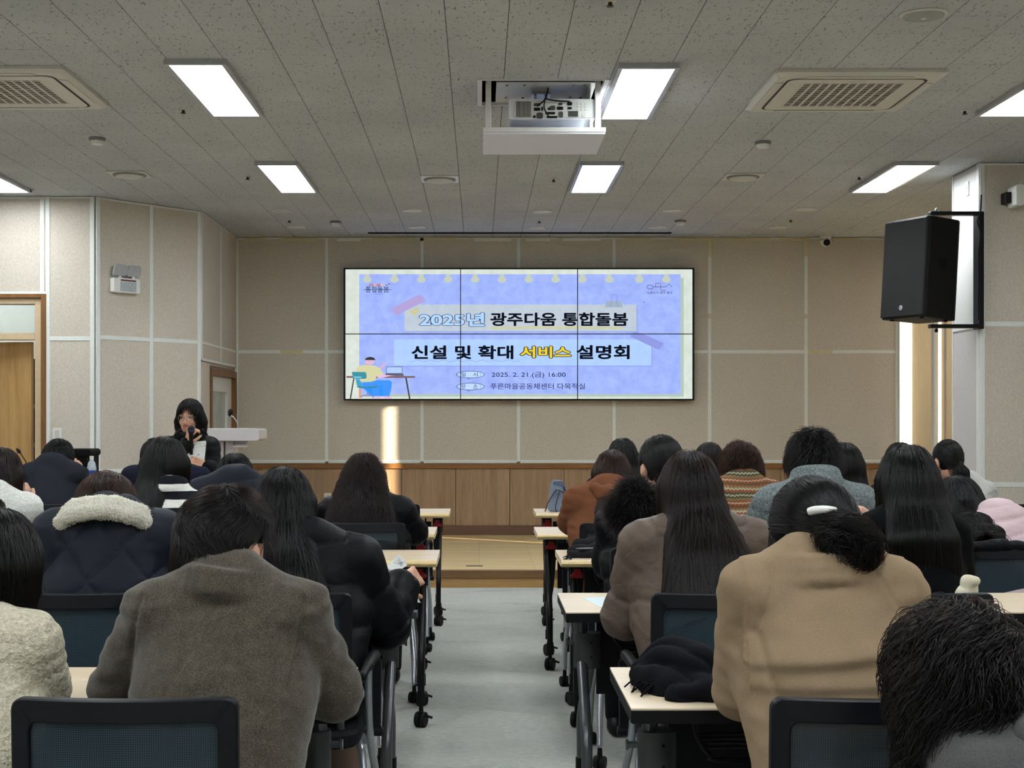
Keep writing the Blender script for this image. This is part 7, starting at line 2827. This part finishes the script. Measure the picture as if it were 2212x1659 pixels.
add_lathe(bm, [(0.0135, hb - 0.024), (0.0135, hb), (0, hb)], (0, 0, 0), seg=14)
obj('cap', bm, M_WHITE, bt)
dm = thing('desk_microphone', 'slim black desk microphone on the front table near the open door', 'microphone', (at(62, 1000, 9.4).x, 9.4, 0.74))
do = Vector(dm.location)
bm = bmesh.new()
add_tube(bm, bezier([(0, 0, 0.0), at(58, 1010, 9.4) - do, at(50, 988, 9.4) - do, at(42, 976, 9.4) - do], 6), 0.0035, 6)
add_lathe(bm, [(0.05, 0), (0.05, 0.02), (0.04, 0.03), (0, 0.03)], (0, 0, 0), seg=18)
obj('stand', bm, M_BLACK, dm, smooth='auto')
bm = bmesh.new()
a, b = at(44, 979, 9.4) - do, at(36, 969, 9.4) - do
add_tube(bm, [a, a.lerp(b, 0.4), b], [0.006, 0.013, 0.007], 10)
obj('capsule', bm, M_BLACK, dm, smooth=True)

# ---- handbag on the front table of the window side
yb = 9.30
hbx = at(1206, 1100, yb)
hb_ = thing('handbag', 'small blue-grey leather handbag with a brown strap', 'handbag', (hbx.x, yb, 0.74))
bm = bmesh.new()
add_prism(bm, [(-0.062, 0.0), (0.05, 0.0), (0.056, 0.03), (0.034, 0.185), (0.02, 0.2), (-0.03, 0.2), (-0.04, 0.19), (-0.066, 0.03)], 0, 0.16, Matrix(((1, 0, 0, 0), (0, 0, 1, 0), (0, 1, 0, 0), (0, 0, 0, 1))))
M_BAG = plain('bag_leather', rgb(116, 134, 158), 0.45, var=0.05)
obj('body', bm, M_BAG, hb_, bevel=0.008)
bm = bmesh.new()
add_prism(bm, [(-0.04, 0.19), (-0.028, 0.206), (0.024, 0.206), (0.042, 0.185), (0.066, 0.1), (0.062, 0.098), (0.034, 0.17)], -0.006, 0.166, Matrix(((1, 0, 0, 0), (0, 0, 1, 0), (0, 1, 0, 0), (0, 0, 0, 1))))
obj('flap', bm, plain('bag_flap', rgb(84, 96, 118), 0.45), hb_, bevel=0.003)
bm = bmesh.new()
add_tube(bm, bezier([(-0.09, -0.02, 0.002), (-0.07, -0.015, 0.06), (-0.02, -0.012, 0.14), (0.005, -0.012, 0.145), (0.0, -0.014, 0.11), (-0.02, -0.02, 0.03), (0.0, -0.03, -0.015)], 6), 0.0045, 6)
add_tube(bm, bezier([(0.005, -0.012, 0.145), (0.04, -0.012, 0.12), (0.07, -0.01, 0.06)], 6), 0.004, 6)
obj('strap', bm, plain('strap_brown', rgb(58, 44, 40), 0.5), hb_, smooth=True)
bm = bmesh.new()
add_tube(bm, [(0.008 * math.cos(R(a)), -0.014, 0.145 + 0.012 * math.sin(R(a))) for a in range(0, 360, 40)], 0.0018, 6, closed=True)
obj('ring', bm, M_ALU, hb_)


# ---- cloth heaps
def heap(name, label, cat, prims, mat, res, wr, seedv, clamp_z=None, fringe=None, lump=0.02):
    al = np.array([q for a, b, *_ in prims for q in (a, b)])
    mr = max(max(p_[2], p_[3]) for p_ in prims)
    F = Field(al.min(0) - mr - 0.05, al.max(0) + mr + 0.05, res)
    for a, b, ra, rb in prims:
        F.cone(a, b, ra, rb, lump)
    P, Q = F.net()
    N = F.grad(P)
    P = P + N * (np.abs(np.sin((P @ V3(0.8, 0.45, -0.4)) * 46 + sines(P, 0.22, seedv, 3) * 4.0)) ** 0.7 * wr * 1.5 - wr * 0.8 + sines(P, 0.10, seedv + 1) * wr * 0.35)[:, None]
    if clamp_z is not None:
        P[:, 2] = np.maximum(P[:, 2], clamp_z)
    org = V3(P[:, 0].mean(), P[:, 1].mean(), P[:, 2].min())
    o = np_mesh(name, P, Q, mat, None, org)
    o.location = Vector(org)
    tag(o, label, cat)
    if fringe:
        bm = bmesh.new()
        rg = random.Random(seedv)
        for (a, b, n, L) in fringe:
            for k in range(n):
                s = a.lerp(b, k / max(1, n - 1))
                e = Vector((s.x + rg.uniform(-L, 0.2 * L), s.y + rg.uniform(-L, 0.3 * L), 0.743))
                m_ = s.lerp(e, 0.5) + Vector((rg.uniform(-0.01, 0.01), 0, 0.008))
                add_tube(bm, [v - Vector(org) for v in bezier([s, m_, e], 3)], 0.0022, 5)
        obj('fringe', bm, mat, o, smooth=True)
    return o


F_SCARF = fabric('black_scarf_wool', rgb(13, 14, 18), 200, 0.15, 0.95, 0.4, sheen=0.25)
F_SCARF2 = fabric('charcoal_scarf_wool', rgb(32, 33, 35), 160, 0.2, 0.95, 0.5)
T = lambda px, py, Y: np.array(at(px, py, Y))
heap('scarf', 'crumpled black wool scarf on the table beside the camel coat', 'scarf',
     [(T(1395, 1450, 3.36), T(1450, 1430, 3.34), 0.035, 0.05), (T(1450, 1440, 3.34), T(1500, 1455, 3.26), 0.065, 0.065), (T(1480, 1420, 3.34), T(1500, 1440, 3.3), 0.04, 0.05), (T(1420, 1475, 3.24), T(1530, 1500, 3.16), 0.035, 0.04),
      (T(1385, 1462, 3.30), T(1440, 1495, 3.2), 0.028, 0.035), (T(1470, 1505, 3.13), T(1545, 1505, 3.13), 0.03, 0.028)], F_SCARF, 0.006, 0.009, 21, 0.7405,
     [(at(1385, 1465, 3.27), at(1418, 1478, 3.2), 14, 0.05)])
heap('scarf', 'folded charcoal scarf with fringe on the maple table', 'scarf',
     [(T(1240, 1192, 6.4), T(1300, 1190, 6.4), 0.030, 0.034), (T(1236, 1200, 6.28), T(1310, 1200, 6.28), 0.022, 0.026), (T(1250, 1180, 6.52), T(1305, 1178, 6.5), 0.034, 0.04)], F_SCARF2, 0.008, 0.006, 33, 0.7405,
     [(at(1228, 1204, 6.27), at(1234, 1207, 6.2), 12, 0.04), (at(1262, 1166, 6.5), at(1298, 1168, 6.5), 16, 0.02)])
ph = thing('phone', 'black phone lying on the folded charcoal scarf', 'phone', at(1266, 1190, 6.30))
bm = bmesh.new()
add_prism(bm, rrect(0.09, 0.06, 0.008, 3), 0, 0.012, Matrix.Rotation(R(14), 4, 'Z'))
obj('case', bm, M_BLACK, ph, bevel=0.002)
bm = bmesh.new()
add_prism(bm, rrect(0.082, 0.052, 0.006, 3), 0.012, 0.0128, Matrix.Rotation(R(14), 4, 'Z'))
obj('screen_glass', bm, plain('phone_glass', rgb(150, 160, 170), 0.08), ph)
cd = thing('card', 'small white card leaning on the folded charcoal scarf', 'card', at(1288, 1196, 6.2))
sheet_obj('card_stock', [(1281, 1188), (1295, 1187), (1292, 1203), (1284, 1204)], (6.24, 6.24, 6.19, 6.19), M_PRINT, cd, Vector(cd.location), 0.002)

cr = fabric('tote_canvas', rgb(222, 214, 188), 200, 0.06, 0.9)
heap('tote_bag', 'cream canvas bag beside the black knit sweater', 'bag',
     [(T(2082, 1280, 4.12), T(2090, 1255, 4.12), 0.022, 0.016), (T(2088, 1255, 4.12), T(2108, 1256, 4.12), 0.012, 0.014), (T(2100, 1275, 4.14), T(2106, 1258, 4.14), 0.02, 0.012), (T(2078, 1300, 4.14), T(2098, 1400, 4.14), 0.03, 0.05), (V3(1.45, 4.2, 0.52), V3(1.47, 4.2, 0.7), 0.06, 0.04)], cr, 0.006, 0.003, 8, lump=0.015)
heap('draped_coat', 'dark padded coat draped over the chair top behind the pink jacket', 'coat',
     [(T(2100, 1182, 5.42), T(2160, 1178, 5.42), 0.02, 0.022), (T(2150, 1178, 5.42), T(2240, 1182, 5.42), 0.022, 0.022)], F_BLACKP, 0.008, 0.004, 14)

# ---- papers and pen
def paper(label, px, Y, mat=None, bend=0.004, th=0.0012):
    o_ = thing('paper_sheet', label, 'paper', at(sum(p[0] for p in px) / 4, sum(p[1] for p in px) / 4, sum(Y) / 4), group='loose paper sheets')
    sheet_obj('sheet', px, Y, mat or M_PAPER, o_, Vector(o_.location), th, bend)


KT = (CAM_Z - 0.7412) * F_PX
Yt = lambda py: KT / (py - VPY)
paper('printed sheet held up by the person in the black puffer coat', [(812, 1240), (863, 1196), (881, 1220), (819, 1257)], (4.62, 4.72, 4.72, 4.60), M_PRINT, 0.006)
paper('white sheet hanging below the hand of the person in the black puffer coat', [(884, 1270), (892, 1269), (909, 1302), (884, 1294)], (4.66, 4.66, 4.62, 4.62), M_PAPER, 0.004)
paper('pale sheet on the table at the elbow of the brown puffer jacket', [(1258, 1291), (1330, 1288), (1330, 1318), (1292, 1309)], (Yt(1291), Yt(1288), Yt(1318), Yt(1309)), plain('paper_cool', rgb(206, 220, 224), 0.8, var=0.02), 0.0)
paper('folded paper beside the sleeve of the herringbone coat', [(180, 1468), (204, 1458), (214, 1470), (196, 1476)], (Yt(1468), Yt(1458), Yt(1470), Yt(1476)), M_PRINT, 0.004)
pn_ = thing('pen', 'white pen in the hand of the person in the black puffer coat', 'pen', at(892, 1262, 4.63))
po = Vector(pn_.location)
bm = bmesh.new()
add_tube(bm, [at(884, 1257, 4.65) - po, at(899, 1264, 4.62) - po, at(904, 1266.5, 4.61) - po], [0.005, 0.0045, 0.001], 8)
obj('barrel', bm, M_WHITE, pn_, smooth='auto')

# boots under the table
og4 = Vector(p4['org'])
for sx in (-0.11, 0.11):
    bm = bmesh.new()
    add_tube(bm, [(sx, 0.405, 0.34), (sx, 0.405, 0.22), (sx, 0.40, 0.07)], [0.062, 0.058, 0.052], 14)
    obj('boot_shaft', bm, plain('boot_brown', rgb(116, 92, 78), 0.7, bump=0.2), p4['root'], smooth='auto')
